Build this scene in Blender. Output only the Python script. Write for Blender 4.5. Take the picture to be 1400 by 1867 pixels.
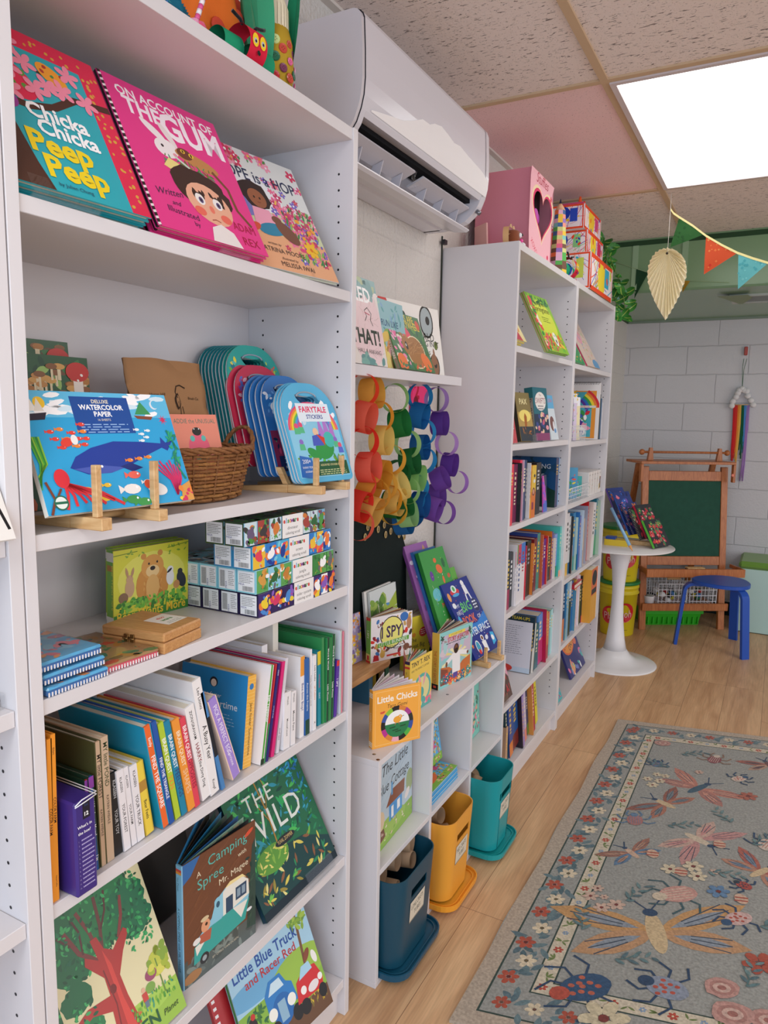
import bpy,math,random
from mathutils import Vector as V,Matrix as M
random.seed(7)
S=bpy.context.scene
for o in list(bpy.data.objects):bpy.data.objects.remove(o)
COL=S.collection
PI=math.pi
CX,CY,CZ,YAW,PIT,ROL,FPX=1.0963,-1.3669,1.4404,0.4968,-0.1337,0.0166,1323.84
_f=V((-math.sin(YAW)*math.cos(PIT),math.cos(YAW)*math.cos(PIT),math.sin(PIT)))
_r0=V((math.cos(YAW),math.sin(YAW),0));_u0=_r0.cross(_f)
_r=_r0*math.cos(ROL)+_u0*math.sin(ROL);_u=-_r0*math.sin(ROL)+_u0*math.cos(ROL)
CAM=V((CX,CY,CZ))
cd=bpy.data.cameras.new('camera');cam=bpy.data.objects.new('camera',cd);COL.objects.link(cam)
cam.matrix_world=M(((_r.x,_u.x,-_f.x,CX),(_r.y,_u.y,-_f.y,CY),(_r.z,_u.z,-_f.z,CZ),(0,0,0,1)))
cd.sensor_fit='HORIZONTAL';cd.sensor_width=36;cd.lens=36*FPX/1400;cd.clip_start=.02
S.camera=cam
S.view_settings.view_transform='Standard';S.view_settings.look='None'
S.view_settings.gamma=1;S.view_settings.exposure=0.0
wd=bpy.data.worlds.new('World');S.world=wd;wd.use_nodes=True
wd.node_tree.nodes['Background'].inputs[0].default_value=(.78,.84,1,1)
wd.node_tree.nodes['Background'].inputs[1].default_value=0.55
def area(name,loc,rot,sx,sy,power,col):
 l=bpy.data.lights.new(name,'AREA');l.shape='RECTANGLE';l.size=sx;l.size_y=sy;l.energy=power;l.color=col
 o=bpy.data.objects.new(name,l);COL.objects.link(o);o.location=loc;o.rotation_euler=rot;return o
area('window_light',(1.6,-3.3,1.5),(math.radians(84),0,0),3.6,2.0,66,(.62,.80,1))
area('window_light_side',(5.2,.8,1.5),(math.radians(84),0,math.radians(82)),3.6,2.0,58,(1,.96,.92))
PANEL_E=3.2
def sr(h):
 h=h.lstrip('#')
 if len(h)==3:h=''.join(c*2 for c in h)
 o=[]
 for i in(0,2,4):
  c=int(h[i:i+2],16)/255;o.append(c/12.92 if c<=.04045 else((c+.055)/1.055)**2.4)
 return(o[0],o[1],o[2],1)
def at(px,py,ax,val):
 d=_f+_r*((px-700)/FPX)-_u*((py-933.5)/FPX);i='xyz'.index(ax)
 return CAM+d*((val-CAM[i])/d[i])
MATS={}
def nodemat(name):
 m=bpy.data.materials.new(name);m.use_nodes=True;MATS[name]=m
 return m,m.node_tree.nodes,m.node_tree.links,m.node_tree.nodes['Principled BSDF']
def paint(name,rough,spec=.5,bump=0,bscale=300,coat=0,var=0,sheen=0):
 m,n,l,b=nodemat(name)
 a=n.new('ShaderNodeAttribute');a.attribute_name='Col'
 b.inputs['Roughness'].default_value=rough;b.inputs['Specular IOR Level'].default_value=spec
 b.inputs['Coat Weight'].default_value=coat;b.inputs['Coat Roughness'].default_value=.12
 if sheen:b.inputs['Sheen Weight'].default_value=sheen
 src=a.outputs['Color']
 if bump or var:
  tc=n.new('ShaderNodeTexCoord');nz=n.new('ShaderNodeTexNoise');nz.inputs['Scale'].default_value=bscale;nz.inputs['Detail'].default_value=4
  l.new(tc.outputs['Object'],nz.inputs['Vector'])
  if var:
   mr=n.new('ShaderNodeMapRange');mr.inputs[1].default_value=.3;mr.inputs[2].default_value=.7;mr.inputs[3].default_value=1-var;mr.inputs[4].default_value=1+var*.3
   mx=n.new('ShaderNodeMixRGB');mx.blend_type='MULTIPLY';mx.inputs[0].default_value=1
   l.new(nz.outputs['Fac'],mr.inputs[0]);l.new(src,mx.inputs[1]);l.new(mr.outputs[0],mx.inputs[2]);src=mx.outputs[0]
  if bump:
   bp=n.new('ShaderNodeBump');bp.inputs['Strength'].default_value=bump;bp.inputs['Distance'].default_value=.002
   l.new(nz.outputs['Fac'],bp.inputs['Height']);l.new(bp.outputs[0],b.inputs['Normal'])
 l.new(src,b.inputs['Base Color']);return m
paint('laminate',.35,.4,.04,60)
paint('gloss',.22,.5)
paint('print',.34,.4,0,300,.12)
paint('paper',.75,.2,.15,500)
paint('plastic',.38,.45,.08,900)
paint('cloth',.9,.15,.5,500,0,.12,.3)
paint('matte',.8,.2)
paint('metal',.3,.5);MATS['metal'].node_tree.nodes['Principled BSDF'].inputs['Metallic'].default_value=.9
paint('wicker',.6,.3,.5,220,0,.35)
paint('rugpile',.95,.1,.8,130,0,.3,.2)
paint('chalk',.7,.2,.05,30,0,.12)
m,n,l,b=nodemat('thinpaper');a=n.new('ShaderNodeAttribute');a.attribute_name='Col';tl=n.new('ShaderNodeBsdfTranslucent');mx=n.new('ShaderNodeMixShader');mx.inputs[0].default_value=.42
l.new(a.outputs['Color'],b.inputs['Base Color']);b.inputs['Roughness'].default_value=.75;l.new(a.outputs['Color'],tl.inputs[0]);l.new(b.outputs[0],mx.inputs[1]);l.new(tl.outputs[0],mx.inputs[2]);l.new(mx.outputs[0],n['Material Output'].inputs[0])
def woodmat(name,c1,c2,rough=.45,scale=1,axis=1):
 m,n,l,b=nodemat(name)
 tc=n.new('ShaderNodeTexCoord');mp=n.new('ShaderNodeMapping');s=[14*scale]*3;s[axis]=1.4*scale;mp.inputs['Scale'].default_value=s
 nz=n.new('ShaderNodeTexNoise');nz.inputs['Scale'].default_value=6;nz.inputs['Detail'].default_value=6;nz.inputs['Distortion'].default_value=1.2
 cr=n.new('ShaderNodeValToRGB');cr.color_ramp.elements[0].position=.3;cr.color_ramp.elements[0].color=sr(c1);cr.color_ramp.elements[1].position=.7;cr.color_ramp.elements[1].color=sr(c2)
 l.new(tc.outputs['Object'],mp.inputs[0]);l.new(mp.outputs[0],nz.inputs['Vector']);l.new(nz.outputs['Fac'],cr.inputs[0]);l.new(cr.outputs[0],b.inputs['Base Color'])
 b.inputs['Roughness'].default_value=rough;return m
woodmat('pine','c99a63','e3bd88');woodmat('pinex','c99a63','e3bd88',axis=0);woodmat('bamboo','b9824c','d3a066',.4,3)
woodmat('easelwood','a3592c','c47a45',.4,1,2);woodmat('beech','c08a55','dcae7c',.4)
def clearmat(name,rough=.02,alpha=.25,col=(1,1,1,1)):
 m,n,l,b=nodemat(name)
 tr=n.new('ShaderNodeBsdfTransparent');mx=n.new('ShaderNodeMixShader');lw=n.new('ShaderNodeLayerWeight');lw.inputs[0].default_value=.12
 gl=n.new('ShaderNodeBsdfGlossy');gl.inputs['Roughness'].default_value=rough
 ad=n.new('ShaderNodeMath');ad.operation='MULTIPLY_ADD';ad.inputs[1].default_value=.5;ad.inputs[2].default_value=alpha*.12
 l.new(lw.outputs['Facing'],ad.inputs[0]);l.new(ad.outputs[0],mx.inputs[0]);l.new(tr.outputs[0],mx.inputs[1]);l.new(gl.outputs[0],mx.inputs[2])
 l.new(mx.outputs[0],n['Material Output'].inputs['Surface']);return m
clearmat('acrylic');clearmat('cellophane',.08,.3)
class MB:
 def __init__(s):s.v=[];s.f=[];s.c=[];s.sm=[];s.T=None
 def add(s,vs,fs,col,smooth=False):
  if isinstance(col,str):col=sr(col)
  b=len(s.v)
  s.v+=[tuple(s.T@V(p))if s.T else tuple(p)for p in vs]
  for f in fs:s.f.append([b+i for i in f]);s.c.append(col);s.sm.append(smooth)
  return s
 def box(s,x0,y0,z0,x1,y1,z1,col,bev=0):
  if bev<=0:
   vs=[(x0,y0,z0),(x1,y0,z0),(x1,y1,z0),(x0,y1,z0),(x0,y0,z1),(x1,y0,z1),(x1,y1,z1),(x0,y1,z1)]
   return s.add(vs,[(0,3,2,1),(4,5,6,7),(0,1,5,4),(1,2,6,5),(2,3,7,6),(3,0,4,7)],col)
  b=bev;vs=[]
  for z,i in((z0,b),(z0+b,0),(z1-b,0),(z1,b)):
   vs+=[(x0+b,y0+i,z),(x1-b,y0+i,z),(x1-i,y0+b,z),(x1-i,y1-b,z),(x1-b,y1-i,z),(x0+b,y1-i,z),(x0+i,y1-b,z),(x0+i,y0+b,z)]
  fs=[tuple(range(7,-1,-1)),tuple(range(24,32))]
  for k in range(3):
   for i in range(8):j=(i+1)%8;fs.append((k*8+i,k*8+j,k*8+8+j,k*8+8+i))
  return s.add(vs,fs,col)
 def prism(s,pts,h0,h1,col,ax='z',side=None):
  n=len(pts)
  def m(p,h):return{'z':(p[0],p[1],h),'y':(p[0],h,p[1]),'x':(h,p[0],p[1])}[ax]
  vs=[m(p,h0)for p in pts]+[m(p,h1)for p in pts]
  ar=sum(pts[i][0]*pts[(i+1)%n][1]-pts[(i+1)%n][0]*pts[i][1]for i in range(n))
  flip=(ar<0)^(ax=='y')
  caps=[tuple(range(n-1,-1,-1)),tuple(range(n,2*n))];sd=[(i,(i+1)%n,n+(i+1)%n,n+i)for i in range(n)]
  if flip:caps=[tuple(reversed(q))for q in caps];sd=[tuple(reversed(q))for q in sd]
  s.add(vs,caps,col);s.add(vs,sd,side or col);return s
 def lathe(s,prof,col,seg=32,cx=0,cy=0,smooth=True,sy=1):
  vs=[];fs=[];n=len(prof)
  for r,z in prof:
   for k in range(seg):a=2*PI*k/seg;vs.append((cx+r*math.cos(a),cy+r*math.sin(a)*sy,z))
  for i in range(n-1):
   for k in range(seg):j=(k+1)%seg;fs.append((i*seg+k,i*seg+j,(i+1)*seg+j,(i+1)*seg+k))
  fs.append(tuple(range(seg-1,-1,-1)));fs.append(tuple((n-1)*seg+k for k in range(seg)))
  return s.add(vs,fs,col,smooth)
 def tube(s,pts,r,col,seg=8,smooth=True,closed=False,flat=1,radii=None):
  pts=[V(p)for p in pts];n=len(pts);vs=[];fs=[];up=None
  for i,p in enumerate(pts):
   if closed:t=pts[(i+1)%n]-pts[i-1]
   else:t=pts[min(i+1,n-1)]-pts[max(i-1,0)]
   t.normalize()
   if up is None:up=V((0,0,1))if abs(t.z)<.9 else V((1,0,0))
   a=t.cross(up);a.normalize();b=a.cross(t);up=b
   rr=radii[i]if radii else r
   for k in range(seg):q=2*PI*k/seg;vs.append(p+a*math.cos(q)*rr+b*math.sin(q)*rr*flat)
  m=n if closed else n-1
  for i in range(m):
   for k in range(seg):j=(k+1)%seg;i2=(i+1)%n;fs.append((i*seg+k,i2*seg+k,i2*seg+j,i*seg+j))
  if not closed:fs+=[tuple(range(seg)),tuple((n-1)*seg+k for k in range(seg-1,-1,-1))]
  return s.add(vs,fs,col,smooth)
 def cyl(s,a,b,r,col,seg=20,r2=None):return s.tube([a,b],r,col,seg,True,radii=[r,r if r2 is None else r2])
 def ball(s,c,r,col,seg=12,sx=1,sy=1,sz=1):
  vs=[];fs=[];h=seg//2
  for i in range(h+1):
   t=PI*i/h
   for k in range(seg):a=2*PI*k/seg;vs.append((c[0]+r*sx*math.sin(t)*math.cos(a),c[1]+r*sy*math.sin(t)*math.sin(a),c[2]-r*sz*math.cos(t)))
  for i in range(h):
   for k in range(seg):j=(k+1)%seg;fs.append((i*seg+k,i*seg+j,(i+1)*seg+j,(i+1)*seg+k))
  return s.add(vs,fs,col,True)
 def strip(s,pts,wv,col,smooth=True,th=.0006):
  """a ribbon through pts, width vector wv per point (or one)"""
  n=len(pts);vs=[];fs=[]
  for i,p in enumerate(pts):
   w=wv[i]if isinstance(wv,list)else wv;p=V(p);w=V(w);vs+=[p-w/2,p+w/2]
  for i in range(n-1):fs.append((2*i,2*i+1,2*i+3,2*i+2))
  return s.add(vs,fs,col,smooth)
 def build(s,name,mat,parent=None,mw=None):
  me=bpy.data.meshes.new(name);me.from_pydata([tuple(p)for p in s.v],[],s.f);me.validate(clean_customdata=False)
  if len(me.polygons)==len(s.c):
   ca=me.color_attributes.new('Col','FLOAT_COLOR','CORNER');buf=[]
   for p,c in zip(me.polygons,s.c):buf+=list(c)*p.loop_total
   ca.data.foreach_set('color',buf);me.polygons.foreach_set('use_smooth',s.sm)
  me.materials.append(MATS[mat]);me.update()
  o=bpy.data.objects.new(name,me);COL.objects.link(o)
  if parent:o.parent=parent
  if mw is not None:o.matrix_local=mw
  return o
def tag(o,label,cat,group=None):
 o['label']=label;o['category']=cat
 if group:o['group']=group
 return o
def thing(name,label,cat,mw=None,group=None):
 o=bpy.data.objects.new(name,None);COL.objects.link(o);o.empty_display_size=.05
 if mw is not None:o.matrix_world=mw if isinstance(mw,M)else M.Translation(V(mw))
 return tag(o,label,cat,group)
def struct(o):o['kind']='structure';return o
_TX={}
def textgeo(s,bold=0,shear=0,sp=1):
 k=(s,bold,shear,sp)
 if k in _TX:return _TX[k]
 c=bpy.data.curves.new('t','FONT');c.body=s;c.size=1;c.resolution_u=2;c.offset=bold;c.shear=shear;c.space_character=sp
 o=bpy.data.objects.new('t',c);COL.objects.link(o)
 dg=bpy.context.evaluated_depsgraph_get();me=bpy.data.meshes.new_from_object(o.evaluated_get(dg))
 vs=[(v.co.x,v.co.y)for v in me.vertices];fs=[tuple(p.vertices)for p in me.polygons]
 bpy.data.objects.remove(o);bpy.data.curves.remove(c);bpy.data.meshes.remove(me)
 w=max([v[0]for v in vs]or[1]);x0=min([v[0]for v in vs]or[0])
 _TX[k]=(vs,fs,x0,w);return _TX[k]
class Art:
 """flat shapes laid on a plane; u right, v up, both 0..1; sizes in units of the width"""
 def __init__(s,mb,o,U,W,w,h,fn=None,dz=8e-6,start=2):
  s.mb,s.o,s.U,s.W,s.w,s.h,s.fn,s.dz=mb,V(o),V(U).normalized(),V(W).normalized(),w,h,fn,dz
  s.N=s.U.cross(s.W);s.k=start
 def P(s,x,y,k):
  if s.fn:return s.fn(x,y)+s.N*(k*s.dz)
  return s.o+s.U*x+s.W*y+s.N*(k*s.dz)
 def raw(s,pts,fs,col,cyc=None):
  k=s.k+(cyc or 0);e=1e-5
  if not s.fn and any(x<-e or y<-e or x>s.w+e or y>s.h+e for x,y in pts):
   np_=[];nf=[]
   for f in fs:
    q=[pts[i]for i in f]
    for ax,lim,sg in((0,0,1),(0,s.w,-1),(1,0,1),(1,s.h,-1)):
     o=[]
     for i in range(len(q)):
      A,B=q[i-1],q[i];ia,ib=(A[ax]-lim)*sg>=0,(B[ax]-lim)*sg>=0
      if ia!=ib:u=(lim-A[ax])/(B[ax]-A[ax]);o.append((A[0]+(B[0]-A[0])*u,A[1]+(B[1]-A[1])*u))
      if ib:o.append(B)
     q=o
     if not q:break
    if len(q)>2:nf.append(tuple(range(len(np_),len(np_)+len(q))));np_+=q
   pts,fs=np_,nf
  s.mb.add([s.P(x,y,k)for x,y in pts],fs,col)
  if cyc is None:s.k+=1
 def poly(s,pts,col,cyc=None):
  q=[(u*s.w,v*s.h)for u,v in pts]
  if sum(q[i-1][0]*q[i][1]-q[i][0]*q[i-1][1]for i in range(len(q)))<0:q.reverse()
  s.raw(q,[tuple(range(len(q)))],col,cyc)
 def rect(s,u0,v0,u1,v1,col):s.poly([(u0,v0),(u1,v0),(u1,v1),(u0,v1)],col)
 def ell(s,u,v,ru,rv,col,rot=0,n=20,cyc=None,jit=0):
  q=[]
  for i in range(n):
   a=2*PI*i/n;j=1+random.uniform(-jit,jit);x=ru*s.w*math.cos(a)*j;y=rv*s.w*math.sin(a)*j
   q.append((u*s.w+x*math.cos(rot)-y*math.sin(rot),v*s.h+x*math.sin(rot)+y*math.cos(rot)))
  s.raw(q,[tuple(range(n))],col,cyc)
 def leaf(s,u,v,L,wd,col,rot=0,cyc=None,n=5):
  q=[]
  for sg in(1,-1):
   for i in range(n+1):
    t=i/n;t=t if sg>0 else 1-t
    if(i==n and sg<0):continue
    if sg<0 and i==0:continue
    q.append((t*L*s.w,sg*wd*s.w*math.sin(PI*t)**.8*.5 if 0<t<1 else 0))
  q.reverse()
  s.raw([(u*s.w+x*math.cos(rot)-y*math.sin(rot),v*s.h+x*math.sin(rot)+y*math.cos(rot))for x,y in q],[tuple(range(len(q)))],col,cyc)
 def flower(s,u,v,r,col,c2='f5c542',n=5,rot=0,cyc=None):
  for i in range(n):a=rot+2*PI*i/n;s.ell(u+r*.6*math.cos(a),v+r*.6*math.sin(a)*s.w/s.h,r*.5,r*.33,col,a,8,(cyc or 0)+(i%2))
  s.ell(u,v,r*.25,r*.25,c2,0,8,(cyc or 0)+2)
  if cyc is None:s.k+=3
 def line(s,pts,wd,col,cyc=None):
  P=[V((u*s.w,v*s.h))for u,v in pts];L=[];Rr=[]
  for i,p in enumerate(P):
   t=P[min(i+1,len(P)-1)]-P[max(i-1,0)];t=t.normalized()if t.length else V((1,0));n=V((-t.y,t.x))*wd*s.w/2
   L.append(p+n);Rr.append(p-n)
  vs=[tuple(x)for x in L+Rr];n=len(P)
  s.raw(vs,[(i,n+i,n+i+1,i+1)for i in range(n-1)],col,cyc)
 def star(s,u,v,r,col,n=5,inner=.45,rot=.3,cyc=None):
  s.raw([(u*s.w+r*s.w*(1 if i%2==0 else inner)*math.cos(rot+PI*i/n),v*s.h+r*s.w*(1 if i%2==0 else inner)*math.sin(rot+PI*i/n))for i in range(2*n)],[tuple(range(2*n))],col,cyc)
 def scatter(s,n,u0,v0,u1,v1,r0,r1,cols,kind='leaf',asp=.4,rot=None,seed=None,n2=8):
  rd=random.Random(seed if seed is not None else n*7+int(u0*100)+int(v1*10))
  for i in range(n):
   u=rd.uniform(u0,u1);v=rd.uniform(v0,v1);r=rd.uniform(r0,r1);c=rd.choice(cols);a=rd.uniform(0,2*PI)if rot is None else rot+rd.uniform(-.4,.4);cy=i%10
   if kind=='leaf':
    m=r*1.0
    s.leaf(min(max(u,u0+m),u1-m),min(max(v,v0+m*s.w/s.h),v1-m*s.w/s.h),r,r*asp,c,a,cy)
   elif kind=='ell':s.ell(u,v,r,r*asp,c,a,n2,cy,.12)
   elif kind=='flower':s.flower(u,v,r,c,rd.choice(['f6d14b','ffffff','f2913d']),5,a,cy)
   elif kind=='star':s.star(u,v,r,c,5,.45,a,cy)
   elif kind=='dash':s.line([(u-math.cos(a)*r,v-math.sin(a)*r*s.w/s.h),(u,v+rd.uniform(-.2,.2)*r),(u+math.cos(a)*r,v+math.sin(a)*r*s.w/s.h)],r*asp,c,cy)
  s.k+=13
 def text(s,t,u,v,size,col,al='C',rot=0,bold=0,shear=0,maxw=None,arc=0,sp=1,hs=1):
  vs,fs,x0,x1=textgeo(t,bold,shear,sp)
  k=size*s.w/.7;W=(x1-x0)*k*hs
  if maxw and W>maxw*s.w:hs*=maxw*s.w/W;W=maxw*s.w
  off={'C':W/2,'L':0,'R':W}[al];q=[]
  for x,y in vs:
   x=(x-x0)*k*hs-off;y=y*k
   if arc:x,y=(1/arc*s.w+y)*math.sin(x*arc/s.w)if arc>0 else(1/-arc*s.w-y)*math.sin(x*-arc/s.w),((1/arc*s.w+y)*math.cos(x*arc/s.w)-1/arc*s.w if arc>0 else 1/-arc*s.w-(1/-arc*s.w-y)*math.cos(x*-arc/s.w))
   q.append((u*s.w+x*math.cos(rot)-y*math.sin(rot),v*s.h+x*math.sin(rot)+y*math.cos(rot)))
  s.raw(q,fs,col)
 def lines(s,u0,v0,u1,n,dv,th,col,seed=1):
  """rows of small unreadable print"""
  rd=random.Random(seed)
  for i in range(n):
   u=u0;v=v0-i*dv;e=u1-rd.uniform(0,(u1-u0)*.25)
   while u<e:w=rd.uniform(.02,.07);s.poly([(u,v),(min(u+w,e),v),(min(u+w,e),v+th),(u,v+th)],col,0);u+=w+.014
  s.k+=1
 def barcode(s,u0,v0,u1,v1,seed=3):
  rd=random.Random(seed);u=u0
  while u<u1:
   w=rd.uniform(.006,.022)*(u1-u0)/.5;s.poly([(u,v0),(min(u+w,u1),v0),(min(u+w,u1),v1),(u,v1)],'222222',0);u+=w+rd.uniform(.008,.02)*(u1-u0)/.5
  s.k+=1
PAGE='e9e1cf'
def pose(bA,bB,t,z,end='R'):
 """frame of a leaning panel from its bottom corners on height z and one top corner"""
 A=at(*bA,'z',z);B=at(*bB,'z',z);e=(B-A).normalized();o=B if end=='R' else A
 d=_f+_r*((t[0]-700)/FPX)-_u*((t[1]-933.5)/FPX);k=((o-CAM).dot(e))/d.dot(e);v=CAM+d*k-o
 return A,e,v.normalized(),(B-A).length,v.length
def frame(o,U,W):
 U=V(U).normalized();W=(V(W)-U*U.dot(V(W))).normalized();N=U.cross(W)
 return M(((U.x,W.x,N.x,o[0]),(U.y,W.y,N.y,o[1]),(U.z,W.z,N.z,o[2]),(0,0,0,1)))
def lean(o,yaw,deg):
 """frame at o: cover faces +x (yaw turns it), leaning back deg"""
 a=math.radians(yaw);b=math.radians(deg);U=V((math.sin(a),math.cos(a),0));back=V((-math.cos(a),math.sin(a),0))
 return frame(o,U,V((0,0,1))*math.cos(b)+back*math.sin(b))
def book(label,mw,w,h,t,front='ffffff',art=None,spine=None,back=None,sart=None,spine_side='L',soft=False,group=None,cat='book',page=PAGE,bart=None,name='picture_book',rnd=0):
 """local frame: x = cover width, y = cover height, z = out of the front cover (front at z=0, back at z=-t)"""
 mw=mw.copy();nz=mw.col[2][2]
 if nz>.01 and mw.col[1][2]>.3:mw[2][3]+=t*nz
 r=thing(name,label,cat,mw,group);ct=.0006 if soft else .0022;ov=0 if soft else .003
 spine=spine or front;back=back or front;m=MB()
 def sheet(z0,z1,c):
  if rnd:
   q=[(0,0),(w-rnd,0)]+[(w-rnd+rnd*math.sin(a),rnd-rnd*math.cos(a))for a in(.5,1.07,1.57)]+[(w-rnd+rnd*math.cos(a),h-rnd+rnd*math.sin(a))for a in(0,.5,1.07,1.57)]+[(0,h)]
   if spine_side=='R':q=[(w-x,y)for x,y in reversed(q)]
   m.prism(q,z0,z1,c)
  else:m.box(0,0,z0,w,h,z1,c)
 sheet(-ct,0,front);sheet(-t,-t+ct,back)
 sx=0 if spine_side=='L' else w-ct*1.5
 m.box(sx,0,-t+ct,sx+ct*1.5,h,-ct,spine)
 if art:art(Art(m,(0,0,0),(1,0,0),(0,1,0),w,h))
 if sart:
  if spine_side=='L':sart(Art(m,(0,0,-t),(0,0,1),(0,1,0),t,h))
  else:sart(Art(m,(w,0,0),(0,0,-1),(0,1,0),t,h))
 if bart:bart(Art(m,(w,0,-t),(-1,0,0),(0,1,0),w,h))
 m.build('cover','print',r)
 p=MB();a0,a1=(ct*1.5,w-ov-.0005)if spine_side=='L' else(ov+.0005,w-ct*1.5)
 p.box(a0,ov+.0003,-t+ct,a1,h-ov-.0003,-ct,page)
 n=max(2,min(9,int(t/.0016)))
 for i in range(1,n):
  z=-t+ct+(t-2*ct)*i/n
  for y,s in((ov+.0002,-1),(h-ov-.0002,1)):p.add([(a0,y,z),(a1,y,z),(a1,y,z+.0002),(a0,y,z+.0002)],[(0,1,2,3)],'b9ad96')
 p.build('pages','paper',r)
 return r
 # ================================================================ the room
ZC,YB,ZS,YS=2.4645,4.49,2.165,3.18
def brickwall(name,base,swap,off,rough_bump,joint=1):
 m,n,l,b=nodemat(name);b.inputs['Roughness'].default_value=.55;b.inputs['Specular IOR Level'].default_value=.35
 g=n.new('ShaderNodeNewGeometry');sx=n.new('ShaderNodeSeparateXYZ');cx=n.new('ShaderNodeCombineXYZ');l.new(g.outputs['Position'],sx.inputs[0])
 ax=n.new('ShaderNodeMath');ax.operation='SUBTRACT';ax.inputs[1].default_value=off[0];az=n.new('ShaderNodeMath');az.operation='SUBTRACT';az.inputs[1].default_value=off[1]
 l.new(sx.outputs[swap],ax.inputs[0]);l.new(sx.outputs[2],az.inputs[0]);l.new(ax.outputs[0],cx.inputs[0]);l.new(az.outputs[0],cx.inputs[1])
 nw=n.new('ShaderNodeTexNoise');nw.inputs['Scale'].default_value=9;l.new(g.outputs['Position'],nw.inputs['Vector'])
 vm=n.new('ShaderNodeVectorMath');vm.operation='MULTIPLY_ADD';vm.inputs[1].default_value=(.014,.014,0);l.new(nw.outputs['Color'],vm.inputs[0]);l.new(cx.outputs[0],vm.inputs[2])
 br=n.new('ShaderNodeTexBrick');br.inputs['Scale'].default_value=1;br.inputs['Brick Width'].default_value=.41;br.inputs['Row Height'].default_value=.206
 br.inputs['Mortar Size'].default_value=.005;br.inputs['Mortar Smooth'].default_value=.8;l.new(vm.outputs[0],br.inputs['Vector'])
 nz=n.new('ShaderNodeTexNoise');nz.inputs['Scale'].default_value=85;nz.inputs['Detail'].default_value=5;l.new(g.outputs['Position'],nz.inputs['Vector'])
 ad=n.new('ShaderNodeMath');ad.operation='MULTIPLY_ADD';ad.inputs[1].default_value=-1.6*joint;l.new(br.outputs['Fac'],ad.inputs[0])
 ms=n.new('ShaderNodeMath');ms.operation='MULTIPLY';ms.inputs[1].default_value=rough_bump;l.new(nz.outputs['Fac'],ms.inputs[0]);l.new(ms.outputs[0],ad.inputs[2])
 bp=n.new('ShaderNodeBump');bp.inputs['Strength'].default_value=.55;bp.inputs['Distance'].default_value=.004;l.new(ad.outputs[0],bp.inputs['Height']);l.new(bp.outputs[0],b.inputs['Normal'])
 mx=n.new('ShaderNodeMixRGB');mx.inputs[1].default_value=sr(base);c2=sr(base);mx.inputs[2].default_value=(c2[0]*.72,c2[1]*.72,c2[2]*.74,1)
 mf=n.new('ShaderNodeMath');mf.operation='MULTIPLY';mf.inputs[1].default_value=.6*joint;l.new(br.outputs['Fac'],mf.inputs[0]);l.new(mf.outputs[0],mx.inputs[0]);l.new(mx.outputs[0],b.inputs['Base Color'])
brickwall('block','d3d0d2',0,(.24,.126),1.0)
brickwall('plaster','dbd5ce',1,(.1,.126),3.2,.35)
m,n,l,b=nodemat('floorwood');g=n.new('ShaderNodeNewGeometry');sx=n.new('ShaderNodeSeparateXYZ');cx=n.new('ShaderNodeCombineXYZ');l.new(g.outputs['Position'],sx.inputs[0])
a1=n.new('ShaderNodeMath');a1.operation='ADD';a1.inputs[1].default_value=.71;l.new(sx.outputs[1],a1.inputs[0])
a2=n.new('ShaderNodeMath');a2.operation='SUBTRACT';a2.inputs[1].default_value=.398-.36;l.new(sx.outputs[0],a2.inputs[0])
l.new(a1.outputs[0],cx.inputs[0]);l.new(a2.outputs[0],cx.inputs[1])
br=n.new('ShaderNodeTexBrick');br.inputs['Scale'].default_value=1;br.inputs['Brick Width'].default_value=1.2;br.inputs['Row Height'].default_value=.18;br.inputs['Mortar Size'].default_value=.0009;br.inputs['Mortar Smooth'].default_value=.3
br.inputs['Color1'].default_value=(.1,.1,.1,1);br.inputs['Color2'].default_value=(.9,.9,.9,1);br.inputs['Mortar'].default_value=(0,0,0,1);br.offset=.37;br.offset_frequency=3;l.new(cx.outputs[0],br.inputs['Vector'])
vm=n.new('ShaderNodeVectorMath');vm.operation='MULTIPLY_ADD';vm.inputs[1].default_value=(7,7,7);l.new(br.outputs['Color'],vm.inputs[0])
mp=n.new('ShaderNodeMapping');mp.inputs['Scale'].default_value=(9,1.1,1);l.new(g.outputs['Position'],mp.inputs[0]);l.new(mp.outputs[0],vm.inputs[2])
nz=n.new('ShaderNodeTexNoise');nz.inputs['Scale'].default_value=1.6;nz.inputs['Detail'].default_value=7;nz.inputs['Distortion'].default_value=1.4;l.new(vm.outputs[0],nz.inputs['Vector'])
mp2=n.new('ShaderNodeMapping');mp2.inputs['Scale'].default_value=(130,5,1);l.new(g.outputs['Position'],mp2.inputs[0])
nf=n.new('ShaderNodeTexNoise');nf.inputs['Scale'].default_value=1.5;nf.inputs['Detail'].default_value=4;l.new(mp2.outputs[0],nf.inputs['Vector'])
cr=n.new('ShaderNodeValToRGB');e=cr.color_ramp.elements;e[0].position=.25;e[0].color=sr('bd9068');e[1].position=.75;e[1].color=sr('e0b88c');x=e.new(.5);x.color=sr('d0a67c');l.new(nz.outputs['Fac'],cr.inputs[0])
mr=n.new('ShaderNodeMapRange');mr.inputs[1].default_value=.3;mr.inputs[2].default_value=.7;mr.inputs[3].default_value=.86;mr.inputs[4].default_value=1.08;l.new(nf.outputs['Fac'],mr.inputs[0])
mx=n.new('ShaderNodeMixRGB');mx.blend_type='MULTIPLY';mx.inputs[0].default_value=1;l.new(cr.outputs[0],mx.inputs[1]);l.new(mr.outputs[0],mx.inputs[2])
sc=n.new('ShaderNodeSeparateColor');l.new(br.outputs['Color'],sc.inputs[0]);m3=n.new('ShaderNodeMapRange');m3.inputs[3].default_value=.9;m3.inputs[4].default_value=1.1;l.new(sc.outputs[0],m3.inputs[0])
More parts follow.
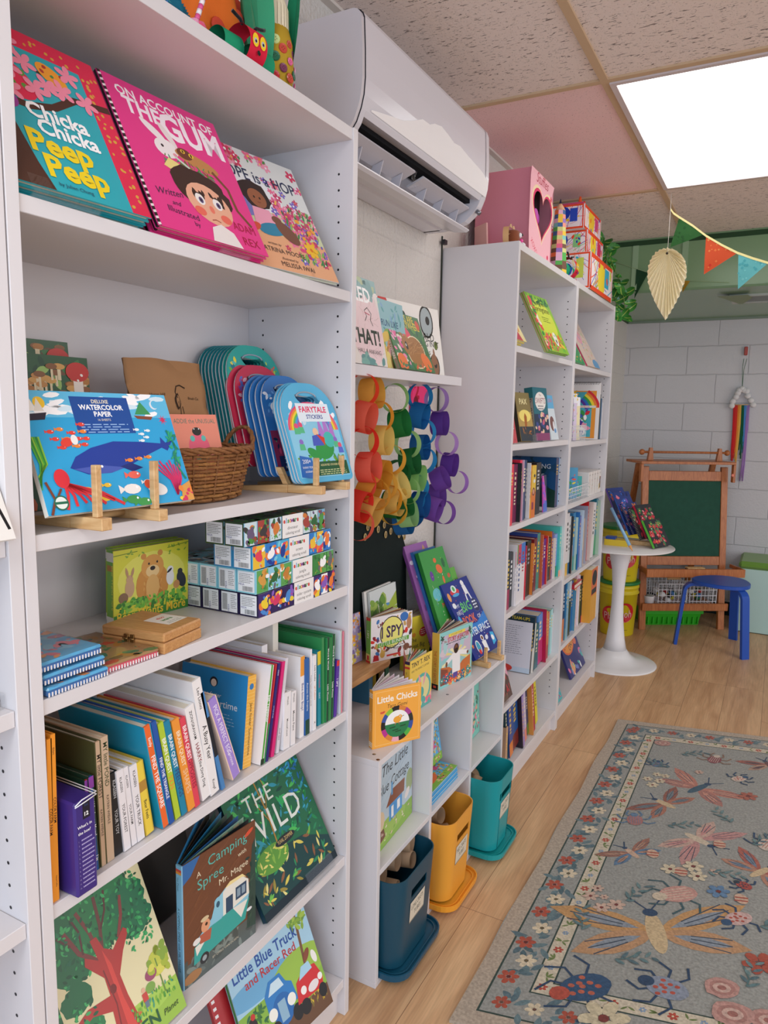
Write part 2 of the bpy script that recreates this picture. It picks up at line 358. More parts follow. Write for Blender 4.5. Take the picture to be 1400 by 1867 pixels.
mx2=n.new('ShaderNodeMixRGB');mx2.blend_type='MULTIPLY';mx2.inputs[0].default_value=1;l.new(mx.outputs[0],mx2.inputs[1]);l.new(m3.outputs[0],mx2.inputs[2])
mx3=n.new('ShaderNodeMixRGB');mx3.inputs[2].default_value=sr('7d5a3e');l.new(br.outputs['Fac'],mx3.inputs[0]);l.new(mx2.outputs[0],mx3.inputs[1]);l.new(mx3.outputs[0],b.inputs['Base Color'])
b.inputs['Roughness'].default_value=.42;b.inputs['Specular IOR Level'].default_value=.4
bp=n.new('ShaderNodeBump');bp.inputs['Strength'].default_value=.12;bp.inputs['Distance'].default_value=.001;l.new(nf.outputs['Fac'],bp.inputs['Height']);l.new(bp.outputs[0],b.inputs['Normal'])
def tilemat(name,base,fiss):
 m,n,l,b=nodemat(name);b.inputs['Roughness'].default_value=.9;b.inputs['Specular IOR Level'].default_value=.1
 g=n.new('ShaderNodeNewGeometry');mp=n.new('ShaderNodeMapping');mp.inputs['Rotation'].default_value=(0,0,.35);mp.inputs['Scale'].default_value=(48,165,1);l.new(g.outputs['Position'],mp.inputs[0])
 nz=n.new('ShaderNodeTexNoise');nz.inputs['Scale'].default_value=1;nz.inputs['Detail'].default_value=2;nz.inputs['Distortion'].default_value=.6;l.new(mp.outputs[0],nz.inputs['Vector'])
 n2=n.new('ShaderNodeTexNoise');n2.inputs['Scale'].default_value=210;n2.inputs['Detail'].default_value=1;l.new(g.outputs['Position'],n2.inputs['Vector'])
 c1=n.new('ShaderNodeMapRange');c1.inputs[1].default_value=.625;c1.inputs[2].default_value=.67;c1.inputs[3].default_value=0;c1.inputs[4].default_value=fiss;l.new(nz.outputs['Fac'],c1.inputs[0])
 c2=n.new('ShaderNodeMapRange');c2.inputs[1].default_value=.66;c2.inputs[2].default_value=.74;c2.inputs[3].default_value=0;c2.inputs[4].default_value=.55;l.new(n2.outputs['Fac'],c2.inputs[0])
 mxm=n.new('ShaderNodeMath');mxm.operation='MAXIMUM';l.new(c1.outputs[0],mxm.inputs[0]);l.new(c2.outputs[0],mxm.inputs[1])
 mx=n.new('ShaderNodeMixRGB');mx.inputs[1].default_value=sr(base);mx.inputs[2].default_value=sr('5e544f');l.new(mxm.outputs[0],mx.inputs[0]);l.new(mx.outputs[0],b.inputs['Base Color'])
 n3=n.new('ShaderNodeTexNoise');n3.inputs['Scale'].default_value=130;n3.inputs['Detail'].default_value=3;l.new(g.outputs['Position'],n3.inputs['Vector'])
 sb=n.new('ShaderNodeMath');sb.operation='SUBTRACT';l.new(n3.outputs['Fac'],sb.inputs[0]);l.new(mxm.outputs[0],sb.inputs[1])
 bp=n.new('ShaderNodeBump');bp.inputs['Strength'].default_value=.4;bp.inputs['Distance'].default_value=.003;l.new(sb.outputs[0],bp.inputs['Height']);l.new(bp.outputs[0],b.inputs['Normal'])
tilemat('tile','eadcd5',.8);tilemat('tile_plain','f0cfcf',.0)
X1,Y0=4.4,-3.4
def sbox(name,mat,bx,col='ffffff'):
 m=MB()
 for q in(bx if isinstance(bx,list)else[bx]):m.box(*q,col)
 return struct(m.build(name,mat))
sbox('floor','floorwood',(-.1,Y0,-.05,X1,YB,0))
sbox('wall_left','plaster',(-.1,Y0,0,0,YB,ZC+.1))
sbox('wall_back','block',(-.1,YB,0,X1,YB+.1,ZC+.1))
gx=[.534+.6096*k for k in range(-1,7)];gy=[1.046-1.2*k for k in range(0,4)]+[2.246]
cm=MB();cp=MB()
cm.box(-.1,Y0,ZC+.006,X1,1.046,ZC+.05,'ffffff');cm.box(-.1,2.246,ZC+.006,X1,YS+.3,ZC+.05,'ffffff');cm.box(1.144,1.046,ZC+.006,X1,2.246,ZC+.05,'ffffff')
struct(cm.build('ceiling','tile'));cp.box(-.1,1.046,ZC+.006,.534,2.246,ZC+.05,'ffffff');struct(cp.build('ceiling','tile_plain'))
tb=MB();TC='c9ad8d'
for x in gx[1:]:tb.box(x-.012,Y0,ZC-.001,x+.012,YS,ZC+.008,TC)
for y in gy:tb.box(0,y-.0118,ZC-.0007,X1,y+.0118,ZC+.0083,TC)
tb.box(0,Y0,ZC-.002,.022,YS,ZC+.006,'d8cfc6')
struct(tb.build('trim_1','matte'))
GR='7c9c74'
so=MB();so.box(-.1,YS,ZS,X1,YB,ZC+.1,GR);struct(so.build('trim_2','gloss'))
tr=MB()
for px in(1158,1248):q=at(px,480,'y',YS);tr.box(q.x-.016,YS-.006,ZS+.02,q.x+.016,YS,ZC-.03,'94b08e')
tr.box(0,YS-.005,ZC-.03,X1,YS,ZC-.004,'2f4a30');tr.box(0,YS-.004,ZS,X1,YS,ZS+.012,'74906e');tr.box(0,YB-.02,ZS-.014,X1,YB,ZS,'8b9a8d');tr.box(0,YS,ZS-.012,.012,YB,ZS,'4a6247')
struct(tr.build('trim_3','matte'))
sbox('baseboard_back','matte',(0,YB-.012,0,X1,YB,.1),'2f3b38')
t=thing('ceiling_light','glowing square-edged white light panel set into the tiled ceiling','ceiling light',(.534,1.046,ZC))
m,n,l,b=nodemat('glow');em=n.new('ShaderNodeEmission');em.inputs[0].default_value=(1,.985,.965,1);em.inputs[1].default_value=PANEL_E;l.new(em.outputs[0],n['Material Output'].inputs[0])
mb=MB();mb.box(.03,.03,-.002,.58,1.17,.002,'ffffff');mb.build('diffuser','glow',t)
mb=MB()
for q in((.012,.012,-.006,.03,1.188,.004),(.58,.012,-.006,.598,1.188,.004),(.03,.012,-.006,.58,.03,.004),(.03,1.17,-.006,.58,1.188,.004)):mb.box(*q,'cfc3c3')
mb.box(.012,.012,.0045,.598,1.188,.02,'cfc3c3');mb.build('frame','matte',t)
for lx,ly in((2.97,1.65),(.84,-1.9),(2.97,-1.9)):
 area('troffer_light',(lx,ly,ZC-.02),(0,0,0),.55,1.14,PANEL_E*4.4,(1,.985,.965))  # unseen ceiling lamps, added to give the room more light
v0=at(1330,540,'z',ZS-.004);t=thing('ceiling_vent','white air vent grille with green tape, under the green soffit','vent',(v0.x,v0.y-.02,ZS));mb=MB()
for q in((0,0,.62,.03),(0,.27,.62,.3),(0,.03,.03,.27),(.59,.03,.62,.27),(.25,.03,.27,.27)):mb.box(q[0],q[1],-.012,q[2],q[3],0,'b9beb6')
mb.build('frame','plastic',t);mb=MB();mb.box(.03,.03,-.004,.59,.27,-.001,'6e726e')
for k in range(12):mb.box(.03,.045+k*.018,-.009,.59,.05+k*.018,-.003,'8d918c')
mb.build('grille','plastic',t);mb=MB();mb.add([(-.06,-.06,-.0135),(.10,-.06,-.0135),(.12,.06,-.0135),(.05,.33,-.0135)],[(0,3,2,1)],'74884f');mb.build('tape','plastic',t)
# ================================================================ bookcases
WH='dedadb'
def bookcase(y0,label,zs,w=.8,H=2.021,holes=True,group='white bookcases along the left wall'):
 t=thing('bookcase',label,'bookcase',(0,y0,0),group);T=.018;D=.28
 for s in(0,1):
  ya,yb=(0,T)if s==0 else(w-T,w);mb=MB();mb.box(.004,ya,0,D,yb,H,WH,.0008)
  yy=T+.0002 if s==0 else w-T-.0002;nrm=1 if s==0 else-1
  if holes:
   k=0
   while 1.934-.032*k>.16:
    z=1.934-.032*k;k+=1
    for hx in(.245,.045):
     vs=[(hx+.0026*math.cos(a*PI/4),yy,z+.0026*math.sin(a*PI/4))for a in range(8)]
     mb.add(vs,[tuple(range(7,-1,-1))if nrm>0 else tuple(range(8))],'1a1a1e')
  mb.build('side_panel','laminate',t)
 mb=MB();mb.box(.004,T,H-.024,D-.003,w-T,H-.001,WH,.0006);mb.build('top_panel','laminate',t)
 mb=MB();mb.box(.001,.004,.06,.004,w-.004,H-.01,'d6d2d4');mb.build('back_panel','laminate',t)
 for i,z in enumerate(zs):
  last=i==len(zs)-1;mb=MB();mb.box(.0045,T+.0005,z-.0215,D-.004,w-T-.0005,z,WH,.0008);mb.build('bottom_shelf' if last else 'shelf','laminate',t)
 mb=MB();mb.box(D-.035,T,.0,D-.02,w-T,zs[-1]-.022,WH);mb.build('plinth','laminate',t)
 return t
ZN=[1.6953,1.281,1.0624,.7702,.4135,.0966]
ZF1=[1.682,1.343,1.052,.733,.372,.0966];ZF2=[1.676,1.33,1.048,.70,.387,.0966]
YF1,YF2=1.052,1.8525
bookcase(-1.602,'white bookcase cut off by the left edge of the picture',[1.6953,1.281,1.0625,.7702,.3775,.0966])
bookcase(-.8,'nearest full white bookcase, holding the large picture books and boxes',ZN)
bookcase(YF1,'white bookcase with the pink heart box on top',ZF1)
bookcase(YF2,'farthest white bookcase, with craft boxes on top and a wire pen rack',ZF2)
YC,XC,HC,WC=.0895,.304,.6075,.925
t=thing('cube_shelf','low white six-cube shelf unit between the tall bookcases','shelf unit',(0,YC,0));T=.015
def pc(name,*q):
 mb=MB();mb.box(*q,WH,.0006);mb.build(name,'laminate',t)
x0=.006
pc('bottom_panel',x0,0,.0,XC,WC,.015);pc('top_panel',x0,0,HC-.015,XC,WC,HC)
cy=[0,.3075,.6105,WC-T]
pc('side_panel',x0,0,.0152,XC,T,HC-.0152);pc('side_panel',x0,WC-T,.0152,XC,WC,HC-.0152)
for y in cy[1:3]:pc('divider',x0,y,.0152,XC-.001,y+T,HC-.0152)
for a,b_ in zip(cy[:3],cy[1:]):pc('shelf',x0,a+T+.0002,.300,XC-.001,b_-.0002,.314)
for y in(.03,):pass
for qx,qy in((XC-.03,.03),(XC-.008,.01),(XC-.03,.48)):mb=MB();mb.ball((qx,qy,HC),.005,'8d8d90' if qx<XC-.01 else '6b4630',8,1,1,.15);mb.build('screw_cap','metal',t)
mb=MB();mb.box(.001,.03,1.527,.25,.665,1.552,'dcd9dc',.001);tag(mb.build('floating_shelf','laminate'),'white floating wall shelf carrying five picture books above the paper chains','shelf')
# ================================================================ air conditioner
t=thing('air_conditioner','white wall-mounted air conditioner with open louvers near the ceiling','air conditioner',(0,.13,0));L=.80
AW='d9d6dc'
prof=[(.003,2.04),(.003,2.335),(.165,2.338)]+[(.185+.025*math.sin(a),2.313+.025*math.cos(a))for a in(.2,.6,1.0,1.4)]+[(.213,2.25),(.214,2.19),(.211,2.155),(.204,2.128)]
lip=[(.204,2.128),(.196,2.112)]
full=prof+[(.192,2.10),(.175,2.078),(.15,2.058),(.115,2.046),(.06,2.04)]
body=prof+[(.197,2.117),(.178,2.122),(.158,2.126),(.10,2.125),(.075,2.09),(.072,2.045),(.06,2.04)]
mb=MB();mb.prism([(x,z)for x,z in body],.03,L-.03,AW,'y');mb.prism(full,.012,.03,AW,'y');mb.prism(full,L-.04,L-.012,AW,'y');mb.build('housing','gloss',t)
fs=[(x*.985+.001,2.19+(z-2.19)*.985)for x,z in full]
for a,b_ in((0,.0105),(L-.0105,L)):
 mb=MB();mb.prism(fs,a,b_,'d6d0d4','y');mb.build('end_cap','gloss',t)
mb=MB();mb.prism(full,.0106,.0118,'2b2b30','y');mb.build('seam','matte',t)
mb=MB();mb.box(.10,.03,2.112,.165,L-.04,2.124,'15161a');mb.build('outlet_slot','matte',t)
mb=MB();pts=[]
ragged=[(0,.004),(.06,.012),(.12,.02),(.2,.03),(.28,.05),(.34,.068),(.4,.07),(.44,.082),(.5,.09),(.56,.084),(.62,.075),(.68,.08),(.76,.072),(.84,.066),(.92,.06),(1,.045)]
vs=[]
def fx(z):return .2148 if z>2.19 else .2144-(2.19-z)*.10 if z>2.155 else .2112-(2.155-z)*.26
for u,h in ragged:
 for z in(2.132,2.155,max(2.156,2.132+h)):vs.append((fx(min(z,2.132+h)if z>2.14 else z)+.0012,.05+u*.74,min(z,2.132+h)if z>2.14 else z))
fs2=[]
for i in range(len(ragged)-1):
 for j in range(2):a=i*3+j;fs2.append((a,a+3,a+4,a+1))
mb.add(vs,fs2,'f4f1f0');mb.build('film','paper',t)  # bright reflection on the front panel, put into a white ragged patch
for y0,y1 in((.045,.36),(.41,.745)):
 mb=MB();mb.prism([(.118,2.072),(.170,2.092),(.168,2.097),(.116,2.077)],y0,y1,'cfccd2','y')
 for k in range(3):y=y0+.06+k*(y1-y0-.1)/2;mb.prism([(.10,2.035),(.135,2.032),(.15,2.082),(.12,2.073)],y,y+.004,'c6c3ca','y')
 mb.build('louver','gloss',t)
mb=MB();mb.prism([(.075,2.040),(.12,2.026),(.158,2.022),(.168,2.027),(.168,2.030),(.156,2.026),(.12,2.031),(.076,2.045)],.03,L-.045,'dcd9de','y');mb.build('flap','gloss',t)
mb=MB();mb.tube([(.16,.375,2.10),(.15,.385,2.085),(.16,.40,2.072),(.14,.39,2.065)],.006,'cdd0da',8);mb.build('vane_link','acrylic',t)
mb=MB();mb.cyl((.186,L-.028,2.088),(.196,L-.028,2.080),.007,'8f9299',16);mb.build('sensor','metal',t)
mb=MB();mb.box(0.0005,1.042,.6,.004,1.047,2.06,'3b4038');struct(mb.build('trim_4','matte'))
mb=MB();mb.box(0.0065,1.028,2.03,.02,1.05,2.045,'23252b');tag(mb.build('cable_clip','plastic'),'small dark clip on the wall below the air conditioner end','clip')
# ================================================================ big covers on the nearest bookcase
GREENS=['1f7a4a','2f9a55','4fae5a','7fc25e','176b4e','0f5a44']
def acr(label,c,w,h,mw):
 """clear acrylic lip stand: foot, back rest and front lip"""
 t=thing('acrylic_stand',label,'book stand',mw,'clear acrylic book stands');mb=MB()
 mb.box(-w/2,0,.0018,w/2,h,.004,'ffffff');mb.box(-w/2,0,-.045,w/2,.002,.0018,'ffffff');mb.build('stand_plate','acrylic',t);return t
def stackbook(n,dz,A,U,W,w,h,t,label,blabel,group,**k):
 """n copies leaning one behind the other; the front copy carries the art"""
 A=A+V((0,0,(n-1)*(t+.0012)*max(0,U.cross(W).normalized().z)+dz))
 for i in range(n):
  f=frame(A-U.cross(W).normalized()*(i*(t+.0012))+W*(.0 if i==0 else random.uniform(0,.003))+U*(0 if i==0 else random.uniform(0,.006)),U,W)
  kk=dict(k)
  if i:kk['sart']=k.get('sart');kk.pop('art',None)
  book(label if i==0 else blabel%['second','third','fourth','fifth'][i-1],f,w,h,t,group=group,**kk)
def blossom(a,u,v,r,rot=0):
 for i in range(5):q=rot+i*1.2566;a.ell(u+.62*r*math.cos(q),v+.62*r*math.sin(q)*a.w/a.h,r*.5,r*.3,'f58fa8',q,10,i%2)
 a.ell(u,v,r*.3,r*.3,'f58fa8',0,10,2);a.k+=3
def art_peep(a):
 a.rect(0,0,1,1,'27a9b5');a.rect(.84,0,1,1,'e0294f');a.rect(0,.88,1,1,'e0294f')
 a.scatter(34,.86,.03,.985,.98,.012,.02,['d9a441'],'ell',.8,seed=3);a.scatter(14,.05,.9,.8,.98,.012,.02,['d9a441'],'ell',.8,seed=4)
 a.poly([(0,0),(.26,0),(.2,.15),(.12,.45),(0,.52)],'4a2c20');a.line([(0,.45),(.15,.5),(.3,.5),(.5,.55),(.7,.66),(1,.69)],.055,'4a2c20');a.line([(0,.8),(.3,.79),(.6,.74)],.02,'3a2219')
 a.ell(.2,.66,.22,.15,'e0294f',-.5);a.scatter(8,.05,.6,.36,.74,.03,.045,['5c9a3c','3f6fb5','f5842a'],'ell',.7,seed=5)
 a.ell(.08,.52,.15,.1,'9c3a96',-.3);a.scatter(5,.0,.48,.18,.57,.02,.03,['e3c63c','d83a4e'],'ell',.8,seed=6)
 a.ell(.58,.77,.12,.075,'f0a02e',-.6);a.scatter(6,.5,.72,.68,.82,.015,.025,['b5382e','4a8f4e'],'ell',.8,seed=8)
 for q in((.3,.9),(.12,.84),(.38,.79),(.25,.72),(.5,.68),(.62,.69),(.8,.67),(.72,.82),(.2,.57),(.04,.62),(.4,.63),(.05,.95)):blossom(a,q[0],q[1],.085,q[0]*9)
 a.text('Chicka',.49,.44,.115,'ffffff',bold=.03,maxw=.56);a.text('Chicka',.53,.345,.115,'ffffff',bold=.03,maxw=.56)
 a.text('Peep',.42,.22,.165,'f2d41f',bold=.035,maxw=.62);a.text('Peep',.48,.085,.165,'f2d41f',bold=.035,maxw=.62)
 a.text('by Julien Chung',.42,.035,.028,'23445f')
A,U,W,w,h=pose((35,351),(278,419),(166,141),1.6953)
N=U.cross(W);O=V((A.x,-.7805,A.z));GP='picture books on the top shelf of the nearest bookcase'
stackbook(3,0,O,U,W,.2,.26,.010,'turquoise picture book with pink blossoms and big yellow letters','%s copy behind the turquoise blossom book',GP,front='27a9b5',art=art_peep,spine='e0294f',back='27a9b5')
def art_gum(a):
 a.rect(0,0,1,1,'ea3b8c');a.rect(0,0,.025,1,'2a1a20')
 for i in range(26):a.poly([(0,i/26),(.025,i/26+.006),(.025,i/26+.022),(0,i/26+.016)],'f4e9ea',0)
 a.k+=1
 a.text('ON ACCOUNT OF',.52,.885,.07,'ffffff',bold=.02,maxw=.88);a.text('THE',.27,.77,.12,'fff4fa',bold=.03,maxw=.3,rot=-.03);a.text('GUM',.68,.7,.2,'fff4fa',bold=.035,maxw=.56)
 a.ell(.36,.60,.1,.075,'f6efee',.2);a.ell(.3,.7,.035,.11,'f6efee',.9);a.ell(.42,.71,.03,.1,'f0e4e2',.5);a.ell(.33,.61,.012,.012,'222222');a.ell(.42,.57,.02,.014,'e79aa8')
 a.ell(.62,.58,.19,.055,'c68a4e',-.15);a.ell(.52,.61,.07,.045,'6e3c22',.1);a.ell(.51,.625,.02,.016,'f0c63a');a.ell(.58,.615,.022,.018,'f0c63a');a.ell(.51,.625,.008,.012,'111111');a.ell(.58,.615,.008,.014,'111111');a.line([(.74,.55),(.84,.45),(.85,.3),(.94,.2)],.03,'7a4a2e')
 a.scatter(90,.28,.42,.74,.56,.03,.06,['6a7b33','8a6a32','4f8a45','2f9a62','a08a3e'],'leaf',.3,seed=11);a.poly([(.27,.46),(.4,.42),(.46,.5),(.34,.53)],'f0e08a')
 a.ell(.55,.36,.25,.17,'3a241c',-.1,jit=.08,n=30);a.ell(.57,.27,.2,.16,'f0b394',-.1);a.scatter(10,.36,.32,.76,.42,.05,.09,['3a241c','2e1b15'],'leaf',.5,rot=-1.3,seed=2)
 a.ell(.45,.2,.05,.035,'ef6f5c');a.ell(.68,.19,.05,.035,'ef6f5c');a.ell(.57,.235,.022,.03,'ef7d68')
 for x in(.49,.65):a.ell(x,.29,.042,.045,'f8f4ef');a.ell(x+.006,.285,.02,.024,'5b4a7a');a.ell(x+.006,.285,.008,.01,'111111');a.line([(x-.05,.335),(x+.05,.33)],.01,'3a241c')
 a.line([(.53,.155),(.57,.165),(.61,.155)],.007,'a03a30');a.poly([(.46,.0),(.74,.0),(.7,.1),(.6,.14),(.5,.1)],'f1e8e4');a.poly([(.4,.55),(.5,.5),(.52,.51),(.42,.56)],'cfe0d0')
 a.text('Written',.22,.24,.05,'3d2b4a',rot=.12,shear=.3);a.text('and',.24,.18,.035,'3d2b4a',shear=.3);a.text('Illustrated',.27,.12,.045,'3d2b4a',rot=-.05,maxw=.26);a.text('by',.36,.07,.035,'3d2b4a')
 a.text('ADAM',.84,.14,.065,'b0173f',maxw=.22);a.text('REX',.86,.04,.065,'b0173f',maxw=.16)
A,U,W,w,h=pose((290,427),(490,483),(176,143),1.6953,'L')
stackbook(3,0,A,U,W,w,.272,.009,'hot pink picture book with white hand-lettered title and a scowling child','%s hot pink copy stacked behind the scowling child book',GP,front='ea3b8c',art=art_gum,spine='2a1a20',back='ea3b8c')
def girl(a,u,v,s,skin,hair,shirt,trou):
 a.ell(u,v+.1*s,.13*s,.12*s,hair,0,24,jit=.1);a.ell(u+.01*s,v+.075*s,.08*s,.075*s,skin);a.poly([(u-.07*s,v-.0*s),(u+.08*s,v),(u+.12*s,v-.13*s),(u-.1*s,v-.14*s)],shirt)
 a.ell(u+.04*s,v-.15*s,.13*s,.05*s,trou,.2);a.ell(u-.12*s,v-.16*s,.06*s,.03*s,'d8523a',.4)
 a.ell(u-.015*s,v+.08*s,.008*s,.01*s,'111111');a.ell(u+.035*s,v+.08*s,.008*s,.01*s,'111111');a.line([(u,v+.045*s),(u+.03*s,v+.045*s)],.006*s,'7a2f28')
def art_hop(a):
 a.rect(0,0,1,1,'dfe3e0');a.rect(0,0,1,.34,'e8ad82');a.rect(0,.3,1,.55,'ccd6ab');a.ell(.35,.62,.35,.16,'e9eef0');a.scatter(80,.55,.12,1,.8,.02,.045,['e0457f','f07aa3','c83a6a','e86f9c','7a67c2'],'flower',seed=5)
 a.scatter(60,.6,.05,1,.6,.04,.08,['3f8a4e','2a6f45','8ab85a'],'leaf',.3,seed=6,rot=1.3);a.scatter(22,.0,.86,1,.98,.035,.06,['d8345f','ee6d92','f29ab4'],'flower',seed=7);a.scatter(14,0,.84,.9,.99,.03,.05,['4f8f4a'],'leaf',.5,seed=9)
 a.scatter(40,.7,.15,.98,.55,.012,.03,['e0457f','c83a6a','6a5fc0','f2a52e'],'ell',.7,seed=15)
 a.ell(.3,.5,.16,.1,'7a7ec2',.3,jit=.1);girl(a,.42,.5,1.1,'9a5f3f','2a1c1a','f0a6bd','2a86a8')
 a.ell(.62,.34,.12,.07,'7a4f3c',-.7);a.ell(.55,.43,.05,.035,'7a4f3c');a.flower(.82,.24,.07,'f2c12e','e07a1e',7)
 a.text('HOPE is a HOP',.53,.73,.10,'1d2b52',maxw=.78,bold=.005)
 a.text('written by',.42,.2,.022,'4a3a34',shear=.3);a.text('KATRINA MOORE',.48,.14,.04,'4a3a34',maxw=.46);a.text('illustrated by',.52,.09,.022,'4a3a34',shear=.3);a.text('MELISSA IWAI',.58,.035,.04,'4a3a34',maxw=.42)
A,U,W,w,h=pose((420,470),(618,520),(527,311),1.6953)
U=V((.14,1,0)).normalized();O=A+(A-A)+V((0,0,.001));O=at(618,520,'z',1.6953)-U*.262
book('picture book with a girl among pink garden flowers and dark blue hand lettering',frame(O,U,V((-.48,.07,.87))),.262,.272,.009,'dfe3e0',art_hop,spine='5a8a5e',back='cfd8c8',group=GP)
for i,(px,py,W_)in enumerate(((128,375,.1),(432,467,.075),(586,513,.06))):
 q=at(px,py,'z',1.6953);f=frame(V((.278,q.y,1.6956)),(0,1,0),W);f.translation+=f.col[2].to_3d()*.004
 acr(['clear acrylic stand under the turquoise blossom book','clear acrylic stand under the hot pink book','clear acrylic stand under the garden flower book'][i],0,W_,.028,f)
def wood_easel(mw,label,gap=.115,depth=.17,a=14,peg=.07):
 """two feet with pegs, a cross dowel, slanted rear arms; local x across, y back, z up"""
 t=thing('display_easel',label,'book easel',mw,'small wooden display easels')
 for s in(-1,1):
  x=s*gap/2;mb=MB();mb.box(x-.009,-depth*.35,0,x+.009,0,.0165,'ffffff',.001);mb.prism([(-depth*.35,0),(-depth*.35,.0165),(-depth,.006),(-depth,0)],x-.009,x+.009,'ffffff','x');mb.T=None;mb.build('foot','pine',t)
  mb=MB();mb.box(x-.005,-.022,.0166,x+.005,-.012,.0166+peg,'ffffff',.001);mb.build('peg','pine',t)
  mb=MB();mb.prism([(-.09,.0168),(-.078,.0168),(-.095,.05),(-.107,.05)],x-.006,x+.006,'ffffff','x');mb.build('back_rest','pine',t)
 mb=MB();mb.cyl((-gap/2+.009,-depth*.42,.009),(gap/2-.009,-depth*.42,.009),.005,'ffffff');mb.build('dowel','pinex',t)
 return t
def easel_at(pl,pr,z,label,peg=.07,depth=.17):
 """front-bottom pixels of the left and right feet"""
 A=at(*pl,'z',z);B=at(*pr,'z',z);c=(A+B)/2;e=(B-A).normalized();g=(B-A).length
 n=V((e.y,-e.x,0));mw=M(((e.x,n.x,0,c.x),(e.y,n.y,0,c.y),(0,0,1,z+.0003),(0,0,0,1)))
 wood_easel(mw,label,g,depth,peg=peg);return c,e,n
def fish(a,u,v,L,c,rot=0,c2=None):
 a.ell(u,v,L*.5,L*.26,c,rot,12);a.poly([(u-L*.4*math.cos(rot),v-L*.4*math.sin(rot)),(u-L*.75*math.cos(rot),v-L*.6*math.sin(rot)+L*.35),(u-L*.75*math.cos(rot),v-L*.6*math.sin(rot)-L*.3)],c);a.ell(u+L*.28*math.cos(rot),v+L*.1,L*.07,L*.07,c2 or 'ffffff')
def art_whale(a):
 a.rect(0,0,1,1,'2ea7dc');a.rect(0,.78,1,1,'62bfe6');a.scatter(26,.02,.8,.98,.98,.03,.07,['ffffff','d8eef8'],'ell',.3,rot=0,seed=31)
 a.ell(.12,.9,.035,.035,'f5c83a');a.poly([(.0,.8),(.15,.82),(.13,.76),(.02,.75)],'2b2a3a');a.poly([(.02,.83),(.06,.97),(.1,.83)],'f3efe6');a.poly([(.08,.83),(.11,.94),(.14,.83)],'e8e2d6')
 a.poly([(.72,.8),(.86,.79),(.84,.76),(.74,.77)],'8a4a34');a.poly([(.73,.81),(.79,.93),(.85,.81)],'3f9a5e');a.ell(.89,.9,.03,.03,'e8eef6');a.ell(.9,.905,.026,.026,'62bfe6');a.star(.93,.76,.035,'d8345f',8,.35)
 a.rect(.31,.64,.7,.96,'1c4f9c');a.text('DELUXE',.505,.905,.022,'f3e8c8',bold=.02);a.text('WATERCOLOR',.505,.848,.03,'ffffff',bold=.03,maxw=.3);a.text('PAPER',.505,.79,.03,'ffffff',bold=.03);a.text('16 SHEETS',.505,.75,.014,'f3e8c8');a.lines(.34,.715,.67,4,.022,.008,'9cc0ea')
 a.poly([(.2,.36),(.3,.3),(.45,.3),(.6,.36),(.74,.44),(.86,.5),(.9,.47),(.93,.52),(.96,.57),(.9,.545),(.87,.6),(.86,.54),(.7,.56),(.52,.57),(.36,.52),(.25,.45)],'22409c');a.poly([(.22,.35),(.32,.3),(.45,.3),(.56,.34),(.4,.37)],'4a5fb5');a.poly([(.52,.35),(.6,.3),(.68,.33),(.6,.38)],'1d2f78');a.ell(.4,.36,.008,.008,'ffffff')
 for i,(u,v)in enumerate(((.14,.66),(.2,.68),(.27,.65),(.16,.6),(.23,.6),(.3,.6),(.34,.72),(.34,.66),(.35,.6),(.19,.53),(.28,.54),(.33,.55))):fish(a,u,v,.045,['e8473a','f08a3a','e8473a'][i%3])
 for u,v in((.74,.63),(.77,.6),(.73,.57),(.79,.66),(.71,.67)):fish(a,u,v,.035,'eef4f6')
 for u,v in((.6,.4),(.67,.41),(.74,.42)):fish(a,u,v,.045,'f08a3a')
 fish(a,.56,.15,.12,'f4efe9');fish(a,.6,.27,.09,'ef6a5a');fish(a,.55,.06,.1,'3f9a4e');fish(a,.62,.03,.1,'3f9a4e');fish(a,.26,.17,.08,'f2c53a');fish(a,.36,.1,.09,'f2c53a');fish(a,.68,.2,.06,'f4efe9');fish(a,.4,.2,.05,'f2c53a')
 a.ell(.74,.13,.07,.04,'f4f2ee',-.2);a.ell(.68,.18,.028,.028,'e85a3a');a.ell(.22,.57,.04,.025,'e8473a',.3);a.ell(.27,.59,.022,.03,'f4f2ee')
 for k in range(7):a.line([(.14,.24),(.14+.06*k*.6,.14),(.12+.06*k,.03+.02*(k%3))],.018,'e0343f',0)
 a.k+=1;a.ell(.13,.28,.045,.055,'e0343f')
 for k in range(6):a.line([(.0,.2+.02*k),(.03+.008*k,.4),(.0+.012*k,.62)],.01,['4fae3a','2f8a3a','8ac23a'][k%3],0)
 a.k+=1
 for k in range(9):a.line([(.88,.06),(.86+.01*k,.2),(.76+.025*k,.34+.02*(k%3))],.012,'d92f6a',0)
 a.k+=1
 a.line([(.98,.2),(.93,.35),(.97,.5),(.93,.66)],.014,'1f8a6a');a.scatter(26,.9,.3,1,.66,.03,.05,['1f8a6a','2fae7a'],'leaf',.35,seed=17)
 a.poly([(.9,.0),(1,.0),(1,.18),(.93,.14)],'e0a04e');a.scatter(12,.9,.0,1,.16,.01,.02,['d8345f','f2d43a','f08a3a'],'ell',.8,seed=21)
 a.line([(.02,.0),(.06,.12),(.03,.26)],.015,'7a3f2a');a.line([(.06,.1),(.11,.2)],.012,'7a3f2a')
 a.ell(.09,.09,.042,.042,'1f6a4e');a.ell(.09,.09,.034,.034,'e9efe6');a.rect(.055,.08,.125,.1,'1f6a4e')
EZ3=1.281
c,e,n=easel_at((196,968),(299,950),EZ3,'wooden display easel holding the whale watercolor pad')
A,U,W,w,h=pose((89,947),(346,916),(286,730),EZ3+.02)
f=lean(A+V((0,0,.0005)),4.4,22)
book('large sky blue watercolor paper pad with a blue whale, on a wooden easel',f,.243,.172,.009,'f0ece0',art_whale,cat='paper pad',name='watercolor_pad',soft=True)
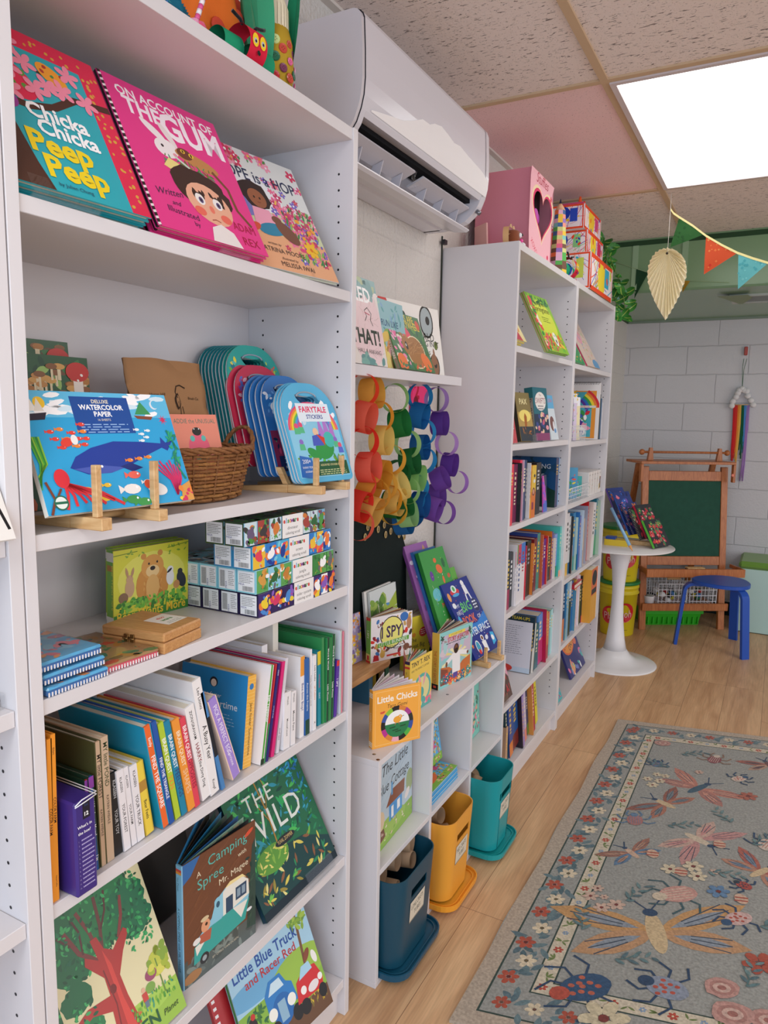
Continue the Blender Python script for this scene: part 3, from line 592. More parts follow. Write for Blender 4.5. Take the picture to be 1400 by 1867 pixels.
def art_forest(a):
 a.rect(0,0,1,1,'2d5a3a');a.scatter(60,0,.5,1,1,.05,.12,['3f7a45','5c8a4a','9cc26a','1f4a34','6a4a34'],'leaf',.5,seed=51)
 a.rect(.2,.22,.66,.8,'1f4a3f');a.text('DELUXE',.43,.7,.04,'f3e8c8');a.text('WATERCOLOR',.43,.58,.05,'ffffff',maxw=.4,bold=.02);a.lines(.24,.45,.6,4,.05,.016,'a8c4b4')
 for k in range(60):x=.55+random.random()*.42;y=.3+random.random()*.58;a.rect(x-.008,y,x+.008,y+.08,'e9d9b4');a.ell(x,y+.09,.04,.018,random.choice(['b5793a','d8a45a','8a5a34','c98f4e']))
 a.scatter(30,.66,.0,1,.5,.03,.08,['8a5a34','4a7a3a','c98f4e','e9d9b4'],'ell',.5,seed=54)
 a.rect(.88,.45,.95,.9,'f0e6dc');a.ell(.915,.9,.085,.06,'c8342f');a.scatter(12,.85,.5,.98,.96,.008,.014,['f4ece4','c8342f'],'ell',.8,seed=55);a.scatter(12,0,0,1,.08,.03,.05,['c43a5a','e0703a','4a6fb5'],'ell',.7,seed=53)
for i,(px,py,zt,lab)in enumerate(((158,728,0,'mushroom forest watercolor pad standing at the left, partly behind the whale pad'),(130,712,0,'rear mushroom forest pad, its top edge showing higher against the bookcase back'))):
 o=V((.10-.05*i,-.781,EZ3));h_=.27 if i==0 else .285
 top=at((152,118)[i]if i else 148,(654,625)[i],'x',.05-.03*i)
 f=lean(V((.085-.035*i,-.7815,EZ3+.0005)),0,5);book(lab,f,max(.1,top.y+.7815),top.z-EZ3,.008,'f0ece0',art_forest,cat='paper pad',name='watercolor_pad',soft=True)
b0=at(345,925,'z',EZ3);b1=at(470,905,'z',EZ3);bc=V((.15,-.385,EZ3))
t=thing('wicker_basket','oval brown wicker basket with twisted handles holding a paper bag','basket',bc)
def el(a,rx,ry,z):return(ry*math.sin(a),rx*math.cos(a),z)
rx,ry=.145,.095;mb=MB();ns=34;rows=13
for i in range(ns):
 a=2*PI*i/ns;mb.tube([el(a,rx*(.82+.18*k/4),ry*(.82+.18*k/4),.003+.083*k/4)for k in range(5)],.0022,'8a5a34',5)
mb.build('stakes','wicker',t);mb=MB()
for r_ in range(rows):
 z=.006+r_*.0064;s=.82+.18*r_/rows;pts=[]
 for i in range(ns*2):a=2*PI*i/(ns*2);o=.0032*math.cos(PI*(i+(r_%2)*1)/1*.5*2/2+(r_%2)*PI);pts.append(el(a,rx*s+o,ry*s+o,z))
 mb.tube(pts,.0031,['9c6a3c','a9753f','8d5c33'][r_%3],6,closed=True)
mb.build('woven_wall','wicker',t);mb=MB()
for q in range(3):mb.tube([el(2*PI*i/80,rx+.003+.004*math.cos(i*.9+q*2.1),ry+.003+.004*math.cos(i*.9+q*2.1),.092+.004*math.sin(i*.9+q*2.1))for i in range(80)],.0034,'94623a',6,closed=True)
mb.build('braided_rim','wicker',t)
mb=MB();mb.lathe([(.001,.001),(.8*.14,.001),(.8*.14,.005),(.001,.005)],'7a5030',32,smooth=False,sy=1.0);mb.v=[(x*.68,y*1.0,z)for x,y,z in mb.v];mb.build('base','wicker',t)
for sg in(1,-1):
 mb=MB()
 for q in range(2):mb.tube([(.035*math.cos(PI*i/24)+.002*math.cos(i+q*PI),sg*(rx+.004+.018*math.sin(PI*i/24))+.002*math.sin(i+q*PI),.088+.042*math.sin(PI*i/24))for i in range(25)],.0035,'94623a',6)
 mb.build('handle','wicker',t)
def art_bag(a):
 a.text('Heron Hill',.3,.7,.03,'3a2a20',shear=.2,maxw=.22);a.text('Brush Co.',.8,.68,.03,'3a2a20',shear=.2,maxw=.22)
 a.line([(.53,.6),(.55,.68),(.53,.73),(.55,.78),(.6,.79),(.68,.77)],.013,'3a2a20');a.leaf(.5,.58,.2,.08,'3a2a20',1.25);a.leaf(.515,.6,.16,.045,'a67c56',1.25);a.line([(.54,.6),(.53,.54)],.008,'3a2a20');a.line([(.57,.61),(.57,.55)],.008,'3a2a20')
f=lean(V((.165,-.478,EZ3+.035)),3,14);t=thing('paper_bag','brown kraft paper bag with a heron stamp, standing in the wicker basket','bag',f)
mb=MB();BW,BH=.175,.222;nx,ny=14,16
def bz(u,v):return .004*math.sin(u*9+v*5)*v+.003*math.sin(v*21+u*4)*(v>.3)-.012*(abs(u-.5)*2)**3*v
vs=[(u/nx*BW,v/ny*BH,bz(u/nx,v/ny))for v in range(ny+1)for u in range(nx+1)]+[(u/nx*BW,v/ny*BH,-.03+.5*bz(1-u/nx,v/ny)+.026*(v/ny))for v in range(ny+1)for u in range(nx+1)]
nn=(nx+1)*(ny+1);fs=[]
for v in range(ny):
 for u in range(nx):q=v*(nx+1)+u;fs+=[(q,q+1,q+nx+2,q+nx+1),(nn+q,nn+q+nx+1,nn+q+nx+2,nn+q+1)]
for v in range(ny):q=v*(nx+1);fs+=[(q,q+nx+1,nn+q+nx+1,nn+q),(q+nx,nn+q+nx,nn+q+2*nx+1,q+2*nx+1)]
mb.add(vs,fs,'a67c56',True);a=Art(mb,(0,0,.0),(1,0,0),(0,1,0),BW,BH,fn=lambda x,y:V((x,y,bz(x/BW,y/BH)+.0008)));art_bag(a);mb.build('bag_body','paper',t)
def art_lady(a):
 a.text('ADDIE the UNUSUAL',.5,.86,.075,'1f7a6a',maxw=.9);a.text('LADY BUG.',.5,.03,.085,'1f7a6a',maxw=.7);a.ell(.5,.47,.23,.25,'ef5f7e');a.ell(.5,.73,.1,.07,'1d1a1c');a.poly([(.5,.46),(.38,.16),(.62,.16)],'1d1a1c')
 for q in((.38,.62),(.62,.62),(.33,.42),(.67,.42),(.43,.3),(.6,.3)):a.ell(q[0],q[1],.05,.05,'5fc2b8')
 a.ell(.45,.77,.012,.012,'ffffff');a.ell(.55,.77,.012,.012,'ffffff')
f=lean(V((.197,-.437,EZ3+.042)),4,15)
book('peach greeting card with a pink ladybug, tucked before the paper bag',f,.108,.115,.002,'ef9078',art_lady,cat='card',name='greeting_card',soft=True)
def rounded(w,h,top=.5,n=10):
 """tall shape with a strongly rounded head"""
 r=w*top;b=.012;q=[]
 for cx_,cy_,rr,a0 in((w-b,b,b,-PI/2),(w-r,h-r*1.0,r,0),(r,h-r*1.0,r,PI/2),(b,b,b,PI)):
  for i in range(n+1):a=a0+PI/2*i/n;q.append((cx_+rr*math.cos(a),cy_+rr*math.sin(a)))
 return q
def handle_book(label,mw,col,art,w=.16,h=.225,t=.0055,group='handled sticker books'):
 r=thing('sticker_book',label,'sticker book',mw,group);out=rounded(w,h,.42);hc=(w*.5,h-.034);n=len(out)
 hole=[(hc[0]+.034*math.cos(2*PI*i/n-PI/2+PI*.25)+0,hc[1]+.011*math.sin(2*PI*i/n-PI/2+PI*.25)+.006*math.cos(2*(2*PI*i/n-PI/2+PI*.25)))for i in range(n)]
 out2=sorted(out,key=lambda p:math.atan2(p[1]-hc[1],p[0]-hc[0]));hole2=sorted(hole,key=lambda p:math.atan2((p[1]-hc[1])*3,p[0]-hc[0]))
 def ring(mb,z,up,c):
  vs=[(x,y,z)for x,y in out2]+[(x,y,z)for x,y in hole2];fs=[]
  for i in range(n):j=(i+1)%n;fs.append((i,j,n+j,n+i)if up else(n+i,n+j,j,i))
  mb.add(vs,fs,c)
 def wall(mb,P,z0,z1,c,inv=False):
  vs=[(x,y,z0)for x,y in P]+[(x,y,z1)for x,y in P];m_=len(P)
  mb.add(vs,[((i,(i+1)%m_,m_+(i+1)%m_,m_+i)if not inv else(m_+i,m_+(i+1)%m_,(i+1)%m_,i))for i in range(m_)],c)
 mb=MB();ring(mb,0,True,col);wall(mb,out2,-.0012,0,col);wall(mb,hole2,-.0012,0,col,True);ring(mb,-t,False,col);wall(mb,out2,-t,-t+.001,col)
 if art:art(Art(mb,(0,0,0),(1,0,0),(0,1,0),w,h))
 mb.build('cover','gloss',r)
 mb=MB();s=lambda P,k:[(w/2+(x-w/2)*k,h/2+(y-h/2)*k)for x,y in P];wall(mb,s(out2,.992),-t+.001,-.0012,'e6e4e4');wall(mb,hole2,-t+.001,-.0012,'e6e4e4',True);mb.build('pages','paper',r)
 mb=MB();pts=[(w*.5+.03*math.cos(a),h-.034+.010*math.sin(a)+.004,.0006)for a in[PI*i/12 for i in range(13)]];mb.tube(pts,.0018,'9aa7b5',6)
 if art and 'teal' not in label or 'front of' in label:mb.build('handle_trim','gloss',r)
 return r
def dome_poly(u0,v0,u1,v1,c,a):a.rect(u0,v0,u1,v1,c)
def art_sea(a):
 a.scatter(16,.03,.55,.28,.88,.05,.1,['f2dc3a','1f7a8a','6ab84a','5fc2b8'],'leaf',.5,seed=166);a.scatter(14,.7,.5,.97,.86,.05,.1,['f2dc3a','b5d85a','6ab84a','e0604a'],'leaf',.5,seed=167)
 a.scatter(60,.05,.05,.95,.62,.05,.13,['1f8aa0','35b0a5','1a6a8a','5fc2b8','2f4a6a'],'leaf',.4,seed=61);a.poly([(.2,.62),(.34,.78),(.3,.62)],'f2dc3a');a.scatter(20,.4,.6,.95,.8,.04,.1,['6ab84a','e0604a','b5d85a'],'leaf',.5,seed=62)
def art_garden(a):
 a.scatter(16,.04,.6,.3,.9,.05,.1,['5a6fc0','e8507a','8a4fa0','f2c0d0'],'leaf',.5,seed=164)
 a.scatter(40,.05,.05,.95,.6,.05,.12,['d42f5a','2f2a3a','3f8a4e','8a3a7a','f2728f'],'leaf',.4,seed=63);a.ell(.38,.36,.13,.12,'222a30',0);a.ell(.38,.36,.07,.065,'3f9a4a');a.scatter(14,.1,.55,.45,.8,.03,.05,['3f5aa5','8a5fc0'],'leaf',.4,seed=65,rot=1.4);a.text('200+',.82,.2,.07,'ffffff',bold=.02);a.ell(.8,.1,.12,.06,'2a3f7a')
def art_dino(a):
 a.scatter(12,.04,.6,.28,.88,.05,.1,['e8edf4','5fa5dc','d8402f'],'leaf',.5,seed=165)
 a.rect(.03,.05,.97,.45,'8a2f52');a.scatter(50,.05,.05,.95,.7,.05,.11,['2f6fb0','c8456a','1d2a4a','3f9a6a','7fc2e0'],'leaf',.4,seed=66);a.ell(.28,.68,.14,.08,'f4f4f4');a.poly([(.2,.62),(.34,.74),(.3,.6),(.4,.55)],'d8402f');a.scatter(16,.4,.45,.9,.76,.04,.09,['3f8a3f','2a6a3a'],'leaf',.5,seed=67);a.rect(.1,.05,.5,.2,'23305a');a.text('200+',.3,.13,.07,'ffffff');a.text('SHINY FOIL',.3,.08,.03,'ffffff')
def art_fairy(a):
 cols=['e8557a','f2913d','f5d93a','6abf5a','4aa5dc','8f6fc8']
 a.rect(.04,.05,.96,.62,'8fd0ea');a.scatter(16,.1,.62,.9,.78,.06,.1,['ffffff','cfe9f6'],'ell',.5,seed=71)
 for k,c in enumerate(cols):
  R_=.44-.03*k;a.line([(.5+R_*math.cos(PI*i/16),.52+R_*.62*math.sin(PI*i/16))for i in range(17)],.033,c)
 a.poly([(.55,.45),(.6,.66),(.66,.5),(.7,.74),(.76,.5),(.84,.64),(.86,.42)],'b77fd0');a.scatter(40,.06,.08,.94,.3,.06,.12,['3f9a4a','2a7a45','5fbf4a','6fae3a'],'leaf',.4,seed=72)
 a.ell(.6,.33,.18,.13,'2f9a4a',.3);a.ell(.72,.42,.1,.1,'4ac0b5');a.ell(.38,.28,.12,.06,'2f9a4a',-.5);a.ell(.5,.5,.05,.05,'f0c8a5');a.poly([(.42,.46),(.58,.48),(.6,.36),(.4,.36)],'4a5fc0');a.poly([(.5,.48),(.64,.44),(.62,.36)],'d8402f')
 for u,v in((.18,.56),(.26,.57),(.84,.42),(.9,.36),(.2,.4)):a.ell(u,v,.035,.035,random.choice(['e8557a','8f6fc8','f2c53a']));a.poly([(u-.04,v-.02),(u+.04,v-.02),(u+.05,v-.08),(u-.05,v-.08)],random.choice(['d8457a','5a6fd0','5abf8a']))
 a.rect(.26,.605,.86,.79,'e9f4fb');a.text('FAIRYTALE',.56,.70,.072,'e83a6a',bold=.03,maxw=.56);a.text('STICKERS',.56,.635,.05,'3a4a9a',bold=.02,maxw=.38)
 a.poly([(.05,.06),(.22,.04),(.32,.12),(.3,.24),(.1,.27)],'2f6fc0');a.text('200+',.2,.19,.05,'ffffff');a.text('SHINY FOIL',.2,.14,.026,'ffffff');a.text('stickers',.2,.1,.03,'ffffff');a.rect(.36,.06,.95,.2,'1f5a3a');a.text('ASSORTED STICKER BOOK',.65,.155,.025,'f3e8a8',maxw=.5);a.lines(.4,.11,.9,3,.02,.008,'cfd8a0')
for k in range(9):
 x=.028+k*.0085;o=V((x+.035,-.212+k*.001,EZ3+.085));ord_=['rearmost','second','third','fourth','fifth','sixth','seventh','eighth','front'][k]
 handle_book('teal rounded sticker book, %s of the nine teal ones'%ord_,lean(o,4,13),'2b8f98' if k<7 else '2fa79c',art_sea if k>6 else None,.165,.22,group='teal sticker books')
for k in range(2):handle_book(['hind red sticker book just behind the other red one','red sticker book with green tractor and carry handle, in the middle of the row'][k],lean(V((.146+k*.010,-.215+k*.012,EZ3+.05)),4,15),'c9304f',art_garden if k else None,.155,.215)
for k in range(4):handle_book(['rearmost blue sticker book beside the red ones','second blue sticker book, squeezed mid stack','third blue sticker book, right behind the dinosaur one','blue sticker book with red flying dinosaur and carry handle'][k],lean(V((.182+k*.0095,-.203+k*.007,EZ3+.03)),4,16),'2f73b8',art_dino if k==3 else None,.155,.215)
for k in range(3):handle_book(['rainbow fairytale sticker book at the hind of three','rainbow fairytale sticker book in the middle of three','sticker book with rainbow, green dragon and handle, foremost on the wooden easel'][k],lean(V((.266+k*.0062,-.205+k*.002,EZ3+.0215)),6,20),'5ab5dc',art_fairy if k==2 else None,.172,.212,group='rainbow sticker books')
easel_at((590,902),(635,893),EZ3,'wooden display easel under the fairytale sticker books',.055,.22)
# ================================================================ shelf with boxes
Z4=1.0624
def art_bear(a):
 a.rect(0,0,1,1,'d5d23f');a.ell(.5,.55,.45,.3,'e3de62');a.scatter(8,.1,.86,.4,.99,.03,.05,['7fa53a'],'leaf',.4,seed=81);a.scatter(10,.68,.8,.98,.99,.03,.06,['7fa53a'],'leaf',.4,seed=82);a.line([(.0,.93),(.3,.95)],.008,'6a8a30');a.line([(.7,.93),(1,.97)],.008,'6a8a30')
 a.ell(.5,.45,.22,.25,'d08f42');a.ell(.5,.7,.15,.14,'d99b4c');a.ell(.38,.86,.035,.035,'d08f42');a.ell(.6,.88,.035,.035,'d08f42');a.ell(.5,.64,.09,.07,'ecc88a');a.ell(.5,.68,.035,.025,'2a1c18');a.ell(.45,.75,.012,.014,'2a1c18');a.ell(.56,.76,.012,.014,'2a1c18')
 a.scatter(50,.34,.3,.66,.6,.04,.08,['c8843a','dda558','b87530'],'leaf',.25,rot=-1.4,seed=83);a.ell(.5,.42,.09,.14,'e0ae66')
 a.ell(.2,.46,.06,.1,'c9a27c');a.ell(.2,.58,.045,.05,'c9a27c');a.leaf(.18,.6,.13,.035,'b98f6a',1.8);a.leaf(.22,.6,.12,.035,'b98f6a',1.3);a.ell(.74,.5,.055,.09,'e9e6e0');a.ell(.74,.61,.045,.045,'e9e6e0');a.ell(.73,.6,.04,.014,'2a2a2e',.6);a.ell(.9,.44,.06,.1,'2c3038',.4);a.ell(.88,.56,.035,.035,'2c3038');a.ell(.12,.34,.06,.06,'8a6a4e');a.ell(.83,.38,.045,.05,'c98f55')
 a.scatter(120,.02,.1,.98,.34,.04,.08,['4f9a3a','6fb53f','3a7f33','8ac24a'],'leaf',.6,seed=84);a.rect(0,0,1,.12,'3f8a38')
 a.text('Bear Wants More',.5,.03,.1,'f0c93a',bold=.015,maxw=.92)
A,U,W,w,h=pose((203,1140),(338,1105),(202,1008),Z4,'L')
GS='things on the box shelf'
for k in range(2):
 f=frame(A+V((.006-.0205*k,.016*k,0)),U,W)
 book(['green board book with a brown bear and woodland animals on the cover','board book copy right behind the brown bear book'][k],f,w,.134,.02,'d5d23f',art_bear if k==0 else None,spine='7ab648',back='9fbf3a',rnd=.012,group='bear board books',name='board_book',sart=lambda a:(a.rect(0,.85,1,.97,'e9e6da'),a.rect(.1,.72,.9,.8,'b9803a'),a.text('Bear Wants More',.7,.5,.42,'e3e04a',rot=-PI/2,maxw=4),a.rect(0,0,1,.1,'e9e6da')))
PAL={'dinosaur':(['7fb9dc','cfe3ea'],['4f9a45','6a5a78','3f3a3a','d8803a','a8433a','2f6a3a'],'2f4a2c'),'ocean':(['4ab5e0','2f7fd0'],['f0803a','e8455a','ffffff','1f3f9a','f2c53a','7fd0e8'],'2f86b8'),'jungle':(['8fd0e8','5fa85a'],['6a6a70','d8a04a','2f6a3a','c8843a','3f8a45','ffffff'],'8fd0dc'),'solar system':(['2b1f5a','3a2a72'],['f0803a','f2d43a','d83a6a','4a8fd8','ffffff','8a5fc0'],'1d1840')}
def scroll_box(kind,x1,y0,z0,label,L=.262,s=.0445,yaw=0,flip=False):
 t=thing('coloring_scroll_box',label,'box',M.Translation(V((x1,y0,z0+.0002)))@M.Rotation(math.radians(yaw),4,'Z'),'coloring scroll boxes');bg,cs,edge=PAL[kind]
 mb=MB();mb.box(-s,0,0,0,L,s,edge,.0006);mb.build('carton','gloss',t)
 mb=MB();a=Art(mb,(.0001,0,0),(0,1,0),(0,0,1),L,s,start=2)
 a.rect(.0,.02,.43,.98,bg[0]);a.rect(.69,.02,1,.98,bg[1])
 for q0,q1,sd in((0.01,.14,1),(.15,.28,2),(.29,.42,3),(.7,.79,4),(.8,.89,5),(.9,.99,6)):
  a.rect(q0,.02,q1,.98,random.Random(sd+len(kind)).choice(bg+[cs[4]]));a.scatter(12,q0+.005,.08,q1-.005,.9,.012,.035,cs,'ell',.6,seed=sd*7+len(kind));a.ell((q0+q1)/2,.5,.03,.045,cs[sd%6],sd);a.ell((q0+q1)/2+.014,.68,.018,.02,cs[sd%6])
  if kind in('dinosaur','jungle'):a.scatter(10,q0+.005,.03,q1-.005,.3,.012,.025,['3f8a3a','5fae45'],'leaf',.5,seed=sd+40)
 a.rect(.43,.0,.69,1,'f4f2f0')
 for i,(ch,c)in enumerate(zip('elsoware',['d8453a','3f8fd0','3fa050','f0903a','8a4a9a','222222','3fa050','d8453a'])):a.text(ch,.455+i*.024,.66,.034,c,bold=.05)
 a.text(kind,.56,.36,.024,'333333',sp=1.1);a.text('coloring scroll',.56,.14,.022,'333333',maxw=.22)
 mb.build('picture_side','print',t)
 mb=MB();a=Art(mb,(-s,-.0001,0),(1,0,0),(0,0,1),s,s,start=2);a.rect(.07,.07,.93,.93,'eff0f2')
 if flip:a.barcode(.12,.15,.4,.85);a.text('MESA',.5,.25,.09,'3a3a8a',rot=PI/2);a.lines(.58,.8,.9,8,.08,.03,'777777',5)
 else:a.lines(.13,.8,.88,6,.07,.028,'666666',4);a.text('MESA',.25,.33,.09,'3a3a8a');a.barcode(.3,.1,.85,.3)
 mb.build('end_label','print',t)
 mb=MB();a=Art(mb,(-s,0,s+.0001),(1,0,0),(0,1,0),s,L,start=2);a.scatter(30,.05,.02,.95,.98,.15,.4,cs,'ell',.5,seed=9)
 mb.build('printed_top','print',t)
ords=['foremost','second inwards','third inwards','fourth inwards','fifth inwards']
xf,s_=.2735,.0458
q=at(498,1128,'z',Z4);y4=at(471,1128,'z',Z4).y
for k in range(5):scroll_box('solar system',xf-k*s_,y4-.0*k,Z4,'dark purple space coloring box, %s in the bottom layer'%ords[k],flip=k in(1,2))
for k in range(4):scroll_box('jungle',xf-k*s_,y4-.006,Z4+s_*1.0,'jungle animal coloring box, %s in the second layer'%ords[k],flip=k>0)
scroll_box('jungle',xf-4*s_,y4-.006,Z4+s_,'pale blue topped coloring box at the hind end of the second layer')
for k in range(2):scroll_box('ocean',xf-.002-k*s_,y4-.014,Z4+s_*2.0,['ocean coloring box with orange fish, third layer, front one','ocean coloring box of the third layer, behind the front one'][k])
for k in range(2):scroll_box('dinosaur',xf-.004-k*s_,y4-.034,Z4+s_*3.0,['dinosaur coloring box topmost on the stack, front one','dinosaur coloring box topmost on the stack, behind the front one'][k])
A=at(300,1195,'z',Z4);B=at(368,1163,'z',Z4);q=at(207,1168,'z',Z4)
e=V((B.x-A.x,B.y-A.y,0)).normalized();L=(B-A).length;d=(q-A);n=V((-e.y,e.x,0));D=abs(d.dot(n));sg=1 if d.dot(n)>0 else-1
mw=M(((e.x,sg*n.x,0,A.x),(e.y,sg*n.y,0,A.y),(0,0,1,Z4+.0003),(0,0,0,1)))
t=thing('wooden_box','hinged bamboo box with brass clasps and a printed white label','box',mw)
mb=MB();mb.box(0,0,0,L,D,.018,'ffffff',.002);mb.build('box_base','bamboo',t);mb=MB();mb.box(0,0,.0188,L,D,.034,'ffffff',.0025);mb.build('lid','bamboo',t)
for yy in(D*.62,):
 for k in(0,1):
  mb=MB();mb.box(-.003,yy+k*.012-.02,.012,-.0002,yy+k*.012-.012,.026,'9c7a4a',.0005);mb.tube([(-.003,yy+k*.012-.021,.019),(-.005,yy+k*.012-.016,.0195),(-.003,yy+k*.012-.011,.019)],.0014,'9c7a4a',6);mb.build('clasp','metal',t)
mb=MB();a=Art(mb,(L*.45,D*.2,.0342),(1,0,0),(0,1,0),L*.5,D*.42);a.rect(0,0,1,1,'f3f0ea');a.text('elso',.5,.66,.16,'d8453a',bold=.03);a.text('ware',.5,.4,.18,'2f8a4a',bold=.04);a.text('watercolor set',.5,.2,.07,'333333');a.lines(.15,.1,.85,1,.05,.03,'666666');mb.build('label_sticker','print',t)
def tin(A_,e_,L,D,H,top,edge,label,cols,seed):
 n=V((-e_.y,e_.x,0));n=n if n.x<0 else-n
 f=M(((e_.x,n.x,0,A_.x),(e_.y,n.y,0,A_.y),(0,0,1,A_.z),(0,0,0,1)))
 if e_.cross(n).z<0:pass
 t=thing('pencil_tin',label,'tin',f,'flat tins in clear film');mb=MB();mb.box(0,0,0,L,D,H,edge,.003)
 k=int(L/.005)
 for i in range(k):mb.box(i*L/k+.001,-.0004,.001,i*L/k+.001+L/k*.45,.0002,H*.55,'f1eff0')
 mb.build('tin_body','gloss',t);mb=MB();mb.box(-.001,-.001,H*.6,L+.001,D+.001,H+.001,top,.003);sgn=1 if e_.cross(n).z>0 else-1
 a=Art(mb,(0,0,H+.0011),(1,0,0),(0,1,0),L,D);a.scatter(34,.03,.03,.97,.97,.06,.16,cols,'ell',.55,seed=seed);a.scatter(20,.03,.03,.97,.97,.05,.1,cols,'leaf',.4,seed=seed+1)
 mb.build('lid','gloss',t)
 mb=MB();nx=12;vs=[];rd=random.Random(seed)
 for i in range(nx+1):
  for j in range(nx+1):vs.append((-.006+(L+.012)*i/nx,-.006+(D+.012)*j/nx,H+.0025+rd.uniform(0,.002)if 0<i<nx and 0<j<nx else H*.5))
 mb.add(vs,[(i*(nx+1)+j,(i+1)*(nx+1)+j,(i+1)*(nx+1)+j+1,i*(nx+1)+j+1)for i in range(nx)for j in range(nx)],'ffffff',True);mb.build('film_wrap','cellophane',t)
A1=at(80,1277,'z',Z4);B1=at(182,1238,'z',Z4);e1=(B1-A1);e1.z=0;e1.normalize()
for k in range(3):tin(V((A1.x-.004*k,A1.y-.002*k+.006,Z4+.0003+k*.0165)),e1,.1,.125,.0125,'5fb0dc','2f6fb5',['lowest blue striped tin in clear film, under the stack of three','middle blue striped tin in clear film','uppermost blue striped tin in clear film with pink seabed picture'][k],['4a9fd0','7fc2e0','e87a8a','b56a8a','f0a060'],90+k)
A2=at(188,1232,'z',Z4);B2=at(286,1198,'z',Z4);e2=(B2-A2);e2.z=0;e2.normalize()
tin(V((A2.x,A2.y,Z4+.0003)),e2,.102,.15,.0125,'a8835a','d8556a','red striped tin in clear film with a forest animal picture',['4f8a55','2f7a5a','b5803a','c84a3a','7a5a3a'],97)
o=V((.07,-.735,Z4+.0003));tin(o,V((.05,1,0)).normalized(),.11,.05,.016,'b5354a','2f5a3a','dark red colors tin lying at the hind of the box shelf',['2f6a45','c8354a','f0f0ea'],99)
# ================================================================ row of upright books
Z5=.7702
def spinebook(o,sc,TL,BL,BR,z,label,col,txt=None,tc='222222',depth=.19,cover=None,ht=None,group=None,sart=None,bart=None,xoff=0,name='picture_book',ts=.5,band=None,minx=.02,soft=False,xfix=None):
 """an upright book seen by its spine, from the pixels of the spine's corners"""
 P=lambda q:(o[0]+q[0]/sc,o[1]+q[1]/sc)
 A=at(*P(BL),'z',z);B=at(*P(BR),'z',z);x0=xfix or min(.272,max(A.x,B.x));yA,yB=A.y,B.y
 T=at(*P(TL),'x',x0);dy,dz=T.y-yA,T.z-z
 if ht:dz=ht
 h=math.hypot(dy,dz);th=math.atan2(dy,dz);t=max(.0025,(yB-yA)*math.cos(th))
 if th<0:piv=V((x0,yA,z+.0003))+V((0,math.cos(th),-math.sin(th)))*t;up=V((0,math.sin(th),math.cos(th)));wd=V((0,math.cos(th),-math.sin(th)))
 else:piv=V((x0,yB,z+.0003));up=V((0,math.sin(th),math.cos(th)));wd=V((0,math.cos(th),-math.sin(th)))
 d=min(depth,x0-minx)
 Uv=V((-1,0,0));Wv=up;mw=frame(piv,Uv,Wv)
 def sa(a):
  if sart:sart(a);return
  if band:a.rect(0,band[1],1,band[2],band[0])
  if txt:
   parts=txt if isinstance(txt,list)else[(txt,.5,tc,ts)]
   for tx,v_,c_,s_ in parts:a.text(tx,.5-.4*s_,v_,s_*1.15,c_,rot=-PI/2,maxw=.62*a.h/a.w if len(parts)<3 else .3*a.h/a.w,bold=.01)
 return book(label,mw,d,h,t,cover or col,spine=col,back=cover or col,art=bart,sart=sa,group=group,name=name,soft=soft)
GN='upright books in the nearest bookcase'
O6=(60,1200);S6=1/0.3
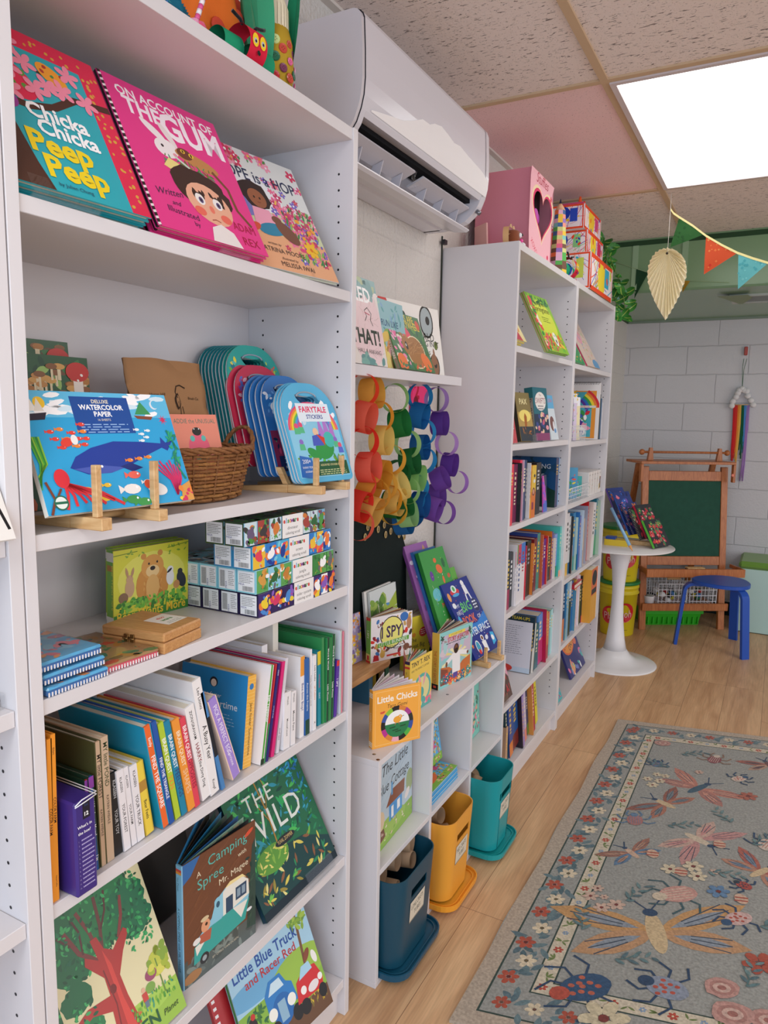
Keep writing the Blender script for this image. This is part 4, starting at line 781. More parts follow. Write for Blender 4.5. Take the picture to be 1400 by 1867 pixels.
rowN=[((83,500),(108,1505),(146,1490),'slim orange book at the very left end, partly hidden by the shelf side','f39a2c','COLOR FARM','2b2018'),((106,470),(146,1490),(186,1478),'orange book with black title, right beside the big dark purple box','f39a2c',[('Ehlert',.9,'2b2018',.35),('COLOR FARM',.55,'2b2018',.5),('HarperCollins',.12,'2b2018',.25)],'2b2018'),((313,750),(335,1312),(368,1298),'red slim board book with a violet head band, next to the dark purple box','d8402c',[('Our Favorite Apples',.5,'ffffff',.5),('Lin',.13,'ffffff',.5)],'ffffff',('8a3fa0',.86,1)),((337,730),(370,1295),(408,1280),'dark blue slim board book with a violet head band','1f4f9a',[('Who Jumps More?',.55,'ffffff',.5),('Lin',.13,'ffffff',.5)],'ffffff',('8a3fa0',.88,1)),((371,520),(412,1275),(452,1250),'tan board book with handwritten forest title','c4a588',[('MY little FOREST',.72,'3a3028',.5),('KATRIN WIEHLE',.35,'3a3028',.3)],'222222'),((410,490),(454,1248),(490,1218),'tan board book with pond title, left of the black book','c9ad90',[('MY little POND',.78,'3a4a2a',.5),('KATRIN WIEHLE',.42,'3a3028',.3)],'222222'),((460,715),(492,1212),(548,1180),'short black board book beside three white ones','1c1c1e',[('KLASSEN',.8,'b9b9b9',.28),('YOUR TOY',.4,'b9b9b9',.3)],'999999'),((505,700),(550,1180),(597,1157),'short white board book directly right of the black one','ece8ea',[('KLASSEN',.82,'333333',.3),('YOUR FOREST',.4,'333333',.36)],'333333'),((545,680),(598,1146),(634,1128),'short white board book in the middle of three','ece8ea',[('KLASSEN',.82,'333333',.32),('YOUR FARM',.4,'333333',.38)],'333333'),((585,670),(636,1125),(681,1098),'short white board book directly left of the yellow bear one','ece8ea',[('KLASSEN',.82,'333333',.3),('YOUR TRUCK',.4,'333333',.36)],'333333'),((618,660),(684,1090),(738,1060),'yellow board book with a bear on the spine','f0d24a',[('Bear Feels',.34,'222222',.3)],'222222',('b98a3a',.6,.74)),((668,440),(790,1052),(832,1022),'tall teal book with an orange spine and a price sticker on its cover','ef6c2f',[('FIND THE SQUARE',.45,'ffffff',.45),('Emily',.84,'ffffff',.3)],'ffffff'),((718,405),(833,1020),(862,1002),'slim blue book right beside the orange spine','2357a8',[('FIND THE TRIANGLE',.45,'ffffff',.5)],'ffffff'),((757,415),(866,992),(900,972),'lime green slim book with number title','b5cf3a',[('BRAIN QUEST',.66,'ffffff',.55),('123s',.38,'f08a3a',.75)],'ffffff'),((795,405),(902,968),(940,948),'teal blue slim book between the lime and the orange one','1d86a8',[('BRAIN QUEST',.68,'ffffff',.5),('FEELINGS',.34,'2f3a7a',.62)],'ffffff'),((843,400),(945,945),(996,922),'light orange book of the learning set, left of the crimson one','f29a3a',[('BRAIN QUEST',.68,'fff3d8',.42),('SHAPES',.32,'f7c9a0',.55)],'ffffff'),((892,385),(997,922),(1027,902),'crimson slim book at the right of the learning set','e2475a',[('BRAIN QUEST',.72,'ffffff',.55),('OPPOSITES',.38,'8a1f3a',.6)],'ffffff'),((922,330),(1030,885),(1085,852),'white book about a dog with red title letters','f2efee',[('ZION/GRAHAM',.8,'222222',.24),('HARRY',.5,'8a2030',.34),('the Dirty Dog',.27,'222222',.26)],'222222'),((965,165),(1100,860),(1152,828),'tall white paperback with printed text on its back, highest of the left half','f2efee',[('Leo Lionni',.84,'222222',.28),('A Busy Year',.46,'222222',.4),('Knopf',.08,'222222',.24)],'222222'),((1018,225),(1153,812),(1178,800),'thin light blue and black book left of the violet one','4a86c0',None,'ffffff',('20222a',.35,.75)),((1062,300),(1225,772),(1278,738),'violet speckled board book leaning left','a58bd8',[('PICK A PERFECT EGG',.6,'efe6fa',.36),('Corrinne',.25,'efe6fa',.26)],'ffffff')]
def txt_cover(a):a.lines(.25,.95,.9,6,.05,.012,'555555',3)
def sq_cover(a):
 a.rect(.66,.66,.9,.84,'f4f2f0');a.text('$6.95',.78,.73,.07,'222222',maxw=.2);a.ell(.45,.68,.06,.03,'0f4a4a',.2)
rd5=random.Random(5)
for i,q in enumerate(rowN):
 TL,BL,BR,lab,col,tx,tc=q[:7]
 kw={}
 if 'teal book with' in lab:kw=dict(cover='1591b3',bart=sq_cover,depth=.2)
 elif 'highest in' in lab:kw=dict(cover='eceaf0',bart=txt_cover,depth=.2)
 elif 'forest title' in lab:kw=dict(cover='4a4a2a',depth=.17)
 elif 'yellow board' in lab:kw=dict(cover='d8b83a',depth=.12)
 elif 'violet speck' in lab:kw=dict(cover='f0d0b8',depth=.16)
 elif 'short' in lab:kw=dict(depth=.125)
 elif 'head band' in lab:kw=dict(depth=.14,cover='1f3a2a')
 spinebook(O6,S6,TL,BL,BR,Z5,lab,col,tx,tc,group=GN,band=q[7]if len(q)>7 else None,name='board_book' if 'board' in lab else 'picture_book',**kw)
A=at(60+185/S6,1200+1445/S6,'z',Z5);B=at(60+335/S6,1200+1366/S6,'z',Z5);T=at(60+165/S6,1200+870/S6,'x',A.x)
e=(B-A).normalized();n=V((e.y,-e.x,0));w=(B-A).length;h=T.z-Z5
w=B.y-A.y-.001;t=thing('book_box_set','dark purple boxed reader set with number 12 and a white elastic band','boxed set',frame(V((.2955,A.y+.004,Z5+.0003)),V((0,1,0)),(0,0,1)));mb=MB();mb.box(0,0,-.15,w,h,0,'3b2a7c',.003)
a=Art(mb,(0,0,.0001),(1,0,0),(0,1,0),w,h);a.rect(.38,.8,.72,.99,'15152a');a.text('Set',.55,.93,.1,'2d4f8a');a.text('12',.55,.83,.16,'ffffff',bold=.03);a.text("What's in",.45,.72,.12,'ffffff',maxw=.66,bold=.01);a.text('the box?',.43,.655,.12,'ffffff',maxw=.58,bold=.01)
for k in range(12):a.text('%d'%(k+1),.15,.585-k*.045,.05,'c9c2ea',al='L');a.lines(.28,.585-k*.045,.9,1,1,.014,'b9b0e0',k)
mb.build('box','print',t);mb=MB();mb.tube([(0,h*.985,.002),(.3*w,h*1.02,.0025),(w,h*1.03,.002),(w,h*1.03,-.1)],.0009,'f0f0f4',5);mb.tube([(0,h*.97,.002),(.5*w,h*.985,.0025),(w,h*1.0,.002),(w,h*1.0,-.1)],.0009,'f0f0f4',5);mb.build('elastic_band','matte',t)
O7=(380,1080);S7=5.385
def art_summer(a):
 u=lambda x:1-x
 a.ell(.5,.86,.06,.06,'22222a');a.ell(.5,.85,.042,.045,'f0dfd2');a.text('Jane foster',.46,.7,.05,'e0e8f2',shear=.3,maxw=.4);a.text('Summertime',.56,.6,.085,'e6eef6',maxw=.66);a.lines(.4,.53,.85,5,.035,.008,'9cc6e6',6)
 for k,c in enumerate(['f0c23a','e0703a','d8404a','3fa08a','f2d43a','2f4a9a']):a.rect(.2+.15*(k%4)*.9,.3-.1*(k//4),.31+.15*(k%4)*.9,.38-.1*(k//4),c)
 a.rect(.5,.03,.8,.16,'f0f0f0');a.barcode(.53,.05,.77,.14)
hS=.178;Sp=at(467,1238,'z',Z5+hS);Fl=at(366,1214,'z',Z5+hS);e=(Sp-Fl).normalized();lenS=(Sp-Fl).length;b0=at(442,1406,'z',Z5);up=(Sp-b0);up-=e*up.dot(e);mw=frame(b0-e*.165+V((0,0,.0003)),e,up)
r=book('sky blue board book with a dark haired child and a yellow checked spine',mw,.165,.177,.024,'2489c8',art_summer,spine='f2b84a',back='f2b84a',spine_side='R',name='board_book',group=GN,sart=lambda a:(a.rect(0,0,1,1,'f0b548'),[a.rect(0,k/26,1,k/26+.006,'f7cf78')for k in range(26)],a.ell(.5,.88,.25,.25,'2f7ab8'),a.text('Jane foster Summertime',.45,.42,.3,'4a3420',rot=-PI/2,maxw=4.6)))
rowR=[((612,728),(482,1702),(543,1690),'bright green book with bold white title, right of the yellow checked spine','55ab3a',[('Eat Together',.56,'ffffff',.62)],'ffffff',('1f3a26',0,.06),dict(cover='f1eef0',depth=.2)),((660,710),(545,1690),(562,1680),'very thin crimson book right of the green one','c22f36',None,'ffffff',('2f8a5a',0,.4),{}),((685,705),(562,1676),(603,1665),'thin indigo paperback leaning right','2f2575',[('STEAM',.9,'ffffff',.3),('LITTLE STAR',.5,'c9c9ea',.35)],'ffffff',None,dict(soft=True)),((724,692),(608,1632),(642,1612),'thin magenta paperback beside the indigo one','e0287a',None,'ffffff',None,dict(soft=True)),((757,655),(645,1588),(690,1575),'thin pale paperback behind the small mouse books','dcd8e0',[('small type',.2,'555566',.4)],'555555',None,dict(soft=True)),((750,1000),(690,1548),(798,1520),'small thick white board book, lower than its neighbours','efeced',[('Walsh',.85,'444444',.2),('Mouse',.45,'222222',.2),('Count',.3,'222222',.2)],'222222',None,dict(depth=.13)),((818,985),(800,1510),(856,1485),'small white board book beside the lowest thick one','efeced',[('Walsh',.88,'444444',.3),('Mouse Paint',.45,'222222',.34)],'222222',None,dict(depth=.13)),((905,640),(872,1432),(935,1412),'white spined book with orange bands and blue title','f2efee',[('Bee-bim Bop!',.5,'2a3f8a',.45)],'2a3f8a',('f2a23a',.76,1),dict(depth=.2)),((950,662),(934,1405),(990,1385),'blue spined book with a dark landscape foot','2f66ad',[('Across the Prairie',.5,'dfe8f2',.36)],'ffffff',('1f4a3a',0,.2),{}),((1000,565),(992,1372),(1012,1362),'narrow white spine with tiny black letters','f0edee',[('Twenty Yawns and more words',.5,'222222',.5)],'222222',None,dict(depth=.18)),((1030,625),(1013,1358),(1056,1342),'white spine with colored title letters right of the narrow one','f0edee',[('Lois Looks',.76,'222222',.42),('of Colors',.5,'d8803a',.42),('X',.1,'222222',.4)],'222222',None,dict(depth=.18)),((1070,590),(1058,1312),(1104,1296),'teal spine with a yellow head band','2590a5',[('WONDER',.6,'d8405a',.35),('DAY',.4,'e8e0e0',.35)],'ffffff',('e8cf3a',.82,1),{}),((1112,455),(1106,1292),(1142,1280),'leafy green spine, left of the dark green ones','3f8f55',None,'ffffff',None,dict(cover='2f8a4f')),((1165,455),(1142,1280),(1180,1264),'dark green tall book with white title, left twin','17412f',[('Word & World',.75,'ffffff',.4),('Little Mouse',.35,'ffffff',.4)],'ffffff',None,dict(cover='2f8a4f',depth=.23)),((1200,445),(1181,1262),(1196,1256),'thin leafy green edge between the dark green twins','3f8a50',None,'ffffff',None,{}),((1218,422),(1197,1255),(1233,1240),'dark green tall book with white title, right twin','17412f',[('Word & World',.75,'ffffff',.4),('Little Mouse',.35,'ffffff',.4)],'ffffff',None,dict(depth=.23,cover='2f8a4f')),((1262,678),(1238,1235),(1282,1222),'short violet book with red foot and head bands','5a35a0',[('I SPY',.6,'ffffff',.5)],'ffffff',('d8343a',.9,1),dict(depth=.15)),((1295,382),(1285,1196),(1305,1188),'tall olive green edge near the right side panel','6f9a4a',None,'ffffff',None,dict(depth=.22,cover='dde4ee')),((1318,390),(1306,1188),(1324,1180),'pink spine touching the right side panel','d87a8a',None,'ffffff',None,dict(depth=.2))]
for q in rowR:
 TL,BL,BR,lab,col,tx,tc,band,kw=q
 spinebook(O7,S7,TL,BL,BR,Z5,lab,col,tx,tc,group=GN,band=band,name='board_book' if 'board' in lab else 'picture_book',**kw)
for(x,y,hh,c,lab)in((.205,-.215,.2,'eeebee','tall white book standing deeper behind the small mouse books'),(.195,-.165,.235,'ece6da','cream book standing deeper, left of the orange banded spine')):
 book(lab,frame(V((x,y,Z5+.0003)),(-1,0,0),(0,0,1)),.17,hh,.018,c,spine=c,group='books standing deeper in the row')
 # ================================================================ shelf with the tree, camping and wild books
Z6=.4135
def art_tree(a):
 a.rect(0,0,1,1,'e6dcae');a.rect(0,0,1,.2,'9cc24a');a.ell(.5,.16,.48,.08,'a9cf55')
 for k,(u,v,r)in enumerate(((.3,.8,.28),(.58,.8,.3),(.78,.64,.2),(.2,.62,.19),(.45,.68,.2),(.8,.76,.18),(.15,.46,.14),(.16,.28,.14))):a.ell(u,v,r,r*.72,['1d6a3f','257a45','1f7048'][k%3],0,30,None,.08)
 a.scatter(150,.04,.5,.96,.97,.03,.06,['2f9a55','1a5a38','3fae62','238050','14502f'],'leaf',.5,seed=101)
 for q,wd,c in(([(.42,.6),(.4,.72),(.34,.86)],.03,'7a3a34'),([(.45,.58),(.5,.72),(.52,.88)],.03,'6a3a30'),([(.4,.56),(.27,.66),(.2,.8)],.035,'7a3a34'),([(.62,.6),(.7,.7),(.74,.8)],.03,'8a3a34'),([(.5,.7),(.58,.78),(.62,.88)],.018,'5a2f2a'),([(.3,.64),(.32,.76),(.28,.86)],.018,'5a2f2a'),([(.22,.72),(.14,.8)],.016,'5a2f2a')):a.line(q,wd,c)
 a.scatter(90,.04,.6,.96,.98,.03,.055,['2f9a55','1a5a38','3fae62','206a48'],'leaf',.5,seed=107)
 a.poly([(.36,.12),(.58,.12),(.54,.3),(.53,.42),(.62,.52),(.72,.6),(.68,.63),(.54,.56),(.47,.6),(.44,.68),(.38,.68),(.4,.56),(.3,.62),(.28,.58),(.4,.46),(.4,.36),(.2,.38),(0,.33),(0,.29),(.22,.33),(.38,.28)],'b5352f');a.poly([(.46,.12),(.54,.12),(.5,.3),(.49,.5),(.45,.6),(.46,.35)],'d8473c');a.ell(.44,.38,.03,.035,'7a241f');a.line([(.4,.14),(.43,.3),(.41,.5)],.012,'7f2824')
 a.scatter(46,.02,.16,.3,.46,.03,.06,['2f9a55','1a5a38','3fae62'],'leaf',.5,seed=102);a.scatter(30,.66,.46,.96,.64,.03,.055,['2f9a55','1a5a38','3fae62'],'leaf',.5,seed=103)
 a.ell(.86,.33,.09,.1,'c2c84a',0,18,None,.1);a.ell(.78,.3,.06,.045,'9c4a6a');a.line([(.86,.16),(.86,.36)],.012,'6a8a3a');a.ell(.74,.24,.05,.04,'7fa84a');a.scatter(18,.78,.26,.97,.42,.03,.045,['a9b83a','d8d45a','8aa83a'],'ell',.8,seed=105)
 a.ell(.67,.255,.018,.02,'e0b090');a.rect(.645,.195,.695,.24,'c8453a');a.rect(.65,.16,.69,.195,'6a7a8a');a.ell(.58,.17,.03,.015,'c8703a');a.scatter(60,.5,.1,.98,.22,.02,.05,['4f9a3a','7fb83f','2f7a45','3fa080'],'leaf',.35,seed=104,rot=1.5)
 a.text('GREEN',.52,.045,.1,'1f5a34',bold=.02,maxw=.46);a.text('Planet',.86,.05,.045,'2a3f2a',shear=.3)
def art_tree2(a):
 a.rect(0,0,.3,1,'1d6a3f');a.scatter(60,0,.2,.3,1,.03,.06,['2f9a55','1a5a38','3fae62'],'leaf',.5,seed=108)
 b=Art(a.mb,(.2*a.w,0,0),(1,0,0),(0,1,0),a.w*.8,a.h,start=a.k+1);art_tree(b)
B=at(345,1838,'z',Z6);T=at(250,1585,'x',B.x-.13)
mw=frame(V((.268,-.781,Z6+.0003)),V((0,1,0)),V((-.43,0,.9)))
book('large green picture book with a red trunked tree, at the left of the camping book',mw,.254,.285,.012,'e6dcae',art_tree2,spine='2f7a45',back='d8cf9c')
def art_camp(a):
 a.rect(0,0,1,1,'6f4530');a.scatter(60,0,.3,1,1,.1,.2,['7d4f38','64402e','75492f'],'dash',.06,rot=.7,seed=111);a.poly([(0,1),(0,.84),(.1,.88),(.22,1)],'2f6aa8');a.rect(0,0,1,.18,'57605c');a.scatter(40,0,.0,1,.2,.03,.1,['6a746e','4a524e','7f8a82'],'ell',.4,seed=112)
 a.poly([(.86,.1),(1,.08),(1,.85),(.95,.8)],'2f4a42');a.scatter(20,.84,.1,1,.8,.05,.09,['23403a','3a5a4a'],'leaf',.4,seed=113)
 a.text('A',.2,.83,.06,'e9dcbc',maxw=.07);a.text('Camping',.6,.87,.11,'5fb5a8',maxw=.62,rot=.03);a.text('with',.8,.78,.05,'e9dcbc',maxw=.16,rot=.05);a.text('Spree',.36,.73,.11,'5fb5a8',maxw=.44,rot=.05);a.text('Mr. Magee',.68,.655,.07,'e9dcbc',maxw=.48,rot=.06)
 a.poly([(.12,.14),(.84,.2),(.9,.4),(.88,.52),(.8,.58),(.55,.59),(.42,.54),(.36,.42),(.18,.34)],'8cc8dc');a.poly([(.52,.36),(.52,.57),(.6,.6),(.8,.59),(.89,.53),(.9,.4)],'e8e6da');a.poly([(.5,.57),(.62,.62),(.8,.61),(.86,.56),(.8,.585),(.55,.59)],'f0dc9a');a.poly([(.12,.14),(.84,.2),(.9,.36),(.6,.37),(.34,.36),(.13,.28)],'35a59c');a.poly([(.66,.37),(.88,.36),(.78,.24)],'e8e6da');a.poly([(.14,.28),(.3,.3),(.16,.2)],'e8e6da')
 a.rect(.4,.36,.5,.54,'8cc8dc');a.ell(.45,.53,.05,.04,'8cc8dc');a.ell(.45,.5,.025,.035,'2f5a72');a.rect(.56,.37,.66,.5,'2d4a66');a.rect(.7,.42,.86,.53,'2d4a66');a.rect(.72,.44,.77,.51,'8aa0b0');a.rect(.79,.44,.84,.51,'8aa0b0');a.ell(.26,.14,.06,.06,'2a2c30');a.ell(.26,.14,.03,.03,'9aa5a8');a.ell(.9,.26,.04,.02,'e6e8ea')
 a.ell(.28,.4,.06,.07,'e0a07a');a.ell(.27,.46,.055,.025,'d8c49a');a.ell(.29,.41,.018,.018,'3a2a20');a.poly([(.2,.35),(.36,.35),(.34,.26),(.2,.28)],'b5604a');a.ell(.16,.32,.05,.035,'e9e6e0');a.ell(.9,.93,.07,.025,'d8553a',.4);a.ell(.1,.06,.12,.06,'a9784a');a.text('BY CHRIS VAN DUSEN',.55,.08,.026,'d0c8b0',maxw=.4)
A,U,W,w,h=pose((337,1806),(466,1700),(465,1492),Z6)
mw=frame(A+V((0,0,.0003)),U,W)
r=thing('picture_book','brown picture book with a turquoise camper trailer, standing fanned open','book',mw)
mb=MB();mb.box(0,0,-.002,w,.24,0,'6f4530');art_camp(Art(mb,(0,0,0),(1,0,0),(0,1,0),w,.24));mb.build('front_cover','print',r)
mb=MB();mb.box(-.003,0,-.014,0,.24,0,'7fb8d8');a=Art(mb,(-.0031,0,-.014),(0,0,1),(0,1,0),.014,.24);a.rect(0,.93,1,.95,'d8903a');a.rect(0,.95,1,.97,'c8403a');a.text('A CAMPING SPREE with MR. MAGEE',.2,.4,.4,'2a4a5a',rot=-PI/2,maxw=10);a.text('Van Dusen',.2,.85,.3,'2a4a5a',rot=-PI/2,maxw=3);mb.build('spine','print',r)
for k in range(9):
 ang=.10+k*.085;c=['1f2a30','9fc8b0','2f6aa8','20262c','3a5a4a','2f86b8','1c2a36','4a4036','2f8ac8'][k];last=k==8;mb=MB();wd=w*(.99 if not last else 1)
 mb.T=M.Translation(V((0,0,-.002-.0014*k)))@M.Rotation(ang*.75,4,'Y');mb.box(.002,.002,-.0004 if not last else-.002,wd,.238 if not last else .24,0,c)
 if k==1:
  for u in range(10):
   for v_ in range(14):
    if(u+v_)%2:mb.add([(.01+u*.017,.01+v_*.016,.0001),(.027+u*.017,.01+v_*.016,.0001),(.027+u*.017,.026+v_*.016,.0001),(.01+u*.017,.026+v_*.016,.0001)],[(0,1,2,3)],'e8e3b8')
 mb.build('back_cover' if last else 'page','print',r)
def art_wild(a):
 a.rect(0,0,1,1,'15403f');a.poly([(0,.3),(.3,.4),(.7,.35),(1,.2),(1,1),(0,1)],'1f6a45');a.scatter(150,.02,.35,.98,.98,.05,.12,['1f8a4f','2fae5f','14603f','4fbf5a','1a7a78','2f9ab0','0f4a3a'],'leaf',.3,seed=121);a.scatter(70,.02,.02,.98,.4,.05,.11,['2a8a5a','6ab84a','d8c85a','9a8a3a','e8dc8a','1f5a4a','8a5a3a'],'leaf',.28,seed=122)
 a.scatter(40,.7,.5,1,1,.03,.07,['2f8ad0','3fb0d0','1f6fae'],'leaf',.35,seed=123);a.ell(.3,.36,.2,.1,'5f9a3a');a.scatter(36,.1,.26,.5,.46,.03,.07,['c8d05a','8ab84a','e6dc7a'],'leaf',.3,seed=124);a.rect(0,0,1,.06,'10242e')
 a.line([(.4,.4),(.42,.7),(.4,.95)],.014,'b5853a');a.line([(.42,.7),(.5,.85),(.48,.96)],.008,'b5853a');a.line([(.42,.6),(.33,.8)],.008,'b5853a')
 a.text('THE',.38,.76,.13,'e4ece0',sp=1.1,maxw=.36);a.text('WILD',.46,.52,.2,'e9eee6',maxw=.72,sp=1.1);a.ell(.5,.42,.13,.035,'20262a');a.text('YUVAL ZOMMER',.5,.41,.03,'e0c07a',maxw=.2)
A,U,W,w,h=pose((494,1685),(615,1567),(540,1385),Z6)
book('dark green jungle picture book with thin white capital letters',frame(A+V((0,0,.004))+U*w-U*.262,U,W),.262,.262,.012,'15403f',art_wild,spine='17384a',back='15403f')
q=at(590,1602,'z',Z6);f=frame(V((.277,q.y+.0,Z6+.0004)),(0,1,0),W);acr('clear acrylic stand under the dark green jungle book',0,.1,.035,f)
q=at(470,1735,'z',Z6)
Z7=.0966
def art_truck(a):
 a.rect(0,0,1,1,'a9d3e8');a.rect(0,0,1,.5,'8ab845');a.ell(.3,.62,.4,.1,'6fb0d8');a.ell(.75,.5,.35,.16,'9cc24a');a.rect(0,0,1,.2,'6a4a34');a.line([(.82,.5),(.84,.7),(.86,.95)],.03,'7a5238');a.scatter(30,.7,.78,1,1,.05,.09,['8ab03a','a9c84a','6f9a3a'],'leaf',.5,seed=131);a.scatter(40,.0,.2,.3,.5,.04,.08,['3f7a3a','2f6a4a'],'leaf',.4,seed=132);a.scatter(50,.72,.05,1,.35,.03,.06,['e8c83a','c8a52f','8a7a3a'],'leaf',.3,seed=133,rot=1.4)
 a.text('Little Blue Truck',.44,.78,.095,'1f4fa0',maxw=.78,bold=.015);a.text('and Racer Red',.46,.67,.075,'c02f36',maxw=.62,bold=.01)
 a.poly([(.3,.28),(.3,.5),(.38,.6),(.52,.6),(.56,.5),(.62,.46),(.64,.28)],'2f7fc4');a.poly([(.34,.48),(.4,.57),(.5,.57),(.53,.48)],'cfe6f0');a.ell(.46,.3,.12,.13,'2468ae');a.rect(.41,.2,.5,.38,'8fb5cc');a.ell(.34,.32,.05,.05,'f0f0e6');a.ell(.57,.32,.05,.05,'f0f0e6');a.ell(.34,.18,.06,.07,'222326');a.ell(.6,.18,.06,.07,'222326')
 a.poly([(.62,.22),(.66,.4),(.78,.47),(.92,.44),(.97,.3),(.95,.2)],'d02f33');a.poly([(.7,.4),(.76,.5),(.86,.5),(.88,.42)],'a9d3e8');a.ell(.84,.27,.07,.04,'e8e0e0',.1);a.ell(.72,.3,.035,.035,'f4f0ea');a.ell(.94,.3,.03,.03,'f4f0ea');a.ell(.7,.16,.06,.065,'222326');a.ell(.93,.17,.05,.06,'222326')
 a.ell(.12,.36,.05,.07,'2a2224');a.ell(.14,.44,.025,.025,'c8352f');a.ell(.86,.56,.06,.03,'8a4a30',.8);a.ell(.94,.5,.03,.06,'f0eee8',.2)
B=at(593,1822,'z',Z7)
mw=frame(V((.262,-.335,Z7+.0003)),V((.13,1,0)),V((-.42,.05,.9)))
book('light blue picture book with a blue truck and a red car, lowest shelf',mw,.245,.225,.012,'a9d3e8',art_truck,spine='3f9a5a',back='a9d3e8')
mw=frame(V((.235,-.37,Z7+.0003)),V((.13,1,0)),V((-.42,.05,.9)))
book('red checkered book edge peeking out left of the truck book',mw,.2,.2,.01,'b52a30',lambda a:[a.rect(.02,v/14,.06,v/14+.03,'f0eaea')for v in range(14)],spine='b52a30',back='b52a30')
mw=frame(V((.075,-.55,Z6+.0003)),V((0,1,0)),V((-.25,0,1)))
book('large plain grey-brown book leaning behind the camping book',mw,.26,.20,.012,'57514c',None,spine='57514c',back='57514c')
# ================================================================ nearest case top: children's crafts
ZT=2.021
def button(mb,c,n,r,col):
 n=V(n).normalized();a=n.orthogonal().normalized();b=n.cross(a);c=V(c);k=14
 vs=[c+a*r*math.cos(2*PI*i/k)+b*r*math.sin(2*PI*i/k)for i in range(k)]+[c+n*.0016+a*r*.9*math.cos(2*PI*i/k)+b*r*.9*math.sin(2*PI*i/k)for i in range(k)]+[c+n*.001+a*r*.62*math.cos(2*PI*i/k)+b*r*.62*math.sin(2*PI*i/k)for i in range(k)]
 mb.add(vs,[(i,(i+1)%k,k+(i+1)%k,k+i)for i in range(k)]+[(k+i,k+(i+1)%k,2*k+(i+1)%k,2*k+i)for i in range(k)]+[tuple(range(2*k,3*k))],col)
 for sx in(-1,1):
  for sy in(-1,1):
   q=c+n*.0012+a*sx*r*.22+b*sy*r*.22;mb.add([q+a*r*.1,q+b*r*.1,q-a*r*.1,q-b*r*.1],[(0,1,2,3)],'2a2420')
def band_ring(mb,c,r,w,ax,col,a0=0,a1=2*PI,n=36,sq=1):
 ax=V(ax).normalized();e1=ax.orthogonal().normalized()if abs(ax.z)>.9 else ax.cross(V((0,0,1))).normalized();e2=ax.cross(e1);pts=[V(c)+e1*r*math.cos(a0+(a1-a0)*i/n)+e2*r*sq*math.sin(a0+(a1-a0)*i/n)for i in range(n+1)]
 mb.strip(pts,ax*w,col);return pts,e1,e2
def caterpillar(c,s,yaw,label):
 """paper-ring caterpillar: red ring head between two green rings"""
 mw=M.Translation(V(c))@M.Rotation(yaw,4,'Z');t=thing('paper_caterpillar',label,'paper craft',mw)
 for yy,cc,nm in((-.052*s,'1f9a6e','green_ring'),(.052*s,'1f9a6e','green_ring')):
  mb=MB();band_ring(mb,(-.004,yy,.034*s),.034*s,.06*s,(0,1,0),cc);mb.build(nm,'paper',t)
 mb=MB();band_ring(mb,(0.010*s,0,.045*s),.045*s,.056*s,(0,1,0),'d8213f');mb.build('head_ring','paper',t)
 for k,yy in enumerate((-.012,.012)):
  mb=MB();f=Art(mb,(.0562*s,(yy-.01)*s,.034*s),(0,1,0),(0,0,1),.02*s,.03*s);f.ell(.5,.5,.5,.75,'f2cf2f');f.ell(.5,.45,.27,.3,'b9c0c4');f.ell(.55,.42,.15,.17,'16161a');mb.build('eye','paper',t)
  mb=MB();mb.tube([(.02*s,yy*s*1.5,.088*s),(.02*s,yy*s*2.2,.098*s),(.022*s,yy*s*3.4,.10*s),(.022*s,yy*s*4.4,.104*s)],.0042*s,'151516',7);mb.build('antenna','cloth',t)
 mb=MB();f=Art(mb,(.0545*s,-.006*s,.018*s),(0,1,0),(0,0,1),.012*s,.014*s);f.leaf(.5,0,1.1,.9,'1f2a22',PI/2);mb.build('nose','paper',t)
q=at(484,121,'z',ZT);caterpillar((.235,q.y-.005,ZT+.0005),.72,-.1,'paper ring caterpillar with red head beside the button corn cob, on the nearest bookcase')
cx,cyy=.215,at(552,165,'z',ZT).y-.0;t=thing('button_corn','corn cob craft covered with colored buttons, straw top and green paper leaves','paper craft',(cx,cyy,ZT))
mb=MB();mb.lathe([(.001,0),(.034,0),(.04,.04),(.038,.09),(.028,.125),(.01,.135),(.001,.136)],'b8962c',24);mb.build('cob','paper',t)
rd=random.Random(12);BC=['d8303a','f0f0ea','2f5fb5','1f6a4a','e8e07a','e86a2f','e86aa0','8a8590','7a3a5a','f2a0c8','c84a3a','d8e89a']
for k in range(58):
 z=.008+(k//8)*.0155+rd.uniform(-.003,.003);a=(k%8)*PI/4+(k//8)*.4-1.2;r=.0405 if z<.07 else .038 if z<.1 else .031
 mb=MB();button(mb,(r*math.cos(a),r*math.sin(a),z),(math.cos(a),math.sin(a),.05),rd.uniform(.006,.0095),rd.choice(BC));mb.build('button','gloss',t)
mb=MB()
for k in range(26):a=2*PI*k/26;mb.strip([(.031*math.cos(a),.031*math.sin(a),.10),(.03*math.cos(a),.03*math.sin(a),.15),(.018*math.cos(a),.018*math.sin(a),.178)],V((-math.sin(a),math.cos(a),0))*.0065,'e9dfc2')
mb.build('straw_husk','paper',t)
for(a,hh,ox,c)in((1.1,.26,.03,'1e9468'),(-2.1,.2,.035,'57b384'),(-1.4,.25,.04,'3fa377'),(2.6,.2,.04,'2a9468')):
 mb=MB();pts=[];vs=[];n=12
 for i in range(n+1):u=i/n;wd=.03*math.sin(PI*min(1,u*.9+.06))**.8;cpt=V(((ox+.03*u)*math.cos(a),(ox+.03*u)*math.sin(a),u*hh));sd=V((-math.sin(a),math.cos(a),0));vs+=[cpt-sd*wd-V((math.cos(a),math.sin(a),0))*.006,cpt,cpt+sd*wd-V((math.cos(a),math.sin(a),0))*.006]
 mb.add(vs,[(3*i+j,3*i+j+1,3*i+j+4,3*i+j+3)for i in range(n)for j in range(2)],c);mb.build('paper_leaf','paper',t)
